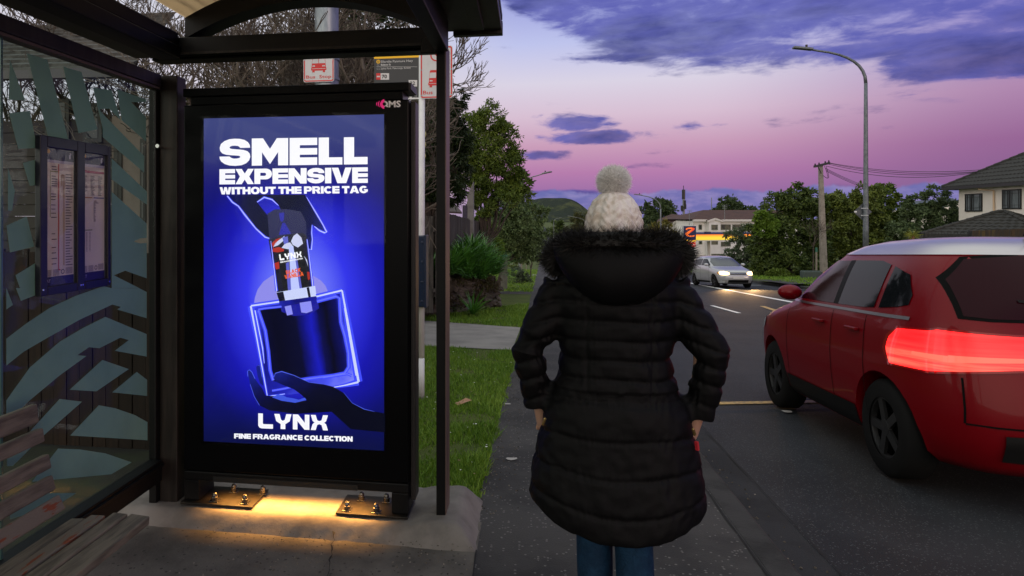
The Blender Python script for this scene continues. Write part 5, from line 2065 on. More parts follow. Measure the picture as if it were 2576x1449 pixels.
q = at(560, 620, 9.2)
bare_tree('big pale-barked leafless tree between the shelter post and the lamp column', (q.x, q.y, gz(q.y)), [(-.35, .1, 1), (.15, -.2, 1), (.6, .2, .8), (-.7, .1, .55), (.25, .4, .9)], 1.45, .20, 6, 21)
q = at(700, 620, 10.0)
bare_tree('dense leafless tree with orange-brown limbs right behind the billboard', (q.x, q.y, gz(q.y)), [(-.4, .1, .9), (.1, -.1, 1), (.5, .1, .8), (.8, .1, .5), (.35, -.2, 1)], 1.35, .17, 6, 22, spread=.7)
q = at(905, 620, 9.2)
bare_tree('leafless tree right of the lamp column behind the bus stop flag', (q.x, q.y, gz(q.y)), [(-.5, .1, .8), (.0, .0, 1), (.55, .1, .8), (.2, .2, 1), (-.2, -.1, 1)], 1.35, .15, 6, 23, spread=.7)
q = at(250, 640, 11.0)
bare_tree('leafless tree seen above the top rail of the rear glass', (q.x, q.y, gz(q.y)), [(-.4, .1, 1), (.1, -.2, 1), (.5, .2, .9), (-.8, .1, .7), (.75, .1, .7)], 1.7, .17, 6, 24)
q = at(20, 640, 12.0)
bare_tree('leafless tree at the far left above the rear glass', (q.x, q.y, gz(q.y)), [(-.4, .1, 1), (.2, -.2, 1), (.7, .2, .8)], 1.7, .15, 6, 25)
# leafy evergreen filling behind the bare limbs
tree('evergreen_tree', 'dark evergreen glimpsed through bare branches behind the lamp column', 'tree', 16, (870, 640),
     [(840, 130, 110, 90), (950, 200, 90, 110), (1000, 110, 70, 90), (760, 180, 70, 60), (980, 320, 70, 80), (900, 40, 90, 60), (1040, 200, 50, 90)], .13, 250, 75,
     leafmat('leaf_shade', [(0, (.008, .012, .005, 1)), (.6, (.020, .028, .009, 1)), (1, (.055, .065, .018, 1))]), 26, r0=.2, clump_r=.42, hollow=.2)  # very dark green leaves
tree('evergreen_shrub', 'olive leafy shrub in the gap between shelter post and billboard', 'shrub', 8.2, (452, 700),
     [(452, 258, 20, 30), (455, 330, 22, 50), (448, 440, 22, 90), (456, 540, 18, 60)], .07, 90, 60, GR_OLIVE, 27, r0=.04)
rnd = random.Random(31)
mb = MB()
q = at(1040, 420, 6.6)
for i in range(5):
    p = at(1052 + rnd.uniform(-8, 8), 330 + 45 * i, 6.8)
    pts = [p + Vector((-.25, .5, -.15)), p, p + Vector((.06, -.1, .08)), p + Vector((.11, -.15, .15))]
    mb.tube(pts, [.012, .008, .006, .004], 5)
th_ = thing('budding_branch', 'thin branches with pale yellow buds between the white pole and the billboard', 'branch', tuple(at(1052, 420, 6.8)))
mb.build('twig', TWIG, th_)
mb = MB()
for i in range(22):
    p = at(1046 + rnd.uniform(-10, 24), rnd.choice((340, 368, 412, 444)) + rnd.uniform(-14, 10), 6.75)
    mb.tube([p, p + Vector((.004, 0, .03)), p + Vector((.006, 0, .06))], [.004, .011, .002], 5)
mb.build('bud', mat('pale_bud', (.36, .34, .16, 1), .6), th_)
# overhanging bare twigs right of the shelter eave
mb = MB()
rnd = random.Random(8)
for k in range(9):
    a = at(1120, 150 + 10 * k, 9.2)
    b = at(1150 + rnd.uniform(0, 55), 120 + 14 * k + rnd.uniform(-10, 14), 9.0)
    dv = (b - a)
    bare(mb, a, dv, dv.length * .7, .012, 3, rnd, .0045, .45, .25)
tag(mb.build('twig_spray', TWIG), 'curling bare twigs poking out right of the shelter roof', 'branch')

# --- flax clump on the stone wall
FLAX = leafmat('flax_leaf', [(0, (.018, .048, .010, 1)), (.5, (.048, .13, .020, 1)), (1, (.13, .26, .05, 1))], rough=.34, trans=.15)
def strap_clump(mb, c, n_, L, w_, seed, fan=1.0):
    rnd = random.Random(seed)
    for i in range(n_):
        a = rnd.uniform(0, 2 * pi)
        el = rnd.uniform(.35, 1.35)
        h = Vector((cos(a), sin(a), 0))
        l = L * rnd.uniform(.65, 1.15)
        p = Vector(c) + h * rnd.uniform(0, .08) * L
        s_ = Vector((-sin(a), cos(a), 0))
        d = (h * cos(el) + Vector((0, 0, sin(el)))).normalized()
        seg = 5
        Lp, Rp = [], []
        for k in range(seg + 1):
            f = k / seg
            ww = w_ * (1 - f ** 2.2) * (.6 + .4 * min(1, f * 4))
            Lp.append(p + s_ * ww / 2)
            Rp.append(p - s_ * ww / 2)
            p = p + d * l / seg
            d = (d + h * .10 * fan - Vector((0, 0, .30 * fan * (f + .3)))).normalized()
        mb.add(Lp + Rp, [(k, k + 1, seg + 2 + k, seg + 1 + k) for k in range(seg)])


clumps = [(1100, 700, 14.2), (1135, 690, 14.6), (1165, 672, 15.2), (1195, 665, 15.8), (1222, 676, 16.4), (1245, 690, 17.0), (1120, 668, 15.4), (1150, 655, 16.0), (1185, 645, 16.4), (1215, 655, 17.0), (1080, 690, 14.0), (1175, 700, 15.0), (1210, 702, 15.6)]
flax_lab = 'big glossy dark green clump of strap leaves spilling over the stone wall'
fx = thing('strap_leaf_clump', flax_lab, 'plant', tuple(at(1180, 700, 15.5)))
mb = MB()
for i, (x, y, t_) in enumerate(clumps):
    strap_clump(mb, at(x, y, t_), 170, .78, .042, 40 + i)
mb.build('strap_leaves', FLAX, fx)
p = onG(1190, 795)
sc_ = thing('strap_leaf_plant', 'single strap-leaved plant at the foot of the stone wall', 'plant', (p.x, p.y, p.z))
mb = MB()
strap_clump(mb, (p.x, p.y - .05, p.z + .05), 40, .62, .042, 77, .8)
mb.build('strap_leaves', FLAX, sc_)

# --- dry-stone retaining wall
ROCK = mat('lichen_rock', (.13, .115, .095, 1), .92, 0, .2, var=(3, .36, .64), col2=(.055, .048, .036, 1), bump=(14, .9, .03), isl=None)
wallA, wallB = onG(1035, 800), onG(1252, 772)
wallA.x -= .0
mb = MB()
rnd = random.Random(51)
d = wallB - wallA
Lw = d.length
h_ = 1.12
for row in range(6):
    s_ = -.8
    while s_ < Lw + .1:
        w_ = rnd.uniform(.20, .42)
        p = wallA + d * (s_ / Lw)
        z0 = gz(p.y)
        rise = h_ * (1.0 - .30 * max(0, s_ / Lw))
        zc_ = z0 + (row + .5) * rise / 6 + rnd.uniform(-.03, .03)
        mb.ball((p.x + rnd.uniform(-.06, .03) - .05 * row * .5, p.y + rnd.uniform(-.05, .05), zc_), (w_ * .62, rnd.uniform(.16, .24), rise / 6 * rnd.uniform(.55, .75)), 9, 6, .5, rnd.randint(0, 99))
        s_ += w_ * .86
sw = mb.build('stone_wall', ROCK, smooth=False)
tag(sw, 'lichened dry-stone retaining wall beside the driveway under the strap leaves', 'wall')
# creepers and dry weeds hanging over it
mb = MB()
rnd = random.Random(52)
for i in range(2600):
    f = rnd.random() ** .8
    p = wallA.lerp(wallB, f)
    z = gz(p.y) + rnd.uniform(.0, 1.0) ** 1.0 * (1.15 - .3 * f)
    if noise.noise(Vector((f * 6, z * 2.5, 1))) < -.02:
        continue
    leaf(mb, Vector((p.x - .02 + rnd.uniform(-.1, .1), p.y - .24 - rnd.random() * .1, z)), .11, rnd, .28, .9)
tag(mb.build('hanging_weeds', leafmat('weed_leaf', [(0, (.05, .035, .015, 1)), (.5, (.075, .06, .022, 1)), (1, (.06, .085, .02, 1))])), 'dry brown and green weeds hanging over the stone wall', 'weeds', kind='stuff')
# soil bank behind the wall
mb = MB()
for i in range(10):
    f0, f1 = i / 10, (i + 1) / 10
    a, b = wallA.lerp(wallB, f0), wallA.lerp(wallB, f1)
    za_, zb_ = gz(a.y) + 1.0 - .3 * f0, gz(b.y) + 1.0 - .3 * f1
    mb.face([(a.x - .1, a.y + .02, za_), (b.x - .1, b.y + .02, zb_), (b.x - 2.5, b.y + 2.2, zb_ + .1), (a.x - 4, a.y + 2.2, za_ + .1)])
tag(mb.build('soil_bank', SOIL), kind='structure')

# --- fences on the left
PALING = mat('grey_paling', (.090, .080, .072, 1), .9, 0, .2, var=(4, .38, .66), col2=(.045, .040, .037, 1), aniso=(9, 9, .8), isl=[(0, (.060, .053, .048, 1)), (1, (.115, .103, .094, 1))], bump=(30, .4))
def paling_fence(name, label, p0, p1, top0, top1, bot, bw, m_, seed, gap=.006, group=None, posts=0):
    rnd = random.Random(seed)
    th_ = thing(name, label, 'fence', (p0[0], p0[1], gz(p0[1])), group=group)
    p0, p1 = Vector((p0[0], p0[1], 0)), Vector((p1[0], p1[1], 0))
    d = p1 - p0
    n_ = int(d.length / bw)
    dn = d.normalized()
    nr = Vector((-dn.y, dn.x, 0))
    mb = MB()
    for i in range(n_):
        a, b = p0 + dn * (i * bw + gap / 2), p0 + dn * ((i + 1) * bw - gap / 2)
        zt_ = top0 + (top1 - top0) * (i / n_) + rnd.uniform(-.02, .012)
        off = nr * rnd.uniform(-.006, .006)
        zb_ = gz(a.y) + bot
        A = [a + off, b + off, b + off + nr * .02, a + off + nr * .02]
        mb.hexa([q + Vector((0, 0, zb_)) for q in A], [q + Vector((0, 0, zt_)) for q in A])
    mb.build('paling', m_, th_)
    mb = MB()
    for f in (.18, .8):
        a = p0 + nr * .05
        b = p1 + nr * .05
        mb.bar((a.x, a.y, gz(a.y) + bot + (top0 - gz(a.y) - bot) * f), (b.x, b.y, gz(b.y) + bot + (top1 - gz(b.y) - bot) * f), .05, .07)
    mb.build('fence_rail', m_, th_)
    return th_


a, b = onX(1098, 529, -1.8), onX(1213, 560, -1.8)
paling_fence('paling_fence', 'tall weathered grey paling fence above the stone wall', (a.x, a.y), (b.x, b.y), a.z, b.z, .3, .105, PALING, 61)
a2, b2 = at(1010, 556, a.y + .6), at(1098, 540, a.y * 1.0)
paling_fence('paling_fence', 'short grey paling return between the white pole and the shelter post', (a2.x, a2.y), (a.x - .02, a.y + .02), a2.z, a.z - .08, .2, .11, PALING, 62)
BROWNF = mat('stained_brown_board', (.024, .012, .008, 1), .8, 0, .3, var=(5, .4, .7), col2=(.014, .008, .006, 1), aniso=(8, 8, .6), isl=[(0, (.018, .010, .007, 1)), (1, (.034, .017, .011, 1))])
paling_fence('board_fence', 'dark stained board fence behind the rear glass of the shelter', (-6.2, 4.12), (-1.62, 4.12), 1.30, 1.27, .02, .098, BROWNF, 63)
GREYP = mat('grey_post', (.07, .062, .056, 1), .9, var=(5, .4, .7), col2=(.04, .035, .032, 1))
mb = MB()
q = onY(455, 640, 4.02)
mb.box(q.x - .07, q.x + .06, 3.98, 4.08, gz(4), q.z - .02)
mb.box(q.x - .09, q.x + .08, 3.965, 4.095, q.z - .019, q.z + .02)
tag(mb.build('fence_post', GREYP, bevel=.006), 'grey capped fence post in the gap left of the billboard', 'fence post')
# weeds at the fence foot
mb = MB()
rnd = random.Random(64)
for i in range(160):
    x = rnd.uniform(-2.2, -1.45) if i % 3 else rnd.uniform(-1.75, -1.55)
    h0 = rnd.uniform(.02, .42 if -1.85 < x < -1.5 else .16)
    leaf(mb, Vector((x, rnd.uniform(3.78, 4.05), gz(3.9) + h0)), .085, rnd, .6, .1)
tag(mb.build('weeds', GR_MID), 'broad-leaved green weeds along the foot of the dark fence', 'weeds', kind='stuff')

# --- old house behind the rear glass
hs = thing('old_house', 'dim weatherboard house with ribbed roof seen through the shelter glass', 'house', (-6, 7.5, gz(7.5)))
WB = mat('dark_weatherboard', (.055, .045, .038, 1), .85, var=(1.4, .4, .7), col2=(.035, .028, .026, 1))
PINKW = mat('pale_plaster', (.20, .165, .14, 1), .85, var=(3, .4, .7), col2=(.15, .12, .10, 1))
YH = 7.4
hf = lambda x, y: onY(x, y, YH)
e0, e1_ = hf(0, 175), hf(376, 250)
mb = MB()
xw0, xw1 = hf(-200, 500).x, hf(285, 500).x
z = gz(YH)
while z < 2.6:
    mb.hexa([(xw0, YH - .02, z), (xw1, YH - .02, z), (xw1, YH + .1, z), (xw0, YH + .1, z)], [(xw0, YH - .004, z + .145), (xw1, YH - .004, z + .145), (xw1, YH + .1, z + .145), (xw0, YH + .1, z + .145)])
    z += .15
mb.build('wall', WB, hs)
mb = MB()
mb.box(hf(285, 500).x + .002, hf(377, 500).x, YH - .03, YH + 4, gz(YH), 2.75)
mb.build('wall', PINKW, hs)
for (x0_, x1_, ya_, yb_) in ((292, 312, 352, 505), (358, 372, 350, 560), (120, 180, 250, 420), (215, 262, 260, 360)):
    a, b = hf(x0_, yb_), hf(x1_, ya_)
    mb = MB()
    mb.box(a.x, b.x, YH - .05, YH - .031, a.z, b.z)
    wf = mb.build('window', mat('window_frame_dark', (.02, .018, .016, 1), .5), hs)
    mb = MB()
    mb.box(a.x + .05, b.x - .05, YH - .056, YH - .0505, a.z + .05, b.z - .05)
    mb.build('window_glass', mat('dark_window', (.012, .014, .016, 1), .08), wf)
mb = MB()
ra, rb = hf(-260, 120), hf(378, 268)
NR = 16
A0, A1 = Vector((ra.x, YH - .5, hf(0, 205).z)), Vector((rb.x + .05, YH - .5, hf(0, 215).z))
B0, B1 = Vector((ra.x, YH + 3.4, hf(0, 205).z + 1.9)), Vector((rb.x - 1.6, YH + 3.4, hf(0, 205).z + 1.9))
for i in range(NR):
    f0, f1 = i / NR, (i + 1) / NR
    a, b, c, d_ = A0.lerp(B0, f0), A1.lerp(B1, f0), A1.lerp(B1, f1), A0.lerp(B0, f1)
    up = Vector((0, 0, .05))
    mb.hexa([a, b, c, d_], [a + up, b + up, c + up * .2, d_ + up * .2])
mb.build('roof', mat('old_roof_tile', (.050, .046, .042, 1), .85, var=(8, .42, .62), col2=(.09, .088, .08, 1)), hs)
mb = MB()
mb.bar(A0 + Vector((0, -.05, -.02)), A1 + Vector((0, -.05, -.02)), .1, .12)
mb.build('gutter', mat('gutter_grey', (.06, .055, .052, 1), .5), hs)
# lean-to roof end and corrugated shed behind the paling fence
sh = thing('garden_shed', 'corrugated iron shed with pale corner panel behind the paling fence', 'shed', tuple(at(1170, 560, 22)))
mb = MB()
c0, c1 = at(1150, 620, 19), at(1178, 500, 20.5)
for i in range(14):
    x = c0.x + (c1.x - c0.x) * i / 14
    mb.box(x, x + (c1.x - c0.x) / 28, c1.y, c1.y + .05 + .03 * (i % 2), gz(c0.y), c1.z - .2)
mb.build('iron_sheet', mat('dark_corrugated_iron', (.022, .024, .026, 1), .5, .4), sh)
mb = MB()
p0, p1 = at(1176, 560, 20.4), at(1191, 485, 20.4)
mb.hexa([(p0.x, p0.y, gz(p0.y)), (p1.x, p0.y, gz(p0.y)), (p1.x, p0.y + .3, gz(p0.y)), (p0.x, p0.y + .3, gz(p0.y))], [(p0.x, p0.y, p1.z - .1), (p1.x, p0.y, p1.z + .35), (p1.x, p0.y + .3, p1.z + .35), (p0.x, p0.y + .3, p1.z - .1)])
mb.build('corner_panel', mat('grey_fibre_cement', (.20, .19, .18, 1), .85, var=(4, .4, .7), col2=(.14, .13, .125, 1)), sh)
rl = thing('lean_to_roof', 'rusty edge of a lean-to roof above the paling fence', 'roof', tuple(at(1140, 540, 17)))
mb = MB()
a, b = at(1040, 532, 16.5), at(1162, 538, 17.6)
mb.hexa([a, b, b + Vector((-.4, 2, .25)), a + Vector((-.4, 2, .25))], [a + Vector((0, 0, .05)), b + Vector((0, 0, .05)), b + Vector((-.4, 2, .30)), a + Vector((-.4, 2, .30))])
mb.build('iron_sheet', mat('rusted_iron', (.07, .05, .04, 1), .8), rl)
mb = MB()
for xx in (1055, 1142):
    p = at(xx, 545, 17)
    mb.box(p.x - .04, p.x + .04, p.y + .1, p.y + .18, gz(p.y), p.z + .05)
mb.build('roof_post', GREYP, rl)

# --- lawns: real blades near the stop
def blades(mb, inside, x0, x1, y0, y1, n_, hmin, hmax, seed, wd=.006):
    rnd = random.Random(seed)
    c = 0
    while c < n_:
        x, y = rnd.uniform(x0, x1), y0 + (y1 - y0) * rnd.random() ** 1.35
        c += 1
        if not inside(x, y):
            continue
        cl = noise.noise(Vector((x * 2.3, y * 2.3, seed)))
        h = rnd.uniform(hmin, hmax) * (1 + .7 * cl)
        if h <= .004 or (cl < -.28 and rnd.random() < .8):
            continue
        a = rnd.uniform(0, 2 * pi)
        z = gz(y)
        dx, dy = cos(a) * wd, sin(a) * wd
        lx, ly = rnd.gauss(0, h * .5), rnd.gauss(0, h * .5)
        mb.face([(x - dx, y - dy, z - .003), (x + dx, y + dy, z - .003), (x + lx, y + ly, z + h)])


GRASSM = leafmat('grass_blade', [(0, (.050, .095, .010, 1)), (.5, (.105, .17, .018, 1)), (.85, (.17, .22, .034, 1)), (1, (.18, .18, .06, 1))], rough=.55, trans=.3)
drv = lambda x, y: (nl.y + (nr.y - nl.y) * ((x - nl.x) / (nr.x - nl.x)))
drf = lambda x, y: (fl.y + (fr.y - fl.y) * ((x - fl.x) / (fr.x - fl.x)))
def inA(x, y):
    e = -.27 + bend(y) + .05 * noise.noise(Vector((0, y * 2.5, 4))) + .03 * noise.noise(Vector((0, y * 9, 1)))
    if x > e:
        return False
    if y < 3.62 + .05 * noise.noise(Vector((x * 5, 0, 8))):
        return False
    return y < drv(x, y) - .02
mb = MB()
blades(mb, inA, -1.75, .0, 3.55, 9.8, 46000, .018, .055, 71)
tag(mb.build('grass', GRASSM), 'patchy lawn between the billboard and the concrete driveway', 'grass', kind='stuff')
mb = MB()
rnd = random.Random(76)
for i in range(170):
    x, y = rnd.uniform(-1.6, -.1), rnd.uniform(3.7, 9)
    if not inA(x, y):
        continue
    s_ = rnd.uniform(.003, .010)
    z = gz(y) + rnd.uniform(.02, .05)
    mb.poly([[(s_ * cos(k * 1.05), s_ * sin(k * 1.05)) for k in range(6)]], lambda u, v: Vector((x + u, y + v, z + abs(u) * .4)))
tag(mb.build('lawn_flowers', mat('lawn_flower', (.6, .58, .5, 1), .8, isl=[(0, (.16, .10, .05, 1)), (.5, (.22, .15, .08, 1)), (.55, (.6, .6, .55, 1)), (1, (.65, .65, .6, 1))])), 'tiny white flowers and dead leaf bits in the lawn', 'flowers', kind='stuff')
wd_ = wallB - wallA
def inB(x, y):
    if x > -.27 + bend(y):
        return False
    if y < drf(x, y) + .03 or y > 22.6:
        return False
    xw = wallA.x + wd_.x * ((y - wallA.y) / wd_.y) if abs(wd_.y) > .01 else -2
    return x > xw + .15
mb = MB()
blades(mb, inB, -2.6, .2, 11.0, 22.6, 26000, .03, .075, 72, .012)
tag(mb.build('grass', GRASSM), 'bright mown verge between the driveway and the asphalt crossing', 'grass', kind='stuff')
mb = MB()
blades(mb, lambda x, y: x < -.27 + bend(y), -3.0, .9, 24.4, 62, 9000, .04, .10, 73, .03)
tag(mb.build('grass', GRASSM), 'grass strip beside the footpath farther down the hill', 'grass', kind='stuff')
mb = MB()
def inR(x, y):
    return x > KR + .1 + bend(y)
blades(mb, inR, 12.2, 30, 30, 62, 22000, .05, .13, 74, .03)
# right verge sits a little above the road
mb.v = [(x, y, z + .08) for x, y, z in mb.v]
tag(mb.build('grass', GRASSM), 'grass verge across the road under the hedge', 'grass', kind='stuff')
# ------------------------------------------------------------------ far side of the road
TG = 'trees and shrubs across the road'
tree('hedge_tree', 'big dark olive tree mass left of the power pole', 'tree', 45, (1990, 705),
     [(1950, 520, 40, 42), (2000, 500, 42, 40), (2040, 510, 36, 40), (1930, 590, 44, 50), (1990, 580, 60, 60), (2050, 600, 44, 60), (1925, 660, 36, 42), (1990, 665, 60, 40), (2055, 670, 36, 40), (2020, 540, 40, 44), (1905, 610, 24, 40), (1900, 670, 26, 36), (1960, 640, 60, 40)],
     .25, 460, 62, GR_DARK, 101, r0=.25, slim=.45, clump_r=.30)
tree('hedge_tree', 'tall mid-green tree between the power pole and the lamp post', 'tree', 46, (2140, 700),
     [(2180, 490, 34, 30), (2130, 510, 44, 34), (2095, 520, 36, 38), (2170, 540, 54, 44), (2110, 580, 56, 50), (2170, 620, 60, 56), (2110, 650, 46, 50), (2215, 590, 36, 60)],
     .25, 430, 62, GR_OLIVE, 102, r0=.25, slim=.5, clump_r=.30)
tree('hedge_tree', 'grey-green tree right of the diamond sign in front of the gabled house', 'tree', 44, (2330, 700),
     [(2290, 515, 22, 34), (2350, 500, 32, 34), (2375, 540, 40, 40), (2310, 560, 52, 44), (2360, 590, 44, 36), (2270, 600, 42, 44), (2320, 640, 50, 40), (2395, 570, 22, 30)],
     .22, 270, 62, leafmat('leaf_coastal', [(0, (.024, .034, .019, 1)), (.5, (.060, .078, .040, 1)), (1, (.14, .16, .088, 1))]), 103, r0=.2, slim=.5, clump_r=.30)
tree('hedge_tree', 'mid-green tree just right of the grey lamp post', 'tree', 47, (2235, 700),
     [(2225, 490, 34, 26), (2250, 530, 34, 36), (2205, 520, 24, 34), (2240, 580, 40, 44), (2215, 640, 50, 50)], .26, 170, 60, GR_MID, 104, r0=.2)
tree('lime_tree', 'small bright green tree poking from the top of the dark hedge', 'tree', 44, (1925, 705),
     [(1925, 575, 26, 22), (1915, 548, 18, 18), (1938, 560, 20, 18)], .22, 90, 50, GR_LIME, 105, r0=.08, trunk=False)
tree('hedge_shrub', 'silvery shrub in front of the pale flats beside the oncoming car', 'shrub', 58, (1860, 712),
     [(1850, 600, 26, 26), (1880, 585, 24, 24), (1835, 650, 26, 30), (1870, 640, 34, 40), (1895, 630, 26, 44), (1850, 680, 34, 24)], .26, 150, 50,
     leafmat('leaf_silver', [(0, (.030, .040, .026, 1)), (.5, (.072, .086, .058, 1)), (1, (.14, .15, .105, 1))]), 106, r0=.12, clump_r=.34)
tree('hedge_shrub', 'lime-tinged shrub at the foot of the dark hedge by the lawn', 'shrub', 43, (1958, 702),
     [(1955, 690, 26, 16), (1980, 694, 18, 12)], .18, 50, 50, leafmat('leaf_yellowgreen', [(0, (.03, .045, .008, 1)), (1, (.12, .15, .025, 1))]), 107, trunk=False)
tree('hedge_shrub', 'brown-tinged lower bushes behind the oncoming car', 'shrub', 48, (1915, 705),
     [(1915, 690, 26, 22), (1895, 700, 18, 16), (1935, 640, 26, 30)], .22, 80, 50, leafmat('leaf_brownish', [(0, (.022, .020, .010, 1)), (1, (.075, .062, .025, 1))]), 108, trunk=False)
tree('autumn_tree', 'golden-brown tree behind the fur hood left of the service station sign', 'tree', 90, (1670, 660),
     [(1665, 590, 34, 30), (1690, 610, 34, 30), (1640, 605, 28, 34), (1665, 570, 26, 18), (1700, 640, 30, 26), (1650, 640, 40, 26)], .42, 150, 46, GR_RUST, 109, r0=.2)
tree('round_tree', 'round dark crown tree behind the slim lamp post and white hat', 'tree', 150, (1650, 600),
     [(1625, 535, 22, 24), (1660, 525, 34, 28), (1680, 545, 26, 22), (1640, 555, 40, 18)], .75, 130, 44, GR_FAR, 110, r0=.4)
tree('round_tree', 'solitary domed tree rising above the brown roof of the flats', 'tree', 170, (1835, 600),
     [(1832, 515, 28, 24), (1815, 530, 24, 18), (1855, 530, 22, 18), (1835, 538, 40, 12)], .8, 130, 44, GR_FAR, 111, r0=.4)
tree('round_tree', 'lower dark tree right of the domed tree above the flats', 'tree', 165, (1900, 600),
     [(1890, 535, 20, 14), (1915, 540, 18, 12), (1905, 545, 34, 10)], .7, 80, 40, GR_FAR, 112, r0=.3)
tree('round_tree', 'low tree line between the phone mast and the domed tree', 'tree', 175, (1760, 600),
     [(1740, 552, 30, 10), (1775, 548, 30, 12), (1715, 555, 26, 10), (1800, 552, 24, 10), (1890, 556, 30, 10), (1930, 552, 24, 14)], .7, 130, 40, GR_FAR, 113, trunk=False)
tree('round_tree', 'round dark tree at the foot of the hill left of the white hat', 'tree', 190, (1462, 640),
     [(1462, 560, 26, 28), (1440, 590, 26, 24), (1478, 595, 24, 26), (1455, 615, 34, 20)], .85, 130, 44, leafmat('leaf_rustfar', [(0, (.025, .028, .012, 1)), (1, (.085, .075, .030, 1))]), 114, r0=.4)
tree('flat_conifer', 'flat-topped dark conifer before the hill beside the footpath end', 'tree', 200, (1402, 640),
     [(1402, 560, 14, 8), (1406, 575, 22, 6), (1400, 590, 18, 10), (1415, 600, 24, 5), (1398, 612, 16, 14)], .8, 90, 40, GR_DARK, 115, r0=.4)
tree('round_tree', 'pale green tree low at the end of the street', 'tree', 210, (1428, 640),
     [(1425, 612, 20, 14), (1438, 605, 16, 12), (1410, 622, 18, 12)], .8, 70, 40, GR_OLIVE, 116, trunk=False)

# bare sapling on the verge
q = at(2045, 707, 41)
bs = thing('bare_sapling', 'leafless staked sapling on the verge left of the power pole', 'tree', (q.x, q.y, gz(q.y)))
mb = MB()
mb.tube([(q.x, q.y, gz(q.y)), (q.x + .03, q.y, gz(q.y) + 1.2), (q.x + .02, q.y, gz(q.y) + 2.3)], [.05, .04, .03], 6)
mb.build('trunk', BARK, bs)
mb = MB()
rnd = random.Random(120)
for d in ((-.5, 0, 1), (.45, .1, 1), (.05, 0, 1), (-.2, .3, 1)):
    bare(mb, (q.x + .02, q.y, gz(q.y) + 2.0), d, .7, .022, 3, rnd, .010, .5)
mb.build('branches', BARK, bs)

# ------------------------------------------------------------------ pale flats behind the service station
FLAT = mat('pale_weatherboard', (.74, .73, .72, 1), .8, var=(.3, .4, .7), col2=(.67, .66, .65, 1))
TRIMW = mat('white_trim', (.62, .60, .58, 1), .6)
ROOFB = mat('brown_roof_tile', (.075, .035, .026, 1), .85, var=(.8, .4, .7), col2=(.055, .027, .022, 1), bump=(3, .5, .05))
GFRAME = mat('sage_window_frame', (.13, .15, .10, 1), .6)
FT = 116.0
flats = thing('apartment_block', 'pale three-storey flats with brown hip roof behind the service station', 'apartment block', tuple(at(1830, 660, FT)))
A_, B_ = at(1743, 560, FT), at(1945, 560, FT + 3)
dF = (B_ - A_)
dF.z = 0
LF = dF.length
ux = dF.normalized()
nF = Vector((ux.y, -ux.x, 0))            # towards the camera
bk = -nF
gzF = gz(A_.y) - .5
zE = at(1800, 556, FT).z
k = FT / F
def fp(px_, py_, out=0.0):
    """point on the front wall seen at a photo pixel"""
    r = ray(px_, py_)
    t_ = (A_ - EYE).dot(nF) / r.dot(nF)
    return EYE + r * t_ + nF * out


a0 = A_
b0 = A_ + ux * (LF + 6)
mb = MB()
base = lambda p, z: Vector((p.x, p.y, z))
mb.hexa([base(a0, gzF), base(b0, gzF), base(b0 + bk * 9, gzF), base(a0 + bk * 9, gzF)], [base(a0, zE), base(b0, zE), base(b0 + bk * 9, zE), base(a0 + bk * 9, zE)])
mb.build('wall', FLAT, flats)
# projecting bay with small gable
ba, bb = fp(1816, 600), fp(1864, 600)
def gableband(x0, xm, x1, y0, ym):
    out = 1.0
    mb = MB()
    p0, pm, p1 = fp(x0, y0, out), fp(xm, ym, out), fp(x1, y0, out)
    w0, w1 = fp(x0 + 5, y0, out - .1), fp(x1 - 5, y0, out - .1)
    wm = fp(xm, ym + 3, out - .1)
    pts = [base(w0, gzF), base(w1, gzF), w1, wm, w0]
    bkp = [p + bk * (out) for p in pts]
    n_ = len(pts)
    mb.add(pts + bkp, [tuple(range(n_))] + [(i, n_ + i, n_ + (i + 1) % n_, (i + 1) % n_) for i in range(n_)])
    w_ = mb.build('bay_wall', FLAT, flats)
    mb = MB()
    mb.bar(p0, pm, .25, .32)
    mb.bar(pm, p1, .25, .32)
    mb.build('barge_board', TRIMW, w_)
    mb = MB()
    up = Vector((0, 0, .25))
    mb.hexa([p0, pm, pm + bk * 4.5, p0 + bk * 4.5], [p0 + up, pm + up, pm + bk * 4.5 + up, p0 + bk * 4.5 + up])
    mb.hexa([pm, p1, p1 + bk * 4.5, pm + bk * 4.5], [pm + up, p1 + up, p1 + bk * 4.5 + up, pm + bk * 4.5 + up])
    mb.build('bay_roof', ROOFB, w_)


gableband(1771, 1790, 1810, 557, 550.5)
mb = MB()
mb.bar(base(a0 + nF * .5 - ux * .3, zE + .1), base(b0 + nF * .5, zE + .1), .3, .38)
mb.build('fascia', TRIMW, flats)
rz = at(1870, 536, FT).z + .6
mb = MB()
e0_, e1_ = a0 + nF * .6 - ux * .6, b0 + nF * .6
r0_, r1_ = a0 + bk * 4.5 + ux * 5, b0 + bk * 4.5
h0_, h1_ = a0 + bk * 9.6 - ux * .6, b0 + bk * 9.6
zz = zE + .3
mb.add([base(e0_, zz), base(e1_, zz), base(r1_, rz), base(r0_, rz), base(h0_, zz), base(h1_, zz)], [(0, 1, 2, 3), (4, 0, 3), (5, 4, 3, 2)])
mb.build('roof', ROOFB, flats)
wins = [(1802, 480, 540, 13), (1844, 478, 545, 26), (1901, 478, 545, 39), (1949, 475, 543, 39)]
def zoomw(x0, x1, y0, y1):
    f = lambda x, y: ((2500 + x / 3.22) / 1.5901, (750 + y / 3.22) / 1.5901)
    return f(x0, y0) + f(x1, y1)


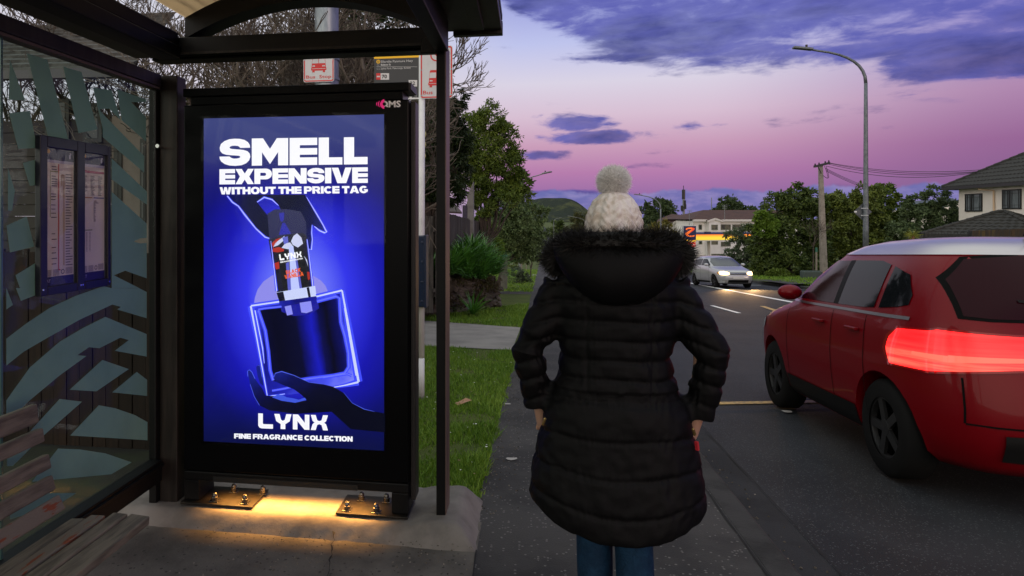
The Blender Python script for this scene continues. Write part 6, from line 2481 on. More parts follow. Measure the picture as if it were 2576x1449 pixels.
PANE = mat('curtained_pane', (.16, .145, .11, 1), .12, 0, .6, var=(.9, .42, .6), col2=(.07, .07, .065, 1))
PANED = mat('dark_pane', (.035, .04, .045, 1), .08, 0, .6)
for (x0_, x1_, y0_, y1_, pm_, out) in ((947, 990, 478, 545, PANED, 0), (1072, 1153, 478, 546, PANE, .9), (1233, 1360, 475, 546, PANE, 0), (1382, 1507, 475, 546, PANE, 0), (1588, 1670, 473, 545, PANE, 0),
                                     (1752, 1790, 475, 538, PANED, 0), (950, 992, 675, 732, PANED, 0), (1073, 1155, 682, 732, PANE, .9), (1235, 1360, 698, 760, PANE, 0), (1072, 1196, 850, 905, PANE, .9)):
    X0, Y0_, X1, Y1_ = zoomw(x0_, x1_, y0_, y1_)
    p, q_ = fp(X0, Y1_, out), fp(X1, Y0_, out)
    mb = MB()
    w_ = (q_ - p).dot(ux)
    P0_ = p
    M_ = Matrix((ux, nF, Vector((0, 0, 1)))).transposed()
    def wb(u0, u1, z0, z1, o0, o1, mb):
        c = [P0_ + ux * u + Vector((0, 0, z)) for u, z in ((u0, z0), (u1, z0), (u1, z1), (u0, z1))]
        mb.hexa([c_ + nF * o0 for c_ in c], [c_ + nF * o1 for c_ in c])
    hh = q_.z - p.z
    b_ = .10
    wb(0, w_, 0, b_, -.02, .07, mb)
    wb(0, w_, hh - b_, hh, -.02, .07, mb)
    wb(0, b_, b_ + .001, hh - b_ - .001, -.02, .069, mb)
    wb(w_ - b_, w_, b_ + .001, hh - b_ - .001, -.02, .069, mb)
    if w_ > 1.5:
        wb(w_ / 2 - .05, w_ / 2 + .05, b_ + .001, hh - b_ - .001, -.02, .065, mb)
    wf = mb.build('window', GFRAME, flats)
    mb = MB()
    wb(b_ * .9, w_ - b_ * .9, b_ * .9, hh - b_ * .9, .0, .03, mb)
    mb.build('pane', pm_, wf)
mb = MB()
for zz in (zE - 3.1, zE - 6.0):
    mb.bar(base(a0 + nF * .03, zz), base(b0 + nF * .03, zz), .06, .12)
mb.build('storey_band', TRIMW, flats)
for px_ in (1745, 1872, 1910, 1952):
    mb = MB()
    p = fp(px_, 600, .05 if px_ != 1842 else .93)
    mb.bar(base(p, gzF), base(p, zE - .1), .10, .08, nF)
    mb.build('downpipe', TRIMW, flats)
for (px_, py_) in ((1823, 532), (1734, 545)):
    p = at(px_, py_, FT - 1)
    mb = MB()
    mb.tube([p - Vector((0, 0, 1.5)), p + Vector((0, 0, 1.1))], .05, 5)
    for dz in (.5, .8, 1.05):
        mb.tube([p + Vector((-.45, 0, dz)), p + Vector((.45, 0, dz + .1))], .035, 4)
    mb.build('aerial', FARST, flats)
# second wing to the left, turned gable
wing = thing('apartment_wing', 'lower gabled wing of the flats behind the service station sign', 'apartment block', tuple(at(1730, 650, FT + 6)))
wt = FT + 6
wa, wb_ = at(1690, 565, wt), at(1741, 565, wt)
mb = MB()
mb.hexa([base(wa, gzF), base(wb_, gzF), base(wb_ + Vector((0, 10, 0)), gzF), base(wa + Vector((0, 10, 0)), gzF)], [wa, wb_, wb_ + Vector((0, 10, 0)), wa + Vector((0, 10, 0))])
mb.build('wall', FLAT, wing)
mb = MB()
p0, pm, p1, p2 = at(1692, 562, wt - .6), at(1713, 551, wt - .6), at(1735, 559, wt - .6), at(1768, 560, wt - .6)
mb.bar(p0, pm, .25, .35)
mb.bar(pm, p1, .25, .35)
mb.bar(p1, p2, .25, .35)
mb.build('barge_board', TRIMW, wing)
mb = MB()
up = Vector((0, 0, .2))
y9 = Vector((0, 9, 0))
rt = at(1700, 540, wt + 5)
mb.add([at(1650, 566, wt - .8) + up, p0 + up, pm + up, p1 + up, p2 + up, at(1768, 548, wt + 5), at(1690, 538, wt + 5), at(1655, 552, wt + 5)],
       [(0, 1, 7), (1, 2, 6, 7), (2, 3, 6), (3, 4, 5, 6)])
mb.build('roof', ROOFB, wing)
ho = thing('roof_house', 'sliver of an orange-roofed house right of the white hat', 'house', tuple(at(1640, 590, 125)))
mb = MB()
p0, p1 = at(1634, 610, 125), at(1652, 590, 125)
mb.box(p0.x, p1.x, p0.y, p0.y + 3, gz(p0.y), p1.z)
mb.build('wall', FLAT, ho)
mb = MB()
mb.box(p0.x - .4, p1.x + .2, p0.y - .4, p0.y + 3, p1.z + .01, p1.z + .45)
mb.build('roof', mat('orange_tile', (.30, .10, .05, 1), .8), ho)

# white paling fence below the flats
p0, p1 = at(1750, 685, 104), at(1872, 685, 107)
wf_ = thing('white_fence', 'tall white paling fence below the flats', 'fence', (p0.x, p0.y, gz(p0.y)))
mb = MB()
n_ = 56
zt_ = at(1800, 663, 105).z
for i in range(n_):
    a, b = p0.lerp(p1, i / n_), p0.lerp(p1, (i + .9) / n_)
    mb.hexa([base(a, gz(a.y) - .3), base(b, gz(b.y) - .3), base(b + Vector((0, .04, 0)), gz(b.y) - .3), base(a + Vector((0, .04, 0)), gz(a.y) - .3)],
            [base(a, zt_), base(b, zt_), base(b + Vector((0, .04, 0)), zt_), base(a + Vector((0, .04, 0)), zt_)])
mb.build('paling', mat('white_paling', (.56, .55, .53, 1), .7, isl=[(0, (.48, .47, .46, 1)), (1, (.60, .59, .57, 1))]), wf_)

# ------------------------------------------------------------------ service station
zs = lambda x, y: ((2500 + x / 3.22) / 1.5901, (750 + y / 3.22) / 1.5901)
PT = 92.0
def sp(x, y, t_=PT):
    return at(*zs(x, y), t_)


py = thing('service_station_sign', 'dark blue service station pylon with glowing orange swoosh letter', 'sign', tuple(base(sp(835, 700), gz(sp(835, 700).y))))
pl_ = sp(835, 700)
YS_ = pl_.y
sy = lambda x, y, l=0: onY(*zs(x, y), YS_ - l)
DB = emit('pylon_blue', S(.10, .115, .27), .8)
mb = MB()
a, b = sy(757, 678), sy(915, 497)
mb.box(a.x, b.x, YS_, YS_ + .5, sy(760, 700).z, b.z)
mb.build('sign_face', DB, py)
mb = MB()
mb.box(a.x - .10, a.x - .01, YS_ - .02, YS_ + .52, gz(YS_) - .2, b.z + .05)
mb.build('sign_edge', mat('pylon_edge', (.45, .46, .48, 1), .4), py)
mb = MB()
sw_ = [(781, 540), (790, 524), (820, 516), (862, 514), (897, 524), (898, 536), (885, 552), (806, 607), (830, 618), (865, 621), (893, 612), (897, 626), (880, 634), (838, 636), (795, 626), (776, 605), (779, 590), (800, 572), (860, 540), (852, 534), (815, 534), (795, 542), (812, 556)]
mb.poly([sw_], lambda x, y: sy(x, y, .02))
mb.build('swoosh_letter', emit('swoosh_orange', S(1.0, .45, .16), 1.1), py)
mb = MB()
mb.poly([[(860, 514), (897, 524), (898, 536), (885, 552), (830, 590), (862, 545), (868, 532)], [(868, 532), (868, 531), (867, 531)]][:1], lambda x, y: sy(x, y, .035))
mb.build('swoosh_letter', emit('swoosh_red', S(.95, .28, .12), 1.0), py)
mb = MB()
mb.poly([[(757, 652), (790, 668), (850, 682), (915, 675), (915, 700), (860, 700), (790, 690), (757, 672)]], lambda x, y: sy(x, y, .02))
mb.build('sign_sweep', emit('sweep_yellow', S(.98, .72, .22), 1.0), py)
mb = MB()
a, b = sy(757, 762), sy(910, 708)
mb.box(a.x + .05, b.x, YS_ + .05, YS_ + .45, a.z, b.z)
rp = mb.build('sign_panel', emit('panel_red', S(.93, .20, .13), .95), py)
mb = MB()
q_ = sy(832, 742, -.04)
plain_text(mb, 'ne & Food', q_, (1, 0, 0), (0, 0, 1), .20, sy(898, 742).x - q_.x, .02)
mb.build('sign_print', emit('panel_white', S(.98, .95, .92), 1.0), rp)
mb = MB()
mb.box(a.x + .15, a.x + .4, YS_ + .15, YS_ + .4, gz(YS_) - .2, a.z - .01)
mb.box(b.x - .4, b.x - .15, YS_ + .15, YS_ + .4, gz(YS_) - .2, a.z - .01)
mb.build('sign_leg', GALV, py)


def fascia_mat():
    m_ = bpy.data.materials.new('canopy_fascia')
    m_.use_nodes = True
    t = NT(m_.node_tree)
    b = t.n['Principled BSDF']
    tc = t.new('ShaderNodeTexCoord')
    spx = t.new('ShaderNodeSeparateXYZ')
    t.l.new(tc.outputs['Object'], spx.inputs[0])
    z0_, z1_ = sp(1000, 680, 97).z, sp(1000, 600, 97).z
    v = t.m('DIVIDE', t.m('SUBTRACT', spx.outputs[2], z0_), z1_ - z0_)
    c = t.ramp(v, [(0, S(.80, .74, .20)), (.45, S(.97, .78, .16)), (.75, S(1.0, .60, .13)), (.93, S(.95, .38, .12)), (1, S(.75, .25, .12))])
    b.inputs['Base Color'].default_value = (.3, .2, .05, 1)
    t.put(b.inputs['Emission Color'], c)
    b.inputs['Emission Strength'].default_value = 1.15
    return m_


cn = thing('station_canopy', 'glowing yellow and orange canopy of the service station', 'canopy', tuple(base(sp(1200, 640, 97), gz(97))))
c0, c1 = sp(905, 640, 96), sp(1640, 640, 98)
zc0_, zc1_ = sp(1000, 676, 97).z, sp(1000, 604, 97).z
back_ = Vector((2, 9, 0))
mb = MB()
mb.hexa([base(c0, zc0_), base(c1, zc0_), base(c1 + back_, zc0_), base(c0 + back_, zc0_)], [base(c0, zc1_), base(c1, zc1_), base(c1 + back_, zc1_), base(c0 + back_, zc1_)])
mb.build('fascia', fascia_mat(), cn)
mb = MB()
mb.hexa([base(c0 + Vector((-.1, -.05, 0)), zc1_ + .01), base(c1 + Vector((0, -.05, 0)), zc1_ + .01), base(c1 + back_, zc1_ + .01), base(c0 + back_, zc1_ + .01)],
        [base(c0 + Vector((-.1, -.05, 0)), zc1_ + .16), base(c1 + Vector((0, -.05, 0)), zc1_ + .16), base(c1 + back_, zc1_ + .16), base(c0 + back_, zc1_ + .16)])
a, b = sp(1032, 596, 97), sp(1110, 570, 97)
mb.box(a.x, b.x, a.y + .3, a.y + .8, a.z - .05, b.z)
mb.build('canopy_top', mat('canopy_blue', (.012, .014, .07, 1), .5), cn)
mb = MB()
mb.hexa([base(c0, zc0_ - .14), base(c1, zc0_ - .14), base(c1 + back_, zc0_ - .14), base(c0 + back_, zc0_ - .14)], [base(c0, zc0_ - .01), base(c1, zc0_ - .01), base(c1 + back_, zc0_ - .01), base(c0 + back_, zc0_ - .01)])
mb.build('canopy_soffit', TRIMW, cn)
mb = MB()
for f in (.25, .8):
    p = c0.lerp(c1, f) + back_ * .5
    mb.box(p.x - .2, p.x + .2, p.y - .2, p.y + .2, gz(p.y) - .3, zc0_ - .15)
mb.build('canopy_post', TRIMW, cn)

# low planting and planter by the side street
tree('low_hedge', 'low clipped hedge right of the fur hood', 'hedge', 62, (1762, 712), [(1758, 697, 14, 14), (1768, 690, 10, 8), (1785, 683, 16, 6)], .16, 60, 40, GR_MID, 130, trunk=False)

# ------------------------------------------------------------------ white two-storey house at the right edge
PLAST = mat('cream_plaster', (.82, .77, .70, 1), .85, 0, .2, var=(.7, .4, .7), col2=(.76, .71, .64, 1), bump=(40, .15))


def tilemat(name, c1, c2):
    m_ = mat(name, c1, .75, 0, .3, var=(2, .4, .7), col2=c2)
    return m_


RTILE = tilemat('charcoal_tile', (.034, .033, .030, 1), (.025, .025, .023, 1))
house = thing('cream_house', 'cream two-storey plaster house with charcoal tiled roof behind the red car', 'house', tuple(base(at(2500, 600, 38), gz(40))))
hA, hB = at(2412, 475, 42), at(2700, 475, 33)
hA.z = hB.z = 0
uH = (hB - hA).normalized()
nH = Vector((uH.y, -uH.x, 0))
if nH.dot(hA) > 0:
    nH = -nH
LH = (hB - hA).length
gH = gz(40) + .2


def hp(px_, py_, out=0.0):
    r = ray(px_, py_)
    t_ = (hA - Vector((0, 0, 0)) - Vector((EYE.x, EYE.y, 0))).dot(nH) / Vector((r.x, r.y, 0)).dot(nH)
    return EYE + r * t_ + nH * out


zEv = hp(2412, 476).z
mb = MB()
hb = -nH * 9
mb.hexa([base(hA, gH - 1), base(hB, gH - 1), base(hB + hb, gH - 1), base(hA + hb, gH - 1)], [base(hA, zEv), base(hB, zEv), base(hB + hb, zEv), base(hA + hb, zEv)])
mb.build('wall', PLAST, house)


def hip_roof(parent, A, B, back_v, ze, over, rise, nrows, name='roof'):
    """hip roof over the rectangle A-B-back with stepped tile courses"""
    u = (B - A).normalized()
    bv = back_v.normalized()
    a = A - u * over - bv * over
    b = B + u * over - bv * over
    c = B + u * over + back_v + bv * over
    d_ = A - u * over + back_v + bv * over
    half = (back_v.length + 2 * over) / 2
    r0 = a + (d_ - a) * .5 + u * half
    r1 = b + (c - b) * .5 - u * half
    if (r1 - r0).dot(u) < 0:
        r0 = r1 = (r0 + r1) / 2
    mb = MB()
    up = Vector((0, 0, 1))

    def slope(p, q, r_, s_):
        # p,q eave ends; r_ above q, s_ above p
        for i in range(nrows):
            f0, f1 = i / nrows, (i + 1) / nrows
            P_, Q_ = p.lerp(s_, f0), q.lerp(r_, f0)
            R_2, S_2 = q.lerp(r_, f1), p.lerp(s_, f1)
            z0, z1 = ze + rise * f0, ze + rise * f1
            lift = .055
            n_ = max(1, int((Q_ - P_).length / .33))
            for j in range(n_):
                g0, g1 = j / n_, (j + 1) / n_
                gm = (g0 + g1) / 2
                bot = [P_.lerp(Q_, g0), P_.lerp(Q_, gm), P_.lerp(Q_, g1)]
                top = [S_2.lerp(R_2, g0), S_2.lerp(R_2, gm), S_2.lerp(R_2, g1)]
                hgt = (0, .045, 0)
                V = [base(bot[k], z0 + lift + hgt[k]) for k in range(3)] + [base(top[k], z1 + .0 + hgt[k]) for k in range(3)] + [base(bot[k], z0) for k in range(3)]
                mb.add(V, [(0, 1, 4, 3), (1, 2, 5, 4), (6, 7, 1, 0), (7, 8, 2, 1)])
    slope(a, b, r1, r0)
    slope(b, c, r1, r1)
    slope(c, d_, r0, r1)
    slope(d_, a, r0, r0)
    o = mb.build(name, RTILE, parent)
    mb = MB()
    for p, q in ((a, r0), (b, r1), (c, r1), (d_, r0)):
        p_, q_ = base(p, ze + .06), base(q, ze + rise + .06)
        n_ = max(4, int((q_ - p_).length / .4))
        for i in range(n_):
            mb.tube([p_.lerp(q_, i / n_), p_.lerp(q_, (i + 1.05) / n_)], [.125, .10], 8)
    if (r1 - r0).length > .05:
        n_ = max(4, int((r1 - r0).length / .4))
        for i in range(n_):
            mb.tube([base(r0.lerp(r1, i / n_), ze + rise + .05), base(r0.lerp(r1, (i + 1.05) / n_), ze + rise + .05)], [.125, .10], 8)
    mb.build('ridge_cap', RTILE, o)
    mb = MB()
    for p, q in ((a, b), (b, c), (c, d_), (d_, a)):
        mb.bar(base(p, ze - .08), base(q, ze - .08), .12, .17)
    mb.build('gutter', mat('charcoal_gutter', (.012, .012, .012, 1), .4), o)
    mb = MB()
    mb.add([base(a, ze - .10), base(b, ze - .10), base(c, ze - .10), base(d_, ze - .10)], [(3, 2, 1, 0)])
    mb.build('soffit', mat('soffit_grey', (.20, .185, .17, 1), .8), o)
    return o


hip_roof(house, hA, hB, hb, zEv + .12, .62, 3.3, 13)
WFR = mat('charcoal_joinery', (.014, .015, .015, 1), .4)
CURT = mat('net_curtain_pane', (.20, .23, .25, 1), .10, 0, .6, var=(5, .4, .62), col2=(.12, .14, .155, 1), aniso=(6, 6, .5))
for (x0_, x1_, y0_, y1_) in ((2429.5, 2472, 486, 532.5), (2523, 2570.5, 475, 526.5)):
    p = hp(x0_, y1_)
    q_ = hp(x1_, y0_)
    zlo, zhi = p.z, hp(x0_, y0_ + (9 if x0_ < 2500 else 6)).z
    w_ = (q_ - p).dot(uH)
    P0_ = p

    def wb2(u0, u1, z0, z1, o0, o1, mb):
        c = [Vector((P0_.x, P0_.y, 0)) + uH * u + Vector((0, 0, z)) for u, z in ((u0, z0), (u1, z0), (u1, z1), (u0, z1))]
        mb.hexa([c_ + nH * o0 for c_ in c], [c_ + nH * o1 for c_ in c])
    zhi = q_.z
    zlo = hp(x1_, y1_ - 6 if x0_ < 2500 else y1_ - 4).z if False else p.z
    mb = MB()
    b_ = .075
    wb2(0, w_, zlo, zlo + b_, -.02, .06, mb)
    wb2(0, w_, zhi - b_, zhi, -.02, .06, mb)
    for u0, u1 in ((0, b_), (w_ - b_, w_), (w_ * .36, w_ * .36 + .11)):
        wb2(u0, u1, zlo + b_ + .001, zhi - b_ - .001, -.02, .058, mb)
    wf = mb.build('window', WFR, house)
    mb = MB()
    for zz in (zlo + .22, zhi - .24):
        wb2(b_ + .002, w_ - b_ - .002, zz, zz + .022, .0, .045, mb)
    for uu in (.20, w_ * .36 - .12, w_ * .36 + .23, w_ - .22):
        wb2(uu, uu + .022, zlo + b_ + .002, zhi - b_ - .002, .0, .047, mb)
    mb.build('glazing_bar', WFR, wf)
    mb = MB()
    wb2(b_ * .9, w_ - b_ * .9, zlo + b_ * .9, zhi - b_ * .9, .0, .02, mb)
    mb.build('pane', CURT, wf)
mb = MB()
d0, d1, d2, d3 = hp(2485, 470, .50), hp(2503, 479, .08), hp(2504, 542, .08), hp(2510, 548, .25)
mb.tube([Vector((d0.x, d0.y, zEv - .02)), Vector((d0.x, d0.y, zEv - .12)), d1, d2, d3], .05, 8)
mb.build('downpipe', mat('cream_downpipe', (.66, .48, .32, 1), .5), house)
# porch roof in front of it
porch = thing('brick_porch', 'low tiled hip roof of a brick porch in front of the cream house', 'porch', tuple(base(at(2440, 600, 35), gz(36))))
pA, pB = at(2345, 600, 36.5), at(2640, 600, 32.5)
pA.z = pB.z = 0
uP = (pB - pA).normalized()
nP = Vector((uP.y, -uP.x, 0))
if nP.dot(pA) > 0:
    nP = -nP
zP = at(2330, 592, 36).z
pbk = -nP * 4.6
hip_roof(porch, pA, pB, pbk, zP, .4, 1.25, 8)
mb = MB()
pa, pb_ = pA + uP * .4 - nP * .1, pA + uP * 3.2 - nP * .1
mb.hexa([base(pa, gz(36)), base(pb_, gz(36)), base(pb_ + pbk * .9, gz(36)), base(pa + pbk * .9, gz(36))], [base(pa, zP - .1), base(pb_, zP - .1), base(pb_ + pbk * .9, zP - .1), base(pa + pbk * .9, zP - .1)])


def brickmat(name):
    m_ = bpy.data.materials.new(name)
    m_.use_nodes = True
    t = NT(m_.node_tree)
    br = t.new('ShaderNodeTexBrick')
    tc = t.new('ShaderNodeTexCoord')
    mp = t.new('ShaderNodeMapping')
    mp.inputs['Rotation'].default_value = (radians(90), 0, 0)
    t.l.new(tc.outputs['Object'], mp.inputs[0])
    t.l.new(mp.outputs[0], br.inputs['Vector'])
    br.inputs['Color1'].default_value = (.16, .075, .05, 1)
    br.inputs['Color2'].default_value = (.22, .12, .08, 1)
    br.inputs['Mortar'].default_value = (.09, .07, .06, 1)
    br.inputs['Scale'].default_value = 4.4
    t.l.new(br.outputs[0], t.n['Principled BSDF'].inputs['Base Color'])
    t.n['Principled BSDF'].inputs['Roughness'].default_value = .85
    return m_


mb.build('brick_wall', brickmat('porch_brick'), porch)
mb = MB()
p1_, p2_ = pA + uP * 3.25, pA + uP * 5.0
mb.hexa([base(p1_, gz(36)), base(p2_, gz(36)), base(p2_ + pbk * .85, gz(36)), base(p1_ + pbk * .85, gz(36))], [base(p1_, zP - .12), base(p2_, zP - .12), base(p2_ + pbk * .85, zP - .12), base(p1_ + pbk * .85, zP - .12)])
mb.build('garage_door', mat('garage_white', (.42, .40, .38, 1), .7), porch)
# gabled house farther back
gh = thing('gabled_house', 'cream gabled house with blue-grey roof behind the grey-green tree', 'house', tuple(base(at(2370, 600, 62), gz(66))))
g0_, g1_ = at(2370, 600, 61), at(2440, 600, 61)
zg_ = at(2400, 520, 61).z
mb = MB()
pk = at(2396, 504, 61)
pts = [base(g0_, gz(64)), base(g1_, gz(64)), base(g1_, zg_ - .2), Vector((pk.x, g0_.y, pk.z)), base(g0_, zg_ - .2)]
bkp = [p + Vector((3, 9, 0)) for p in pts]
mb.add(pts + bkp, [(0, 1, 2, 3, 4), (5 + 4, 5 + 3, 5 + 2, 5 + 1, 5), (0, 5, 6, 1), (1, 6, 7, 2), (4, 9, 5, 0)])
mb.build('gable_wall', PLAST, gh)
mb = MB()
L0, L1 = at(2256, 528, 64), at(2380, 522, 62)
R0, R1 = at(2275, 512, 67), at(2396, 503, 61.5)
up = Vector((0, 0, .18))
mb.hexa([L0, L1, R1, R0], [L0 + up, L1 + up, R1 + up, R0 + up])
pr = at(2425, 517, 61)
mb.hexa([R1, pr, pr + Vector((3, 9, 0)), R1 + Vector((3, 9, 0))], [R1 + up, pr + up, pr + Vector((3, 9, 0)) + up, R1 + Vector((3, 9, 0)) + up])
mb.build('roof', mat('blue_grey_roof', (.10, .125, .17, 1), .6), gh)
mb = MB()
L0w, L1w = at(2258, 560, 64.2), at(2372, 560, 62.4)
mb.hexa([base(L0w, gz(66)), base(L1w, gz(64)), base(L1w + Vector((2, 6, 0)), gz(64)), base(L0w + Vector((2, 6, 0)), gz(66))], [base(L0w, L0.z), base(L1w, L1.z), base(L1w + Vector((2, 6, 0)), L1.z), base(L0w + Vector((2, 6, 0)), L0.z)])
mb.build('wall', PLAST, gh)
mb = MB()
a, b = at(2392, 540, 60.95), at(2404, 525, 60.95)
mb.box(a.x, b.x, g0_.y - .06, g0_.y - .004, at(2398, 553, 61).z, at(2398, 532, 61).z)
mb.build('window', mat('sage_joinery', (.08, .10, .09, 1), .5), gh)
mb = MB()
a, b = at(2378, 590, 60), at(2416, 570, 60)
mb.box(a.x, b.x, g0_.y - 1.2, g0_.y - .01, a.z, b.z + .35)
mb.build('verandah_roof', ROOFB, gh)

# fences and gate in front of the houses
BRF = mat('wet_brown_board', (.050, .026, .013, 1), .8, var=(2.2, .4, .66), col2=(.028, .022, .018, 1), aniso=(7, 7, .6), isl=[(0, (.030, .018, .010, 1)), (.7, (.065, .034, .014, 1)), (1, (.085, .055, .015, 1))])
a, b = at(2447, 580, 31.5), at(2660, 578, 28.5)
paling_fence('board_fence', 'dark wet-brown board fence in front of the cream house above the red car', (a.x, a.y), (b.x, b.y), a.z, b.z + .1, .1, .13, BRF, 141)
gt = thing('metal_fence', 'black metal railing fence and gate posts left of the brown board fence', 'fence', tuple(base(at(2340, 610, 32), gz(34))))
mb = MB()
posts = [(2231, 608, 36.0), (2288, 597, 34.5), (2329, 585, 33.2), (2442, 579, 31.6)]
tops = []
for (x, y, t_) in posts:
    p = at(x, y, t_)
    tops.append(p)
    mb.box(p.x - .07, p.x + .07, p.y - .07, p.y + .07, gz(p.y), p.z)
mb.build('fence_post', WFR, gt)
mb = MB()
for p, q_ in zip(tops[:-1], tops[1:]):
    zt_ = min(p.z, q_.z) - .06
    zl_ = gz(p.y) + .25
    for zz in (zt_, zt_ - .22, zl_):
        mb.bar(base(p, zz), base(q_, zz), .04, .045)
    n_ = int((q_ - p).length / .13)
    for i in range(1, n_):
        r_ = p.lerp(q_, i / n_)
        mb.bar(base(r_, zl_ - .1), base(r_, zt_ + .10), .018, .018, Vector((1, 0, 0)))
mb.build('railing', WFR, gt)

q = at(2297, 640, 33.5)
pt_ = thing('cabbage_tree', 'small spiky yellow-green cabbage tree behind the black railing', 'tree', (q.x, q.y, gz(q.y)))
zc_ = at(2297, 592, 33.5).z
mb = MB()
mb.tube([(q.x, q.y, gz(q.y)), (q.x + .04, q.y, gz(q.y) + 1.0), (q.x, q.y, zc_)], [.10, .08, .07], 7)
mb.build('trunk', mat('orange_bark', (.20, .11, .05, 1), .9), pt_)
mb = MB()
rnd = random.Random(150)
for i in range(70):
    d = Vector((rnd.gauss(0, 1), rnd.gauss(0, .8), rnd.gauss(.15, .8))).normalized()
    s_ = d.cross(Vector((rnd.gauss(0, 1), rnd.gauss(0, 1), rnd.gauss(0, 1)))).normalized()
    L = rnd.uniform(.38, .55)
    c = Vector((q.x, q.y, zc_))
    mb.face([c + s_ * .022, c + d * L - Vector((0, 0, .04)), c - s_ * .022])
mb.build('crown', leafmat('cabbage_leaf', [(0, (.12, .14, .02, 1)), (1, (.34, .34, .05, 1))]), pt_)

# shops and lights at the far end of the street
fe = thing('distant_shop', 'dark distant shopfront with pale eaves at the end of the street', 'building', tuple(base(at(1416, 620, 300), gz(300))))
mb = MB()
a, b = at(1408, 628, 300), at(1424, 606, 300)
mb.box(a.x, b.x, a.y, a.y + 8, gz(300), b.z)
mb.build('wall', mat('shop_dark', (.03, .028, .028, 1), .8), fe)
mb = MB()
mb.box(a.x - .6, b.x + .6, a.y - .8, a.y + 8, b.z + .01, b.z + .7)
mb.box(a.x, b.x, a.y - .6, a.y - .05, at(1416, 622, 300).z, at(1416, 619, 300).z)
mb.build('awning', TRIMW, fe)
# ------------------------------------------------------------------ people
SKIN = mat('skin', (.42, .24, .17, 1), .55)
def skinned(name, joints, edges, m_, parent, levels=1):
    """joints: (x, y, z, radius); one continuous skin over the joints"""
    me = bpy.data.meshes.new(name)
    me.from_pydata([j[:3] for j in joints], edges, [])
    o = link(name, me, parent, [m_])
    sk = o.modifiers.new('skin', 'SKIN')
    sk.use_smooth_shade = True
    if not me.skin_vertices:
        me.attributes.new  # layer is made by the modifier
    bm = bmesh.new()
    bm.from_mesh(me)
    lay = bm.verts.layers.skin.verify()
    bm.verts.ensure_lookup_table()
    for i, j in enumerate(joints):
        bm.verts[i][lay].radius = (j[3], j[3])
        bm.verts[i][lay].use_root = (i == 0)
    bm.to_mesh(me)
    bm.free()
    ss = o.modifiers.new('sub', 'SUBSURF')
    ss.levels = ss.render_levels = levels
    return bake(o)


def rings_mesh(mb, rings, n=40, p=2.3, cap=True):
    """rings: (cx, cy, z, half width, half depth)"""
    base_ = len(mb.v)
    for (cx, cy, z, hw, hd) in rings:
        for k in range(n):
            a = 2 * pi * k / n
            c, s_ = cos(a), sin(a)
            mb.v.append((cx + hw * math.copysign(abs(c) ** (2 / p), c), cy + hd * math.copysign(abs(s_) ** (2 / p), s_), z))
    for i in range(len(rings) - 1):
        for k in range(n):
            a = base_ + i * n + k
            b = base_ + i * n + (k + 1) % n
            mb.f.append((a, b, b + n, a + n))
            mb.mi.append(0)
    if cap:
        mb.f.append(tuple(base_ + k for k in range(n))[::-1])
        mb.f.append(tuple(base_ + (len(rings) - 1) * n + k for k in range(n)))
        mb.mi += [0, 0]


WX, WY = .286, 2.28
WZ = gz(WY) + .006
woman = thing('person', 'walker seen from behind in black padded coat, white bobble hat and blue jeans', 'person', (WX, WY, WZ))
def w(x, y, z):
    return Vector((WX + x, WY + y, WZ + z))


# body: one continuous figure under the clothes
J = [(0, 0, .86, .10), (0, .0, 1.02, .085), (0, 0, 1.20, .10), (0, .0, 1.34, .055), (0, .01, 1.40, .045), (0, .03, 1.50, .075), (0, .03, 1.56, .055),
     (-.15, 0, 1.31, .045), (-.268, -.015, 1.075, .030), (-.245, .03, .86, .028), (-.235, .05, .80, .026),
     (.155, 0, 1.31, .045), (.282, -.015, 1.075, .030), (.262, .0, .85, .028), (.250, .015, .795, .026),
     (-.075, 0, .80, .075), (-.062, .05, .46, .046), (-.062, .0, .10, .030), (-.062, .11, .045, .030),
     (.075, 0, .80, .075), (.058, -.02, .46, .046), (.055, -.13, .13, .030), (.055, -.05, .045, .030),
     # right hand: fingers and thumb
     (.252, .035, .755, .009), (.250, .045, .725, .0085), (.244, .018, .752, .009), (.241, .026, .718, .0085), (.238, .0, .754, .009), (.236, .006, .722, .008),
     (.233, -.014, .760, .008), (.231, -.010, .734, .007), (.262, .045, .775, .009), (.268, .056, .752, .008),
     # left hand
     (-.240, .070, .758, .009), (-.238, .082, .728, .0085), (-.232, .054, .754, .009), (-.229, .064, .722, .0085), (-.226, .038, .756, .009), (-.224, .044, .726, .008),
     (-.221, .024, .762, .008), (-.219, .028, .738, .007), (-.250, .080, .778, .009), (-.255, .090, .756, .008)]
E_ = [(0, 1), (1, 2), (2, 3), (3, 4), (4, 5), (5, 6), (2, 7), (7, 8), (8, 9), (9, 10), (2, 11), (11, 12), (12, 13), (13, 14), (0, 15), (15, 16), (16, 17), (17, 18), (0, 19), (19, 20), (20, 21), (21, 22),
      (14, 23), (23, 24), (14, 25), (25, 26), (14, 27), (27, 28), (14, 29), (29, 30), (14, 31), (31, 32), (10, 33), (33, 34), (10, 35), (35, 36), (10, 37), (37, 38), (10, 39), (39, 40), (10, 41), (41, 42)]
skinned('body', [(WX + a, WY + b, WZ + c, r) for a, b, c, r in J], E_, SKIN, woman)

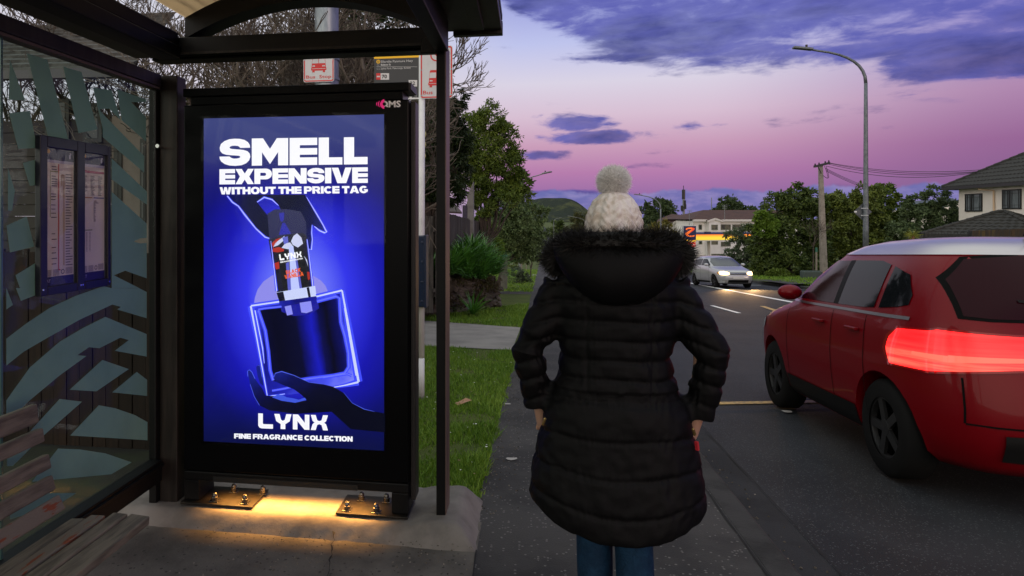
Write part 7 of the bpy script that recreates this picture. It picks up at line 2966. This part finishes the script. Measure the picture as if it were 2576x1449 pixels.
# jeans and shoes
JEAN = mat('blue_denim', (.004, .022, .052, 1), .8, 0, .2, var=(18, .4, .65), col2=(.007, .034, .075, 1), bump=(26, .7, .02))
mb = MB()
rings_mesh(mb, [(WX, WY, WZ + .98, .15, .11), (WX, WY, WZ + .86, .165, .125), (WX, WY + .005, WZ + .79, .155, .115)], 32)
for sx, y1_, y2_, yk in ((-.062, .0, .0, .05), (.058, -.10, -.15, -.02)):
    rings_mesh(mb, [(WX + sx * 1.2, WY, WZ + .82, .085, .095), (WX + sx, WY + yk * .7, WZ + .62, .072, .080), (WX + sx, WY + yk, WZ + .46, .061, .066),
                    (WX + sx, WY + yk * .6 + y1_ * .5, WZ + .33, .060, .066), (WX + sx, WY + y1_ * 1.1, WZ + .20, .055, .060), (WX + sx, WY + y2_, WZ + .09, .050, .056)], 24)
mb.build('jeans', JEAN, woman, smooth=True)
for sx, y0_, lift in ((-.062, .04, 0), (.055, -.11, .03)):
    mb = MB()
    rings_mesh(mb, [(WX + sx, WY + y0_, WZ + .012 + lift, .042, .12), (WX + sx, WY + y0_, WZ + .04 + lift, .046, .125), (WX + sx, WY + y0_ - .02, WZ + .075 + lift, .040, .09), (WX + sx, WY + y0_ - .05, WZ + .115 + lift, .036, .05)], 20, 2.6)
    mb.build('shoe', mat('black_shoe', (.012, .011, .011, 1), .5), woman, smooth=True)

# padded coat: torso and sleeves grown together, then quilted
COAT = mat('black_nylon', (.0030, .0029, .0033, 1), .6, 0, .12, bump=(70, .25, .004))
mb = MB()
R = [(.482, .280, .190, .00), (.490, .292, .198, .00), (.52, .292, .197, -.005), (.60, .287, .193, -.005), (.68, .277, .186, 0), (.78, .258, .175, 0), (.88, .242, .168, 0), (.97, .200, .150, 0), (1.05, .188, .143, 0),
     (1.14, .196, .143, 0), (1.23, .212, .142, 0), (1.30, .212, .132, 0), (1.345, .170, .115, 0), (1.385, .112, .095, 0), (1.43, .085, .085, .01)]
rings_mesh(mb, [(WX + .003, WY + yo, WZ + z, hw, hd) for z, hw, hd, yo in R], 48, 2.35)
for s_, sh_, el_, wr in ((-1, (-.168, 0, 1.285), (-.290, -.03, 1.065), (-.255, .01, .865)), (1, (.172, 0, 1.285), (.308, -.03, 1.065), (.268, -.01, .850))):
    a, b, c = w(*sh_), w(*el_), w(*wr)
    pts, rad = [], []
    for i in range(6):
        f = i / 5
        pts.append(a.lerp(b, f))
        rad.append(.076 - .012 * f)
    for i in range(1, 6):
        f = i / 5
        pts.append(b.lerp(c, f) + Vector((0, 0, 0)))
        rad.append(.064 - .012 * f)
    mb.tube(pts, rad, 20)
coat = mb.build('coat', COAT, woman)
rm = coat.modifiers.new('remesh', 'REMESH')
rm.mode = 'VOXEL'
rm.voxel_size = .0062
sm = coat.modifiers.new('smooth', 'SMOOTH')
sm.factor = .5
sm.iterations = 12
bake(coat)
me = coat.data
for p in me.polygons:
    p.use_smooth = True
nrm = [v.normal.copy() for v in me.vertices]
for v, n_ in zip(me.vertices, nrm):
    x, y, z = v.co.x - WX, v.co.y - WY, v.co.z - WZ
    sp_ = .062 if z > .94 else .115
    zz = z + .008 * noise.noise(v.co * 6) + (0 if abs(x) < .2 else .25 * (abs(x) - .2))
    m_ = zz % sp_
    ds_ = min(m_, sp_ - m_)
    f = 1 - math.exp(-(ds_ / .0085) ** 2) + .35 * sin(pi * m_ / sp_)
    pk_ = .0022 * math.exp(-ds_ / .016) * sin(150 * math.atan2(x, -y - .3) * .6 + 5 * noise.noise(v.co * 12))
    pr = abs(x) / .105
    seam = 1 - .6 * math.exp(-((abs(x) - .105) / .008) ** 2) if (.94 < z < 1.33 and y < 0) else 1.0
    wr_ = .0035 * noise.noise(v.co * 30) + .006 * noise.noise(v.co * 11)
    v.co += n_ * ((.0055 if z > .94 else .0048) * f * seam + wr_ + pk_ - .013)
    if z < .85:
        v.co.z += .09 * (abs(x) / .3) ** 2 * (.85 - z) / .38
    if .925 < z < .955 and abs(x) < .25:
        v.co -= n_ * .006
me.update()
# pocket zips with brass pulls
for a, b in (((-.232, -.075, .875), (-.246, -.045, .80)), ((.228, -.085, .865), (.243, -.050, .79))):
    mb = MB()
    mb.bar(w(*a) + Vector((0, -.02, -.02)), w(*a).lerp(w(*b), .6) + Vector((0, -.03, 0)), .009, .009)
    mb.build('pocket_zip', mat('brass_zip', (.40, .27, .10, 1), .3, .8), coat, bevel=.003)
mb = MB()
mb.bar(w(.242, -.092, .80), w(.246, -.088, .772), .010, .008)
mb.build('zip_tag', mat('red_tag', (.45, .02, .03, 1), .5), coat)

# hood lying on the shoulders
mb = MB()
n_ = 40
hr = [(1.455, .168, .060, -.075), (1.44, .200, .085, -.082), (1.41, .212, .10, -.09), (1.375, .208, .108, -.095), (1.335, .19, .110, -.10), (1.29, .158, .105, -.10), (1.25, .115, .095, -.09), (1.225, .065, .075, -.08), (1.215, .02, .04, -.07)]
rings_mesh(mb, [(WX, WY + yo, WZ + z + .012, hw, hd) for z, hw, hd, yo in hr], n_, 2.3)
hood = mb.build('hood', COAT, woman, smooth=True)
me = hood.data
for v, nv in zip(me.vertices, [v.normal.copy() for v in me.vertices]):
    x = v.co.x - WX
    g = min(abs(x - .055), abs(x + .055))
    v.co -= nv * (.007 * math.exp(-(g / .008) ** 2)) + Vector((0, 0, 0))
    v.co += nv * .006 * noise.noise(v.co * 14)
ss = hood.modifiers.new('sub', 'SUBSURF')
ss.levels = ss.render_levels = 1

FUR = leafmat('black_fur', [(0, (.004, .0035, .003, 1)), (.8, (.010, .008, .007, 1)), (1, (.03, .022, .016, 1))], rough=.5, trans=.1)
fp_ = [(-.165, .07, 1.345), (-.188, .0, 1.368), (-.172, -.085, 1.405), (-.11, -.145, 1.428), (0, -.165, 1.436), (.11, -.145, 1.428), (.180, -.085, 1.400), (.198, .0, 1.362), (.175, .07, 1.34)]


def spline(pts, n):
    out = []
    for i in range(n + 1):
        f = i / n * (len(pts) - 1)
        k = min(int(f), len(pts) - 2)
        t_ = f - k
        g = lambda j: Vector(pts[max(0, min(len(pts) - 1, j))])
        p0, p1, p2, p3 = g(k - 1), g(k), g(k + 1), g(k + 2)
        out.append(.5 * ((2 * p1) + (-p0 + p2) * t_ + (2 * p0 - 5 * p1 + 4 * p2 - p3) * t_ * t_ + (-p0 + 3 * p1 - 3 * p2 + p3) * t_ ** 3))
    return out


path = [w(*p) for p in spline(fp_, 40)]
mb = MB()
mb.tube(path, .034, 12)
rnd = random.Random(200)
for i in range(24000):
    f = rnd.random() * 39.999
    k = int(f)
    p = path[k].lerp(path[k + 1], f - k)
    d = (path[k + 1] - path[k]).normalized()
    r = Vector((rnd.gauss(0, 1), rnd.gauss(0, 1), rnd.gauss(0, 1)))
    kc = int(f * 6.5) * 31 + int(math.atan2(r.z, r.y) * 3)
    cr_ = random.Random(kc)
    r = (r - d * r.dot(d)).normalized()
    r = (r + Vector((cr_.gauss(0, .45), cr_.gauss(0, .45), cr_.gauss(0, .45)))).normalized()
    L = (.7 + .6 * cr_.random()) * rnd.uniform(.016, .046)
    cl = noise.noise(p * 30) * .5
    tip = p + r * (.030 + L) + d * rnd.gauss(cl * .02, .012) + Vector((0, 0, rnd.uniform(-.004, .010)))
    b0 = p + r * .026
    s_ = d.cross(r).normalized() * rnd.uniform(.0008, .0017)
    mb.face([b0 - s_, b0 + s_, tip])
mb.build('fur_trim', FUR, hood)

# bobble hat
KNIT = mat('cream_knit', (.74, .69, .65, 1), .9, 0, .15, var=(26, .42, .62), col2=(.58, .50, .43, 1), bump=(150, .5, .003))
mb = MB()
n_ = 96
prof = [(1.440, .090, .100), (1.470, .0915, .101), (1.50, .090, .098), (1.525, .085, .093), (1.55, .077, .085), (1.575, .064, .072), (1.595, .045, .052), (1.607, .022, .026), (1.611, .002, .002)]
fine = []
for i in range(len(prof) - 1):
    for j in range(5):
        f = j / 5
        fine.append(tuple(prof[i][k] * (1 - f) + prof[i + 1][k] * f for k in range(3)))
fine.append(prof[-1])
for (z, rx, ry) in fine:
    for k in range(n_):
        a = 2 * pi * k / n_
        cab = abs(sin(a * 7)) ** .7 * .085
        br_ = .035 * sin(z * 230 + (1 if int((a * 7) / pi) % 2 else -1) * a * 22) * (abs(sin(a * 7)) > .35)
        q_ = 1 + cab + br_ - .03
        mb.v.append(tuple(w(rx * cos(a) * q_, .02 + ry * sin(a) * q_, z - .004)))
for i in range(len(fine) - 1):
    for k in range(n_):
        a = i * n_ + k
        b = i * n_ + (k + 1) % n_
        mb.f.append((a, b, b + n_, a + n_))
        mb.mi.append(0)
hat = mb.build('hat', KNIT, woman, smooth=True)
mb = MB()
pc = w(.0, .02, 1.634)
mb.ball(pc, .045, 16, 10)
for i in range(9000):
    d = Vector((rnd.gauss(0, 1), rnd.gauss(0, 1), rnd.gauss(0, 1))).normalized()
    L = rnd.uniform(.012, .021) * (1 + .12 * noise.noise(d * 3))
    tip = pc + d * (.042 + L) + Vector((rnd.gauss(0, .004), rnd.gauss(0, .004), rnd.gauss(0, .004)))
    s_ = d.cross(Vector((rnd.gauss(0, 1), rnd.gauss(0, 1), rnd.gauss(0, 1)))).normalized() * .0012
    b0 = pc + d * .036
    mb.face([b0 - s_, b0 + s_, tip])
mb.build('pompom', leafmat('cream_fluff', [(0, (.74, .71, .68, 1)), (.5, (.84, .82, .79, 1)), (1, (.92, .90, .88, 1))], rough=.9, trans=.25), hat)

# jogger far down the footpath
q = onG(1354, 655)
q = Vector((q.x, q.y, gz(q.y)))
q = at(1354, 653, 118)
q.z = gz(q.y)
jg = thing('person', 'tiny distant walker in pale hoodie and blue shorts on the footpath', 'person', tuple(q))
Jb = [(0, 0, .92, .13), (0, 0, 1.2, .15), (0, 0, 1.42, .08), (0, 0, 1.52, .06), (0, -.02, 1.66, .10), (-.2, 0, 1.40, .06), (-.27, -.05, 1.12, .05), (-.16, -.22, 1.05, .045),
      (.2, 0, 1.40, .06), (.27, -.05, 1.12, .05), (.16, -.22, 1.05, .045), (-.1, 0, .85, .10), (-.1, -.12, .48, .07), (-.1, .02, .08, .05), (.1, 0, .85, .10), (.1, .05, .48, .07), (.1, .2, .12, .05)]
Eb = [(0, 1), (1, 2), (2, 3), (3, 4), (2, 5), (5, 6), (6, 7), (2, 8), (8, 9), (9, 10), (0, 11), (11, 12), (12, 13), (0, 14), (14, 15), (15, 16)]
skinned('body', [(q.x + a, q.y + b, q.z + c, r) for a, b, c, r in Jb], Eb, SKIN, jg)
mb = MB()
rings_mesh(mb, [(q.x, q.y, q.z + .92, .19, .16), (q.x, q.y, q.z + 1.2, .21, .18), (q.x, q.y, q.z + 1.42, .19, .14), (q.x, q.y, q.z + 1.52, .09, .09)], 14)
for s_ in (-1, 1):
    mb.tube([(q.x + s_ * .18, q.y, q.z + 1.41), (q.x + s_ * .27, q.y - .05, q.z + 1.12), (q.x + s_ * .17, q.y - .20, q.z + 1.05)], [.09, .075, .06], 8)
mb.build('hoodie', mat('pale_hoodie', (.42, .44, .48, 1), .8), jg, smooth=True)
mb = MB()
for s_, yk in ((-1, -.10), (1, .04)):
    mb.tube([(q.x + s_ * .09, q.y, q.z + .95), (q.x + s_ * .1, q.y + yk, q.z + .52)], [.13, .10], 10)
mb.build('shorts', mat('blue_shorts', (.10, .16, .28, 1), .8), jg)

# ------------------------------------------------------------------ cars
def car(name, label, levels, paint, wheels, wr, feats):
    """body built from horizontal slices (z, rear x, front x, half width, squareness); x forward, y left"""
    root = thing(name, label, 'car')
    zs_ = [l[0] for l in levels]

    def lev(z):
        z = max(zs_[0], min(zs_[-1], z))
        for a, b in zip(levels[:-1], levels[1:]):
            if z <= b[0]:
                f = (z - a[0]) / (b[0] - a[0])
                return [a[i] + (b[i] - a[i]) * f for i in range(1, 5)]
        return list(levels[-1][1:])

    def surf(phi, z, off=0.0):
        xr, xf, w_, p = lev(z)
        a, xm = (xf - xr) / 2, (xf + xr) / 2
        c, s_ = cos(phi), sin(phi)
        x = xm + a * math.copysign(abs(c) ** (2 / p), c)
        y = w_ * math.copysign(abs(s_) ** (2 / p), s_)
        if off:
            nx, ny = c * w_, s_ * a
            l = sqrt(nx * nx + ny * ny)
            # outward also follows the slope of the skin
            xr2, xf2, w2, p2 = lev(z + .02)
            x2 = (xf2 + xr2) / 2 + (xf2 - xr2) / 2 * math.copysign(abs(c) ** (2 / p2), c)
            y2 = w2 * math.copysign(abs(s_) ** (2 / p2), s_)
            t1 = Vector((x2 - x, y2 - y, .02))
            t2 = Vector((-ny / l, nx / l, 0))
            n3 = t2.cross(t1).normalized()
            if n3.x * nx + n3.y * ny < 0:
                n3 = -n3
            return Vector((x, y, z)) + n3 * off
        return Vector((x, y, z))

    def phi_x(x, z, side=1):
        xr, xf, w_, p = lev(z)
        a, xm = (xf - xr) / 2, (xf + xr) / 2
        c = max(-1, min(1, (x - xm) / a))
        cc = math.copysign(abs(c) ** (p / 2), c)
        return side * math.acos(max(-1, min(1, cc)))

    def phi_y(y, z, rear):
        xr, xf, w_, p = lev(z)
        s_ = max(-1, min(1, y / w_))
        ss_ = math.copysign(abs(s_) ** (p / 2), s_)
        a = math.asin(ss_)
        return pi - a if rear else a
    NPH = 72
    mb = MB()
    for l in levels:
        for k in range(NPH):
            mb.v.append(tuple(surf(2 * pi * k / NPH, l[0])))
    for i in range(len(levels) - 1):
        for k in range(NPH):
            a = i * NPH + k
            b = i * NPH + (k + 1) % NPH
            mb.f.append((a, b, b + NPH, a + NPH))
            mb.mi.append(0)
    mb.f.append(tuple(range(NPH))[::-1])
    mb.f.append(tuple((len(levels) - 1) * NPH + k for k in range(NPH)))
    mb.mi += [0, 0]
    body = mb.build('body', paint, root)
    cut = []
    for wx in wheels:
        for s_ in (-1, 1):
            cb = MB()
            yc_ = s_ * (levels[4][3] - .02)
            cb.tube([(wx, yc_ - .30, wr), (wx, yc_ + .30, wr)], wr + .05, 32)
            co = cb.build('cutter', TYRE)
            md = body.modifiers.new('arch', 'BOOLEAN')
            md.operation = 'DIFFERENCE'
            md.solver = 'EXACT'
            md.object = co
            cut.append(co)
    bake(body)
    for co in cut:
        m_ = co.data
        bpy.data.objects.remove(co)
        bpy.data.meshes.remove(m_)
    body.data.polygons.foreach_set('use_smooth', [True] * len(body.data.polygons))
    try:
        body.data.set_sharp_from_angle(angle=radians(38))
    except Exception:
        pass

    def side_panel(nm, pts, m_, side, off=.005, parent=None, nz=5, sub=6):
        """pts: (x, z low, z high) along x"""
        mb = MB()
        cols = []
        for (a, b) in zip(pts[:-1], pts[1:]):
            for i in range(sub):
                f = i / sub
                cols.append([a[k] + (b[k] - a[k]) * f for k in range(3)])
        cols.append(pts[-1])
        vs = []
        for x, z0, z1 in cols:
            for j in range(nz + 1):
                z = z0 + (z1 - z0) * j / nz
                vs.append(surf(phi_x(x, z, side), z, off))
        mb.add(vs, [(i * (nz + 1) + j, (i + 1) * (nz + 1) + j, (i + 1) * (nz + 1) + j + 1, i * (nz + 1) + j + 1) for i in range(len(cols) - 1) for j in range(nz)])
        return mb.build(nm, m_, parent or root, smooth=True)

    def end_panel(nm, pts, m_, rear, off=.005, parent=None, nz=6, sub=6):
        """pts: (y, z low, z high) across"""
        mb = MB()
        cols = []
        for (a, b) in zip(pts[:-1], pts[1:]):
            for i in range(sub):
                f = i / sub
                cols.append([a[k] + (b[k] - a[k]) * f for k in range(3)])
        cols.append(pts[-1])
        vs = []
        for y, z0, z1 in cols:
            for j in range(nz + 1):
                z = z0 + (z1 - z0) * j / nz
                vs.append(surf(phi_y(y, z, rear), z, off))
        mb.add(vs, [(i * (nz + 1) + j, (i + 1) * (nz + 1) + j, (i + 1) * (nz + 1) + j + 1, i * (nz + 1) + j + 1) for i in range(len(cols) - 1) for j in range(nz)])
        return mb.build(nm, m_, parent or root, smooth=True)

    def wrap_panel(nm, stops, m_, off=.008, parent=None, nz=4, sub=8):
        """stops: ((kind, value), z low, z high): kind 'x' on the left side, 'y' on the rear"""
        mb = MB()
        cols = []
        for (a, b) in zip(stops[:-1], stops[1:]):
            za_, zb_ = (a[1] + a[2]) / 2, (b[1] + b[2]) / 2
            pa_ = phi_x(a[0][1], za_, 1) if a[0][0] == 'x' else phi_y(a[0][1], za_, True)
            pb_ = phi_x(b[0][1], zb_, 1) if b[0][0] == 'x' else phi_y(b[0][1], zb_, True)
            for i in range(sub + 1):
                f = i / sub
                cols.append((pa_ + (pb_ - pa_) * f, a[1] + (b[1] - a[1]) * f, a[2] + (b[2] - a[2]) * f))
        vs = []
        for ph, z0, z1 in cols:
            for j in range(nz + 1):
                z = z0 + (z1 - z0) * j / nz
                vs.append(surf(ph, z, off))
        mb.add(vs, [(i * (nz + 1) + j, (i + 1) * (nz + 1) + j, (i + 1) * (nz + 1) + j + 1, i * (nz + 1) + j + 1) for i in range(len(cols) - 1) for j in range(nz)])
        return mb.build(nm, m_, parent or root, smooth=True)
    for wx in wheels:
        for s_ in (-1, 1):
            yo = s_ * (levels[4][3] - .135)
            mb = MB()
            mb.lathe([(wr * .62, -.095), (wr * .93, -.10), (wr, -.075), (wr, .075), (wr * .93, .10), (wr * .62, .095)], (wx, yo, wr), 36, 'y')
            wh = mb.build('wheel', TYRE, root, smooth=True)
            mb = MB()
            o_ = yo + s_ * .075
            mb.lathe([(wr * .64, -s_ * .03), (wr * .64, s_ * .012), (wr * .58, s_ * .012), (wr * .56, -s_ * .02)], (wx, o_, wr), 36, 'y')
            for k in range(5):
                a = 2 * pi * k / 5
                c1 = Vector((wx, o_, wr))
                c2 = c1 + Vector((cos(a), 0, sin(a))) * wr * .60
                mb.bar(c1, c2, .055, .02, Vector((0, 1, 0)))
            mb.lathe([(0, s_ * .014), (.05, s_ * .012), (.055, -s_ * .01)], (wx, o_, wr), 14, 'y')
            mb.build('rim', mat('alloy_rim', (.035, .035, .036, 1), .4, .6), wh)
    feats(root, body, side_panel, end_panel, wrap_panel, surf, phi_x, phi_y)
    return root


def paintmat(name, col, rough=.28, metal=.0):
    m_ = mat(name, col, rough, metal, .5, coat=1.0)
    return m_


TINT = mat('tinted_glass', (.006, .007, .009, 1), .06, 0, .16)
SEAM = mat('panel_gap', (.003, .003, .003, 1), .7, 0, .08)
TRIMB = mat('black_trim', (.006, .006, .006, 1), .55, 0, .15)

RL = [(.20, .14, 3.38, .74, 5), (.26, .05, 3.50, .80, 5), (.40, .0, 3.56, .838, 5), (.55, .0, 3.56, .852, 5), (.70, .02, 3.53, .858, 5), (.80, .04, 3.45, .852, 5), (.87, .055, 3.24, .846, 5), (.93, .07, 2.98, .838, 5),
      (.985, .085, 2.74, .826, 5), (1.03, .10, 2.60, .808, 5), (1.12, .14, 2.46, .775, 5), (1.22, .20, 2.29, .735, 5), (1.32, .27, 2.11, .69, 4.6), (1.41, .35, 1.93, .640, 4.4), (1.465, .44, 1.76, .575, 4),
      (1.50, .58, 1.58, .47, 3.6), (1.52, .78, 1.38, .31, 3), (1.528, .95, 1.2, .14, 2.6)]
RPAINT = mat('red_car_paint', (.15, .0006, .004, 1), .36, .1, .15, coat=.22)
TAIL = emit('tail_lamp_red', S(1.0, .09, .10), 3.2)
_t = NT(TAIL.node_tree)
_tc = _t.new('ShaderNodeTexCoord')
_mp = _t.new('ShaderNodeMapping')
_mp.inputs['Scale'].default_value = (1.2, 1.2, 34)
_t.l.new(_tc.outputs['Object'], _mp.inputs[0])
_sp = _t.new('ShaderNodeSeparateXYZ')
_t.l.new(_tc.outputs['Object'], _sp.inputs[0])
_n = _t.noise(_mp.outputs[0], 1.0, 4, .6)
_c = _t.ramp(_t.m('ADD', _t.m('MULTIPLY', _n, .9), _t.m('MULTIPLY', _t.smooth(_sp.outputs[2], .94, .78), .35)), [(.25, S(.86, .03, .05)), (.5, S(1, .09, .10)), (.72, S(1, .14, .13)), (.9, S(1, .28, .22))])
_t.put(_t.n['Principled BSDF'].inputs['Emission Color'], _c)
HOT = emit('tail_lamp_core', S(1.0, .30, .24), 2.6)
TAILD = mat('tail_lens_dark', (.25, .004, .006, 1), .15, 0, .5)


TINTR = mat('red_tinted_glass', (.020, .003, .006, 1), .12, 0, .10)


def red_feats(root, body, side_panel, end_panel, wrap_panel, surf, phi_x, phi_y):
    for s_ in (1, -1):
        d = side_panel('window', [(1.48, 1.045, 1.36), (1.80, 1.045, 1.36), (2.02, 1.045, 1.25), (2.30, 1.04, 1.085)], TINTR, s_)
        d2 = side_panel('window', [(.86, 1.06, 1.34), (1.0, 1.05, 1.365), (1.40, 1.045, 1.365)], TINT, s_)
        d3 = side_panel('window', [(.50, 1.10, 1.16), (.60, 1.08, 1.28), (.80, 1.06, 1.33)], TINT, s_)
        side_panel('pillar_trim', [(1.402, 1.045, 1.365), (1.478, 1.045, 1.362)], TRIMB, s_, .006)
        side_panel('belt_trim', [(.45, 1.010, 1.030), (1.5, 1.008, 1.026), (2.45, 1.005, 1.022)], mat('satin_trim', (.30, .30, .31, 1), .3, .9), s_, .007)
        side_panel('sill_trim', [(1.10, .22, .38), (2.42, .22, .38)], TRIMB, s_, .006)
        for xx in (1.44, 2.36, .92):
            side_panel('door_seam', [(xx - .004, .34, 1.0), (xx + .004, .34, 1.0)], SEAM, s_, .002, nz=12, sub=1)
        for xx in (1.56, .98):
            mb = MB()
            p0, p1 = surf(phi_x(xx, .90, s_), .90, .022), surf(phi_x(xx + .17, .90, s_), .90, .022)
            mb.bar(p0, p1, .028, .022)
            mb.build('door_handle', RPAINT, root, bevel=.006)
        mb = MB()
        q = surf(phi_x(2.22, 1.03, s_), 1.03, .10)
        mb.ball(q, (.075, .10, .065), 14, 10)
        mb.build('mirror', RPAINT, root, smooth=True)
    end_panel('windscreen', [(-.66, 1.03, 1.22), (-.52, 1.02, 1.40), (0, 1.02, 1.44), (.52, 1.02, 1.40), (.66, 1.03, 1.22)], TINT, False)
    rw = end_panel('rear_window', [(-.62, 1.06, 1.26), (-.50, 1.05, 1.38), (0, 1.05, 1.42), (.50, 1.05, 1.38), (.62, 1.06, 1.26)], TINTR, True)
    # tail lamps run round the corner and far across the hatch
    wrap_panel('tail_lamp', [(('x', .62), .83, .90), (('x', .58), .735, .955), (('x', .30), .735, .965), (('y', .74), .74, .975), (('y', .16), .80, .955)], TAIL, .010)
    wrap_panel('lamp_housing', [(('x', .66), .825, .905), (('x', .60), .722, .968), (('x', .30), .722, .978), (('y', .74), .727, .988), (('y', .14), .787, .968)], TAILD, .006)
    wrap_panel('lamp_core', [(('x', .40), .815, .835), (('x', .20), .80, .835), (('y', .70), .80, .84), (('y', .24), .83, .85)], HOT, .0135)
    end_panel('tail_lamp', [(-.74, .74, .975), (-.16, .80, .955)], TAIL, True, .010)
    for y_ in (-.72, .72):
        end_panel('hatch_seam', [(y_ * .93 - .004, .48, .725), (y_ * .93 + .004, .48, .725)], SEAM, True, .002, nz=12, sub=1)
    end_panel('hatch_seam', [(-.665, .474, .484), (0, .474, .484), (.665, .474, .484)], SEAM, True, .007, nz=1)
    end_panel('window_seal', [(-.645, 1.045, 1.27), (-.51, 1.035, 1.395), (0, 1.035, 1.435), (.51, 1.035, 1.395), (.645, 1.045, 1.27)], SEAM, True, .003)
    end_panel('wiper', [(-.05, 1.10, 1.115), (.36, 1.14, 1.155)], TRIMB, True, .012, nz=1)
    end_panel('tail_strip', [(-.155, .83, .93), (.155, .83, .93)], TAILD, True, .009)
    end_panel('number_plate', [(-.26, .60, .72), (.26, .60, .72)], mat('plate_white', (.55, .55, .53, 1), .5), True, .010)
    end_panel('bumper_trim', [(-.52, .30, .44), (0, .30, .46), (.52, .30, .44)], TRIMB, True, .014)
    for s_ in (1, -1):
        side_panel('headlight', [(3.05, .72, .80), (3.30, .70, .80), (3.44, .69, .77)], mat('headlight_clear', (.45, .47, .48, 1), .1, .3), s_, .008)
    end_panel('grille', [(-.50, .52, .66), (.50, .52, .66)], TRIMB, False, .008)
    mb = MB()
    mb.tube([(.66, 0, 1.53), (.50, 0, 1.72)], .006, 6)
    mb.build('aerial', TRIMB, root)
    # roof panel: the sky's reflection is put into its pale colour
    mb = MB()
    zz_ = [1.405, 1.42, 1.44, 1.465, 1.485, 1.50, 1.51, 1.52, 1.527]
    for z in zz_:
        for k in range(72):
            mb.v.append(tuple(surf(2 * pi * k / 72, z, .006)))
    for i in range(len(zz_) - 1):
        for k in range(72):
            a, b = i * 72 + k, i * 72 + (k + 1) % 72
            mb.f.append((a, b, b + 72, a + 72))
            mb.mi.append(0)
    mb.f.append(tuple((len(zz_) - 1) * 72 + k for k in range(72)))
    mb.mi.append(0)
    mb.build('roof_panel', mat('pale_sky_sheen', (.50, .47, .48, 1), .28, .45, .5, coat=.6), root, smooth=True)


XRED, YRED = 3.22, 4.10
red = car('red_car', 'glossy red hatchback passing on the road with its red tail lamps lit', RL, RPAINT, (.74, 2.80), .305, red_feats)
red.location = (XRED, YRED, gz(YRED) - .114)
red.scale = (1.0, 1.03, 1.065)
red.rotation_euler = (0, atan(SLOPE), radians(90) - .012)

SPAINT = mat('silver_car_paint', (.42, .42, .43, 1), .32, .35, .5, coat=.8)
SL = [(z * 1.0, xr * 1.2, xf * 1.2, w_ * 1.01, p) for (z, xr, xf, w_, p) in RL]
LIT = emit('headlight_glow', (1.0, .64, .30, 1), 4.5)


def silver_feats(root, body, side_panel, end_panel, wrap_panel, surf, phi_x, phi_y):
    k = 1.2
    for s_ in (1, -1):
        side_panel('window', [(1.48 * k, 1.045, 1.36), (1.80 * k, 1.045, 1.36), (2.02 * k, 1.045, 1.25), (2.30 * k, 1.04, 1.085)], TINT, s_)
        side_panel('window', [(.50 * k, 1.10, 1.16), (.70 * k, 1.06, 1.31), (1.0 * k, 1.05, 1.365), (1.42 * k, 1.045, 1.365)], TINT, s_)
        side_panel('sill_trim', [(.98 * k, .22, .31), (2.40 * k, .22, .31)], TRIMB, s_, .006)
        for xx in (1.46, 2.38, .92):
            side_panel('door_seam', [(xx * k - .006, .34, 1.0), (xx * k + .006, .34, 1.0)], SEAM, s_, .002, nz=12, sub=1)
        mb = MB()
        q = surf(phi_x(2.20 * k, 1.03, s_), 1.03, .11)
        mb.ball(q, (.08, .11, .07), 14, 10)
        mb.build('mirror', SPAINT, root, smooth=True)
        y0, y1 = s_ * .40, s_ * .76
        h = end_panel('headlight', [(y0, .66, .72), (s_ * .46, .625, .76), (s_ * .6, .61, .79), (s_ * .72, .625, .785), (y1, .67, .75)], LIT, False, .014)
        end_panel('indicator', [(s_ * .765, .65, .76), (s_ * .80, .66, .75)], mat('amber_lens', (.6, .25, .03, 1), .2), False, .012)
        end_panel('fog_lamp', [(s_ * .52, .33, .40), (s_ * .68, .33, .40)], mat('fog_lens', (.3, .3, .3, 1), .2), False, .010)
        ld = bpy.data.lights.new('headlight_lamp', 'SPOT')
        ld.energy = 330
        ld.color = (1.0, .58, .24)
        ld.spot_size = radians(70)
        ld.spot_blend = .6
        ld.shadow_soft_size = .06
        lo = bpy.data.objects.new('headlight_lamp', ld)
        COL.objects.link(lo)
        lo.parent = root
        lo.location = (4.32, s_ * .58, .70)
        lo.rotation_euler = (0, radians(-90 + 14), 0)
    end_panel('windscreen', [(-.66, 1.03, 1.22), (-.52, 1.02, 1.40), (0, 1.02, 1.44), (.52, 1.02, 1.40), (.66, 1.03, 1.22)], mat('windscreen_glass', (.05, .055, .06, 1), .06, 0, .7), False)
    end_panel('rear_window', [(-.62, 1.06, 1.26), (0, 1.05, 1.42), (.62, 1.06, 1.26)], TINT, True)
    g = end_panel('grille', [(-.36, .645, .735), (.36, .645, .735)], TRIMB, False, .010)
    end_panel('grille_bar', [(-.35, .685, .70), (.35, .685, .70)], CHROME, False, .014, parent=g)
    end_panel('bumper_intake', [(-.46, .27, .40), (.46, .27, .40)], TRIMB, False, .010)
    end_panel('number_plate', [(-.25, .45, .55), (.25, .45, .55)], mat('plate_white', (.55, .55, .53, 1), .5), False, .012)
    for s_ in (1, -1):
        end_panel('tail_lamp', [(s_ * .58, .74, .95), (s_ * .76, .74, .95)], TAILD, True, .010)


silver = car('silver_car', 'silver car coming up the road with both headlights glowing', SL, SPAINT, (.64 * 1.2, 2.86 * 1.2), .31, silver_feats)
q = onG(1835, 726, -.12)
silver.location = (q.x, q.y + 2.1 + 0, gz(q.y + 2.1) - .114)
silver.location = (q.x, q.y + 4.27, gz(q.y + 4.27) - .114)
silver.rotation_euler = (0, -atan(SLOPE), radians(-90) + .10)
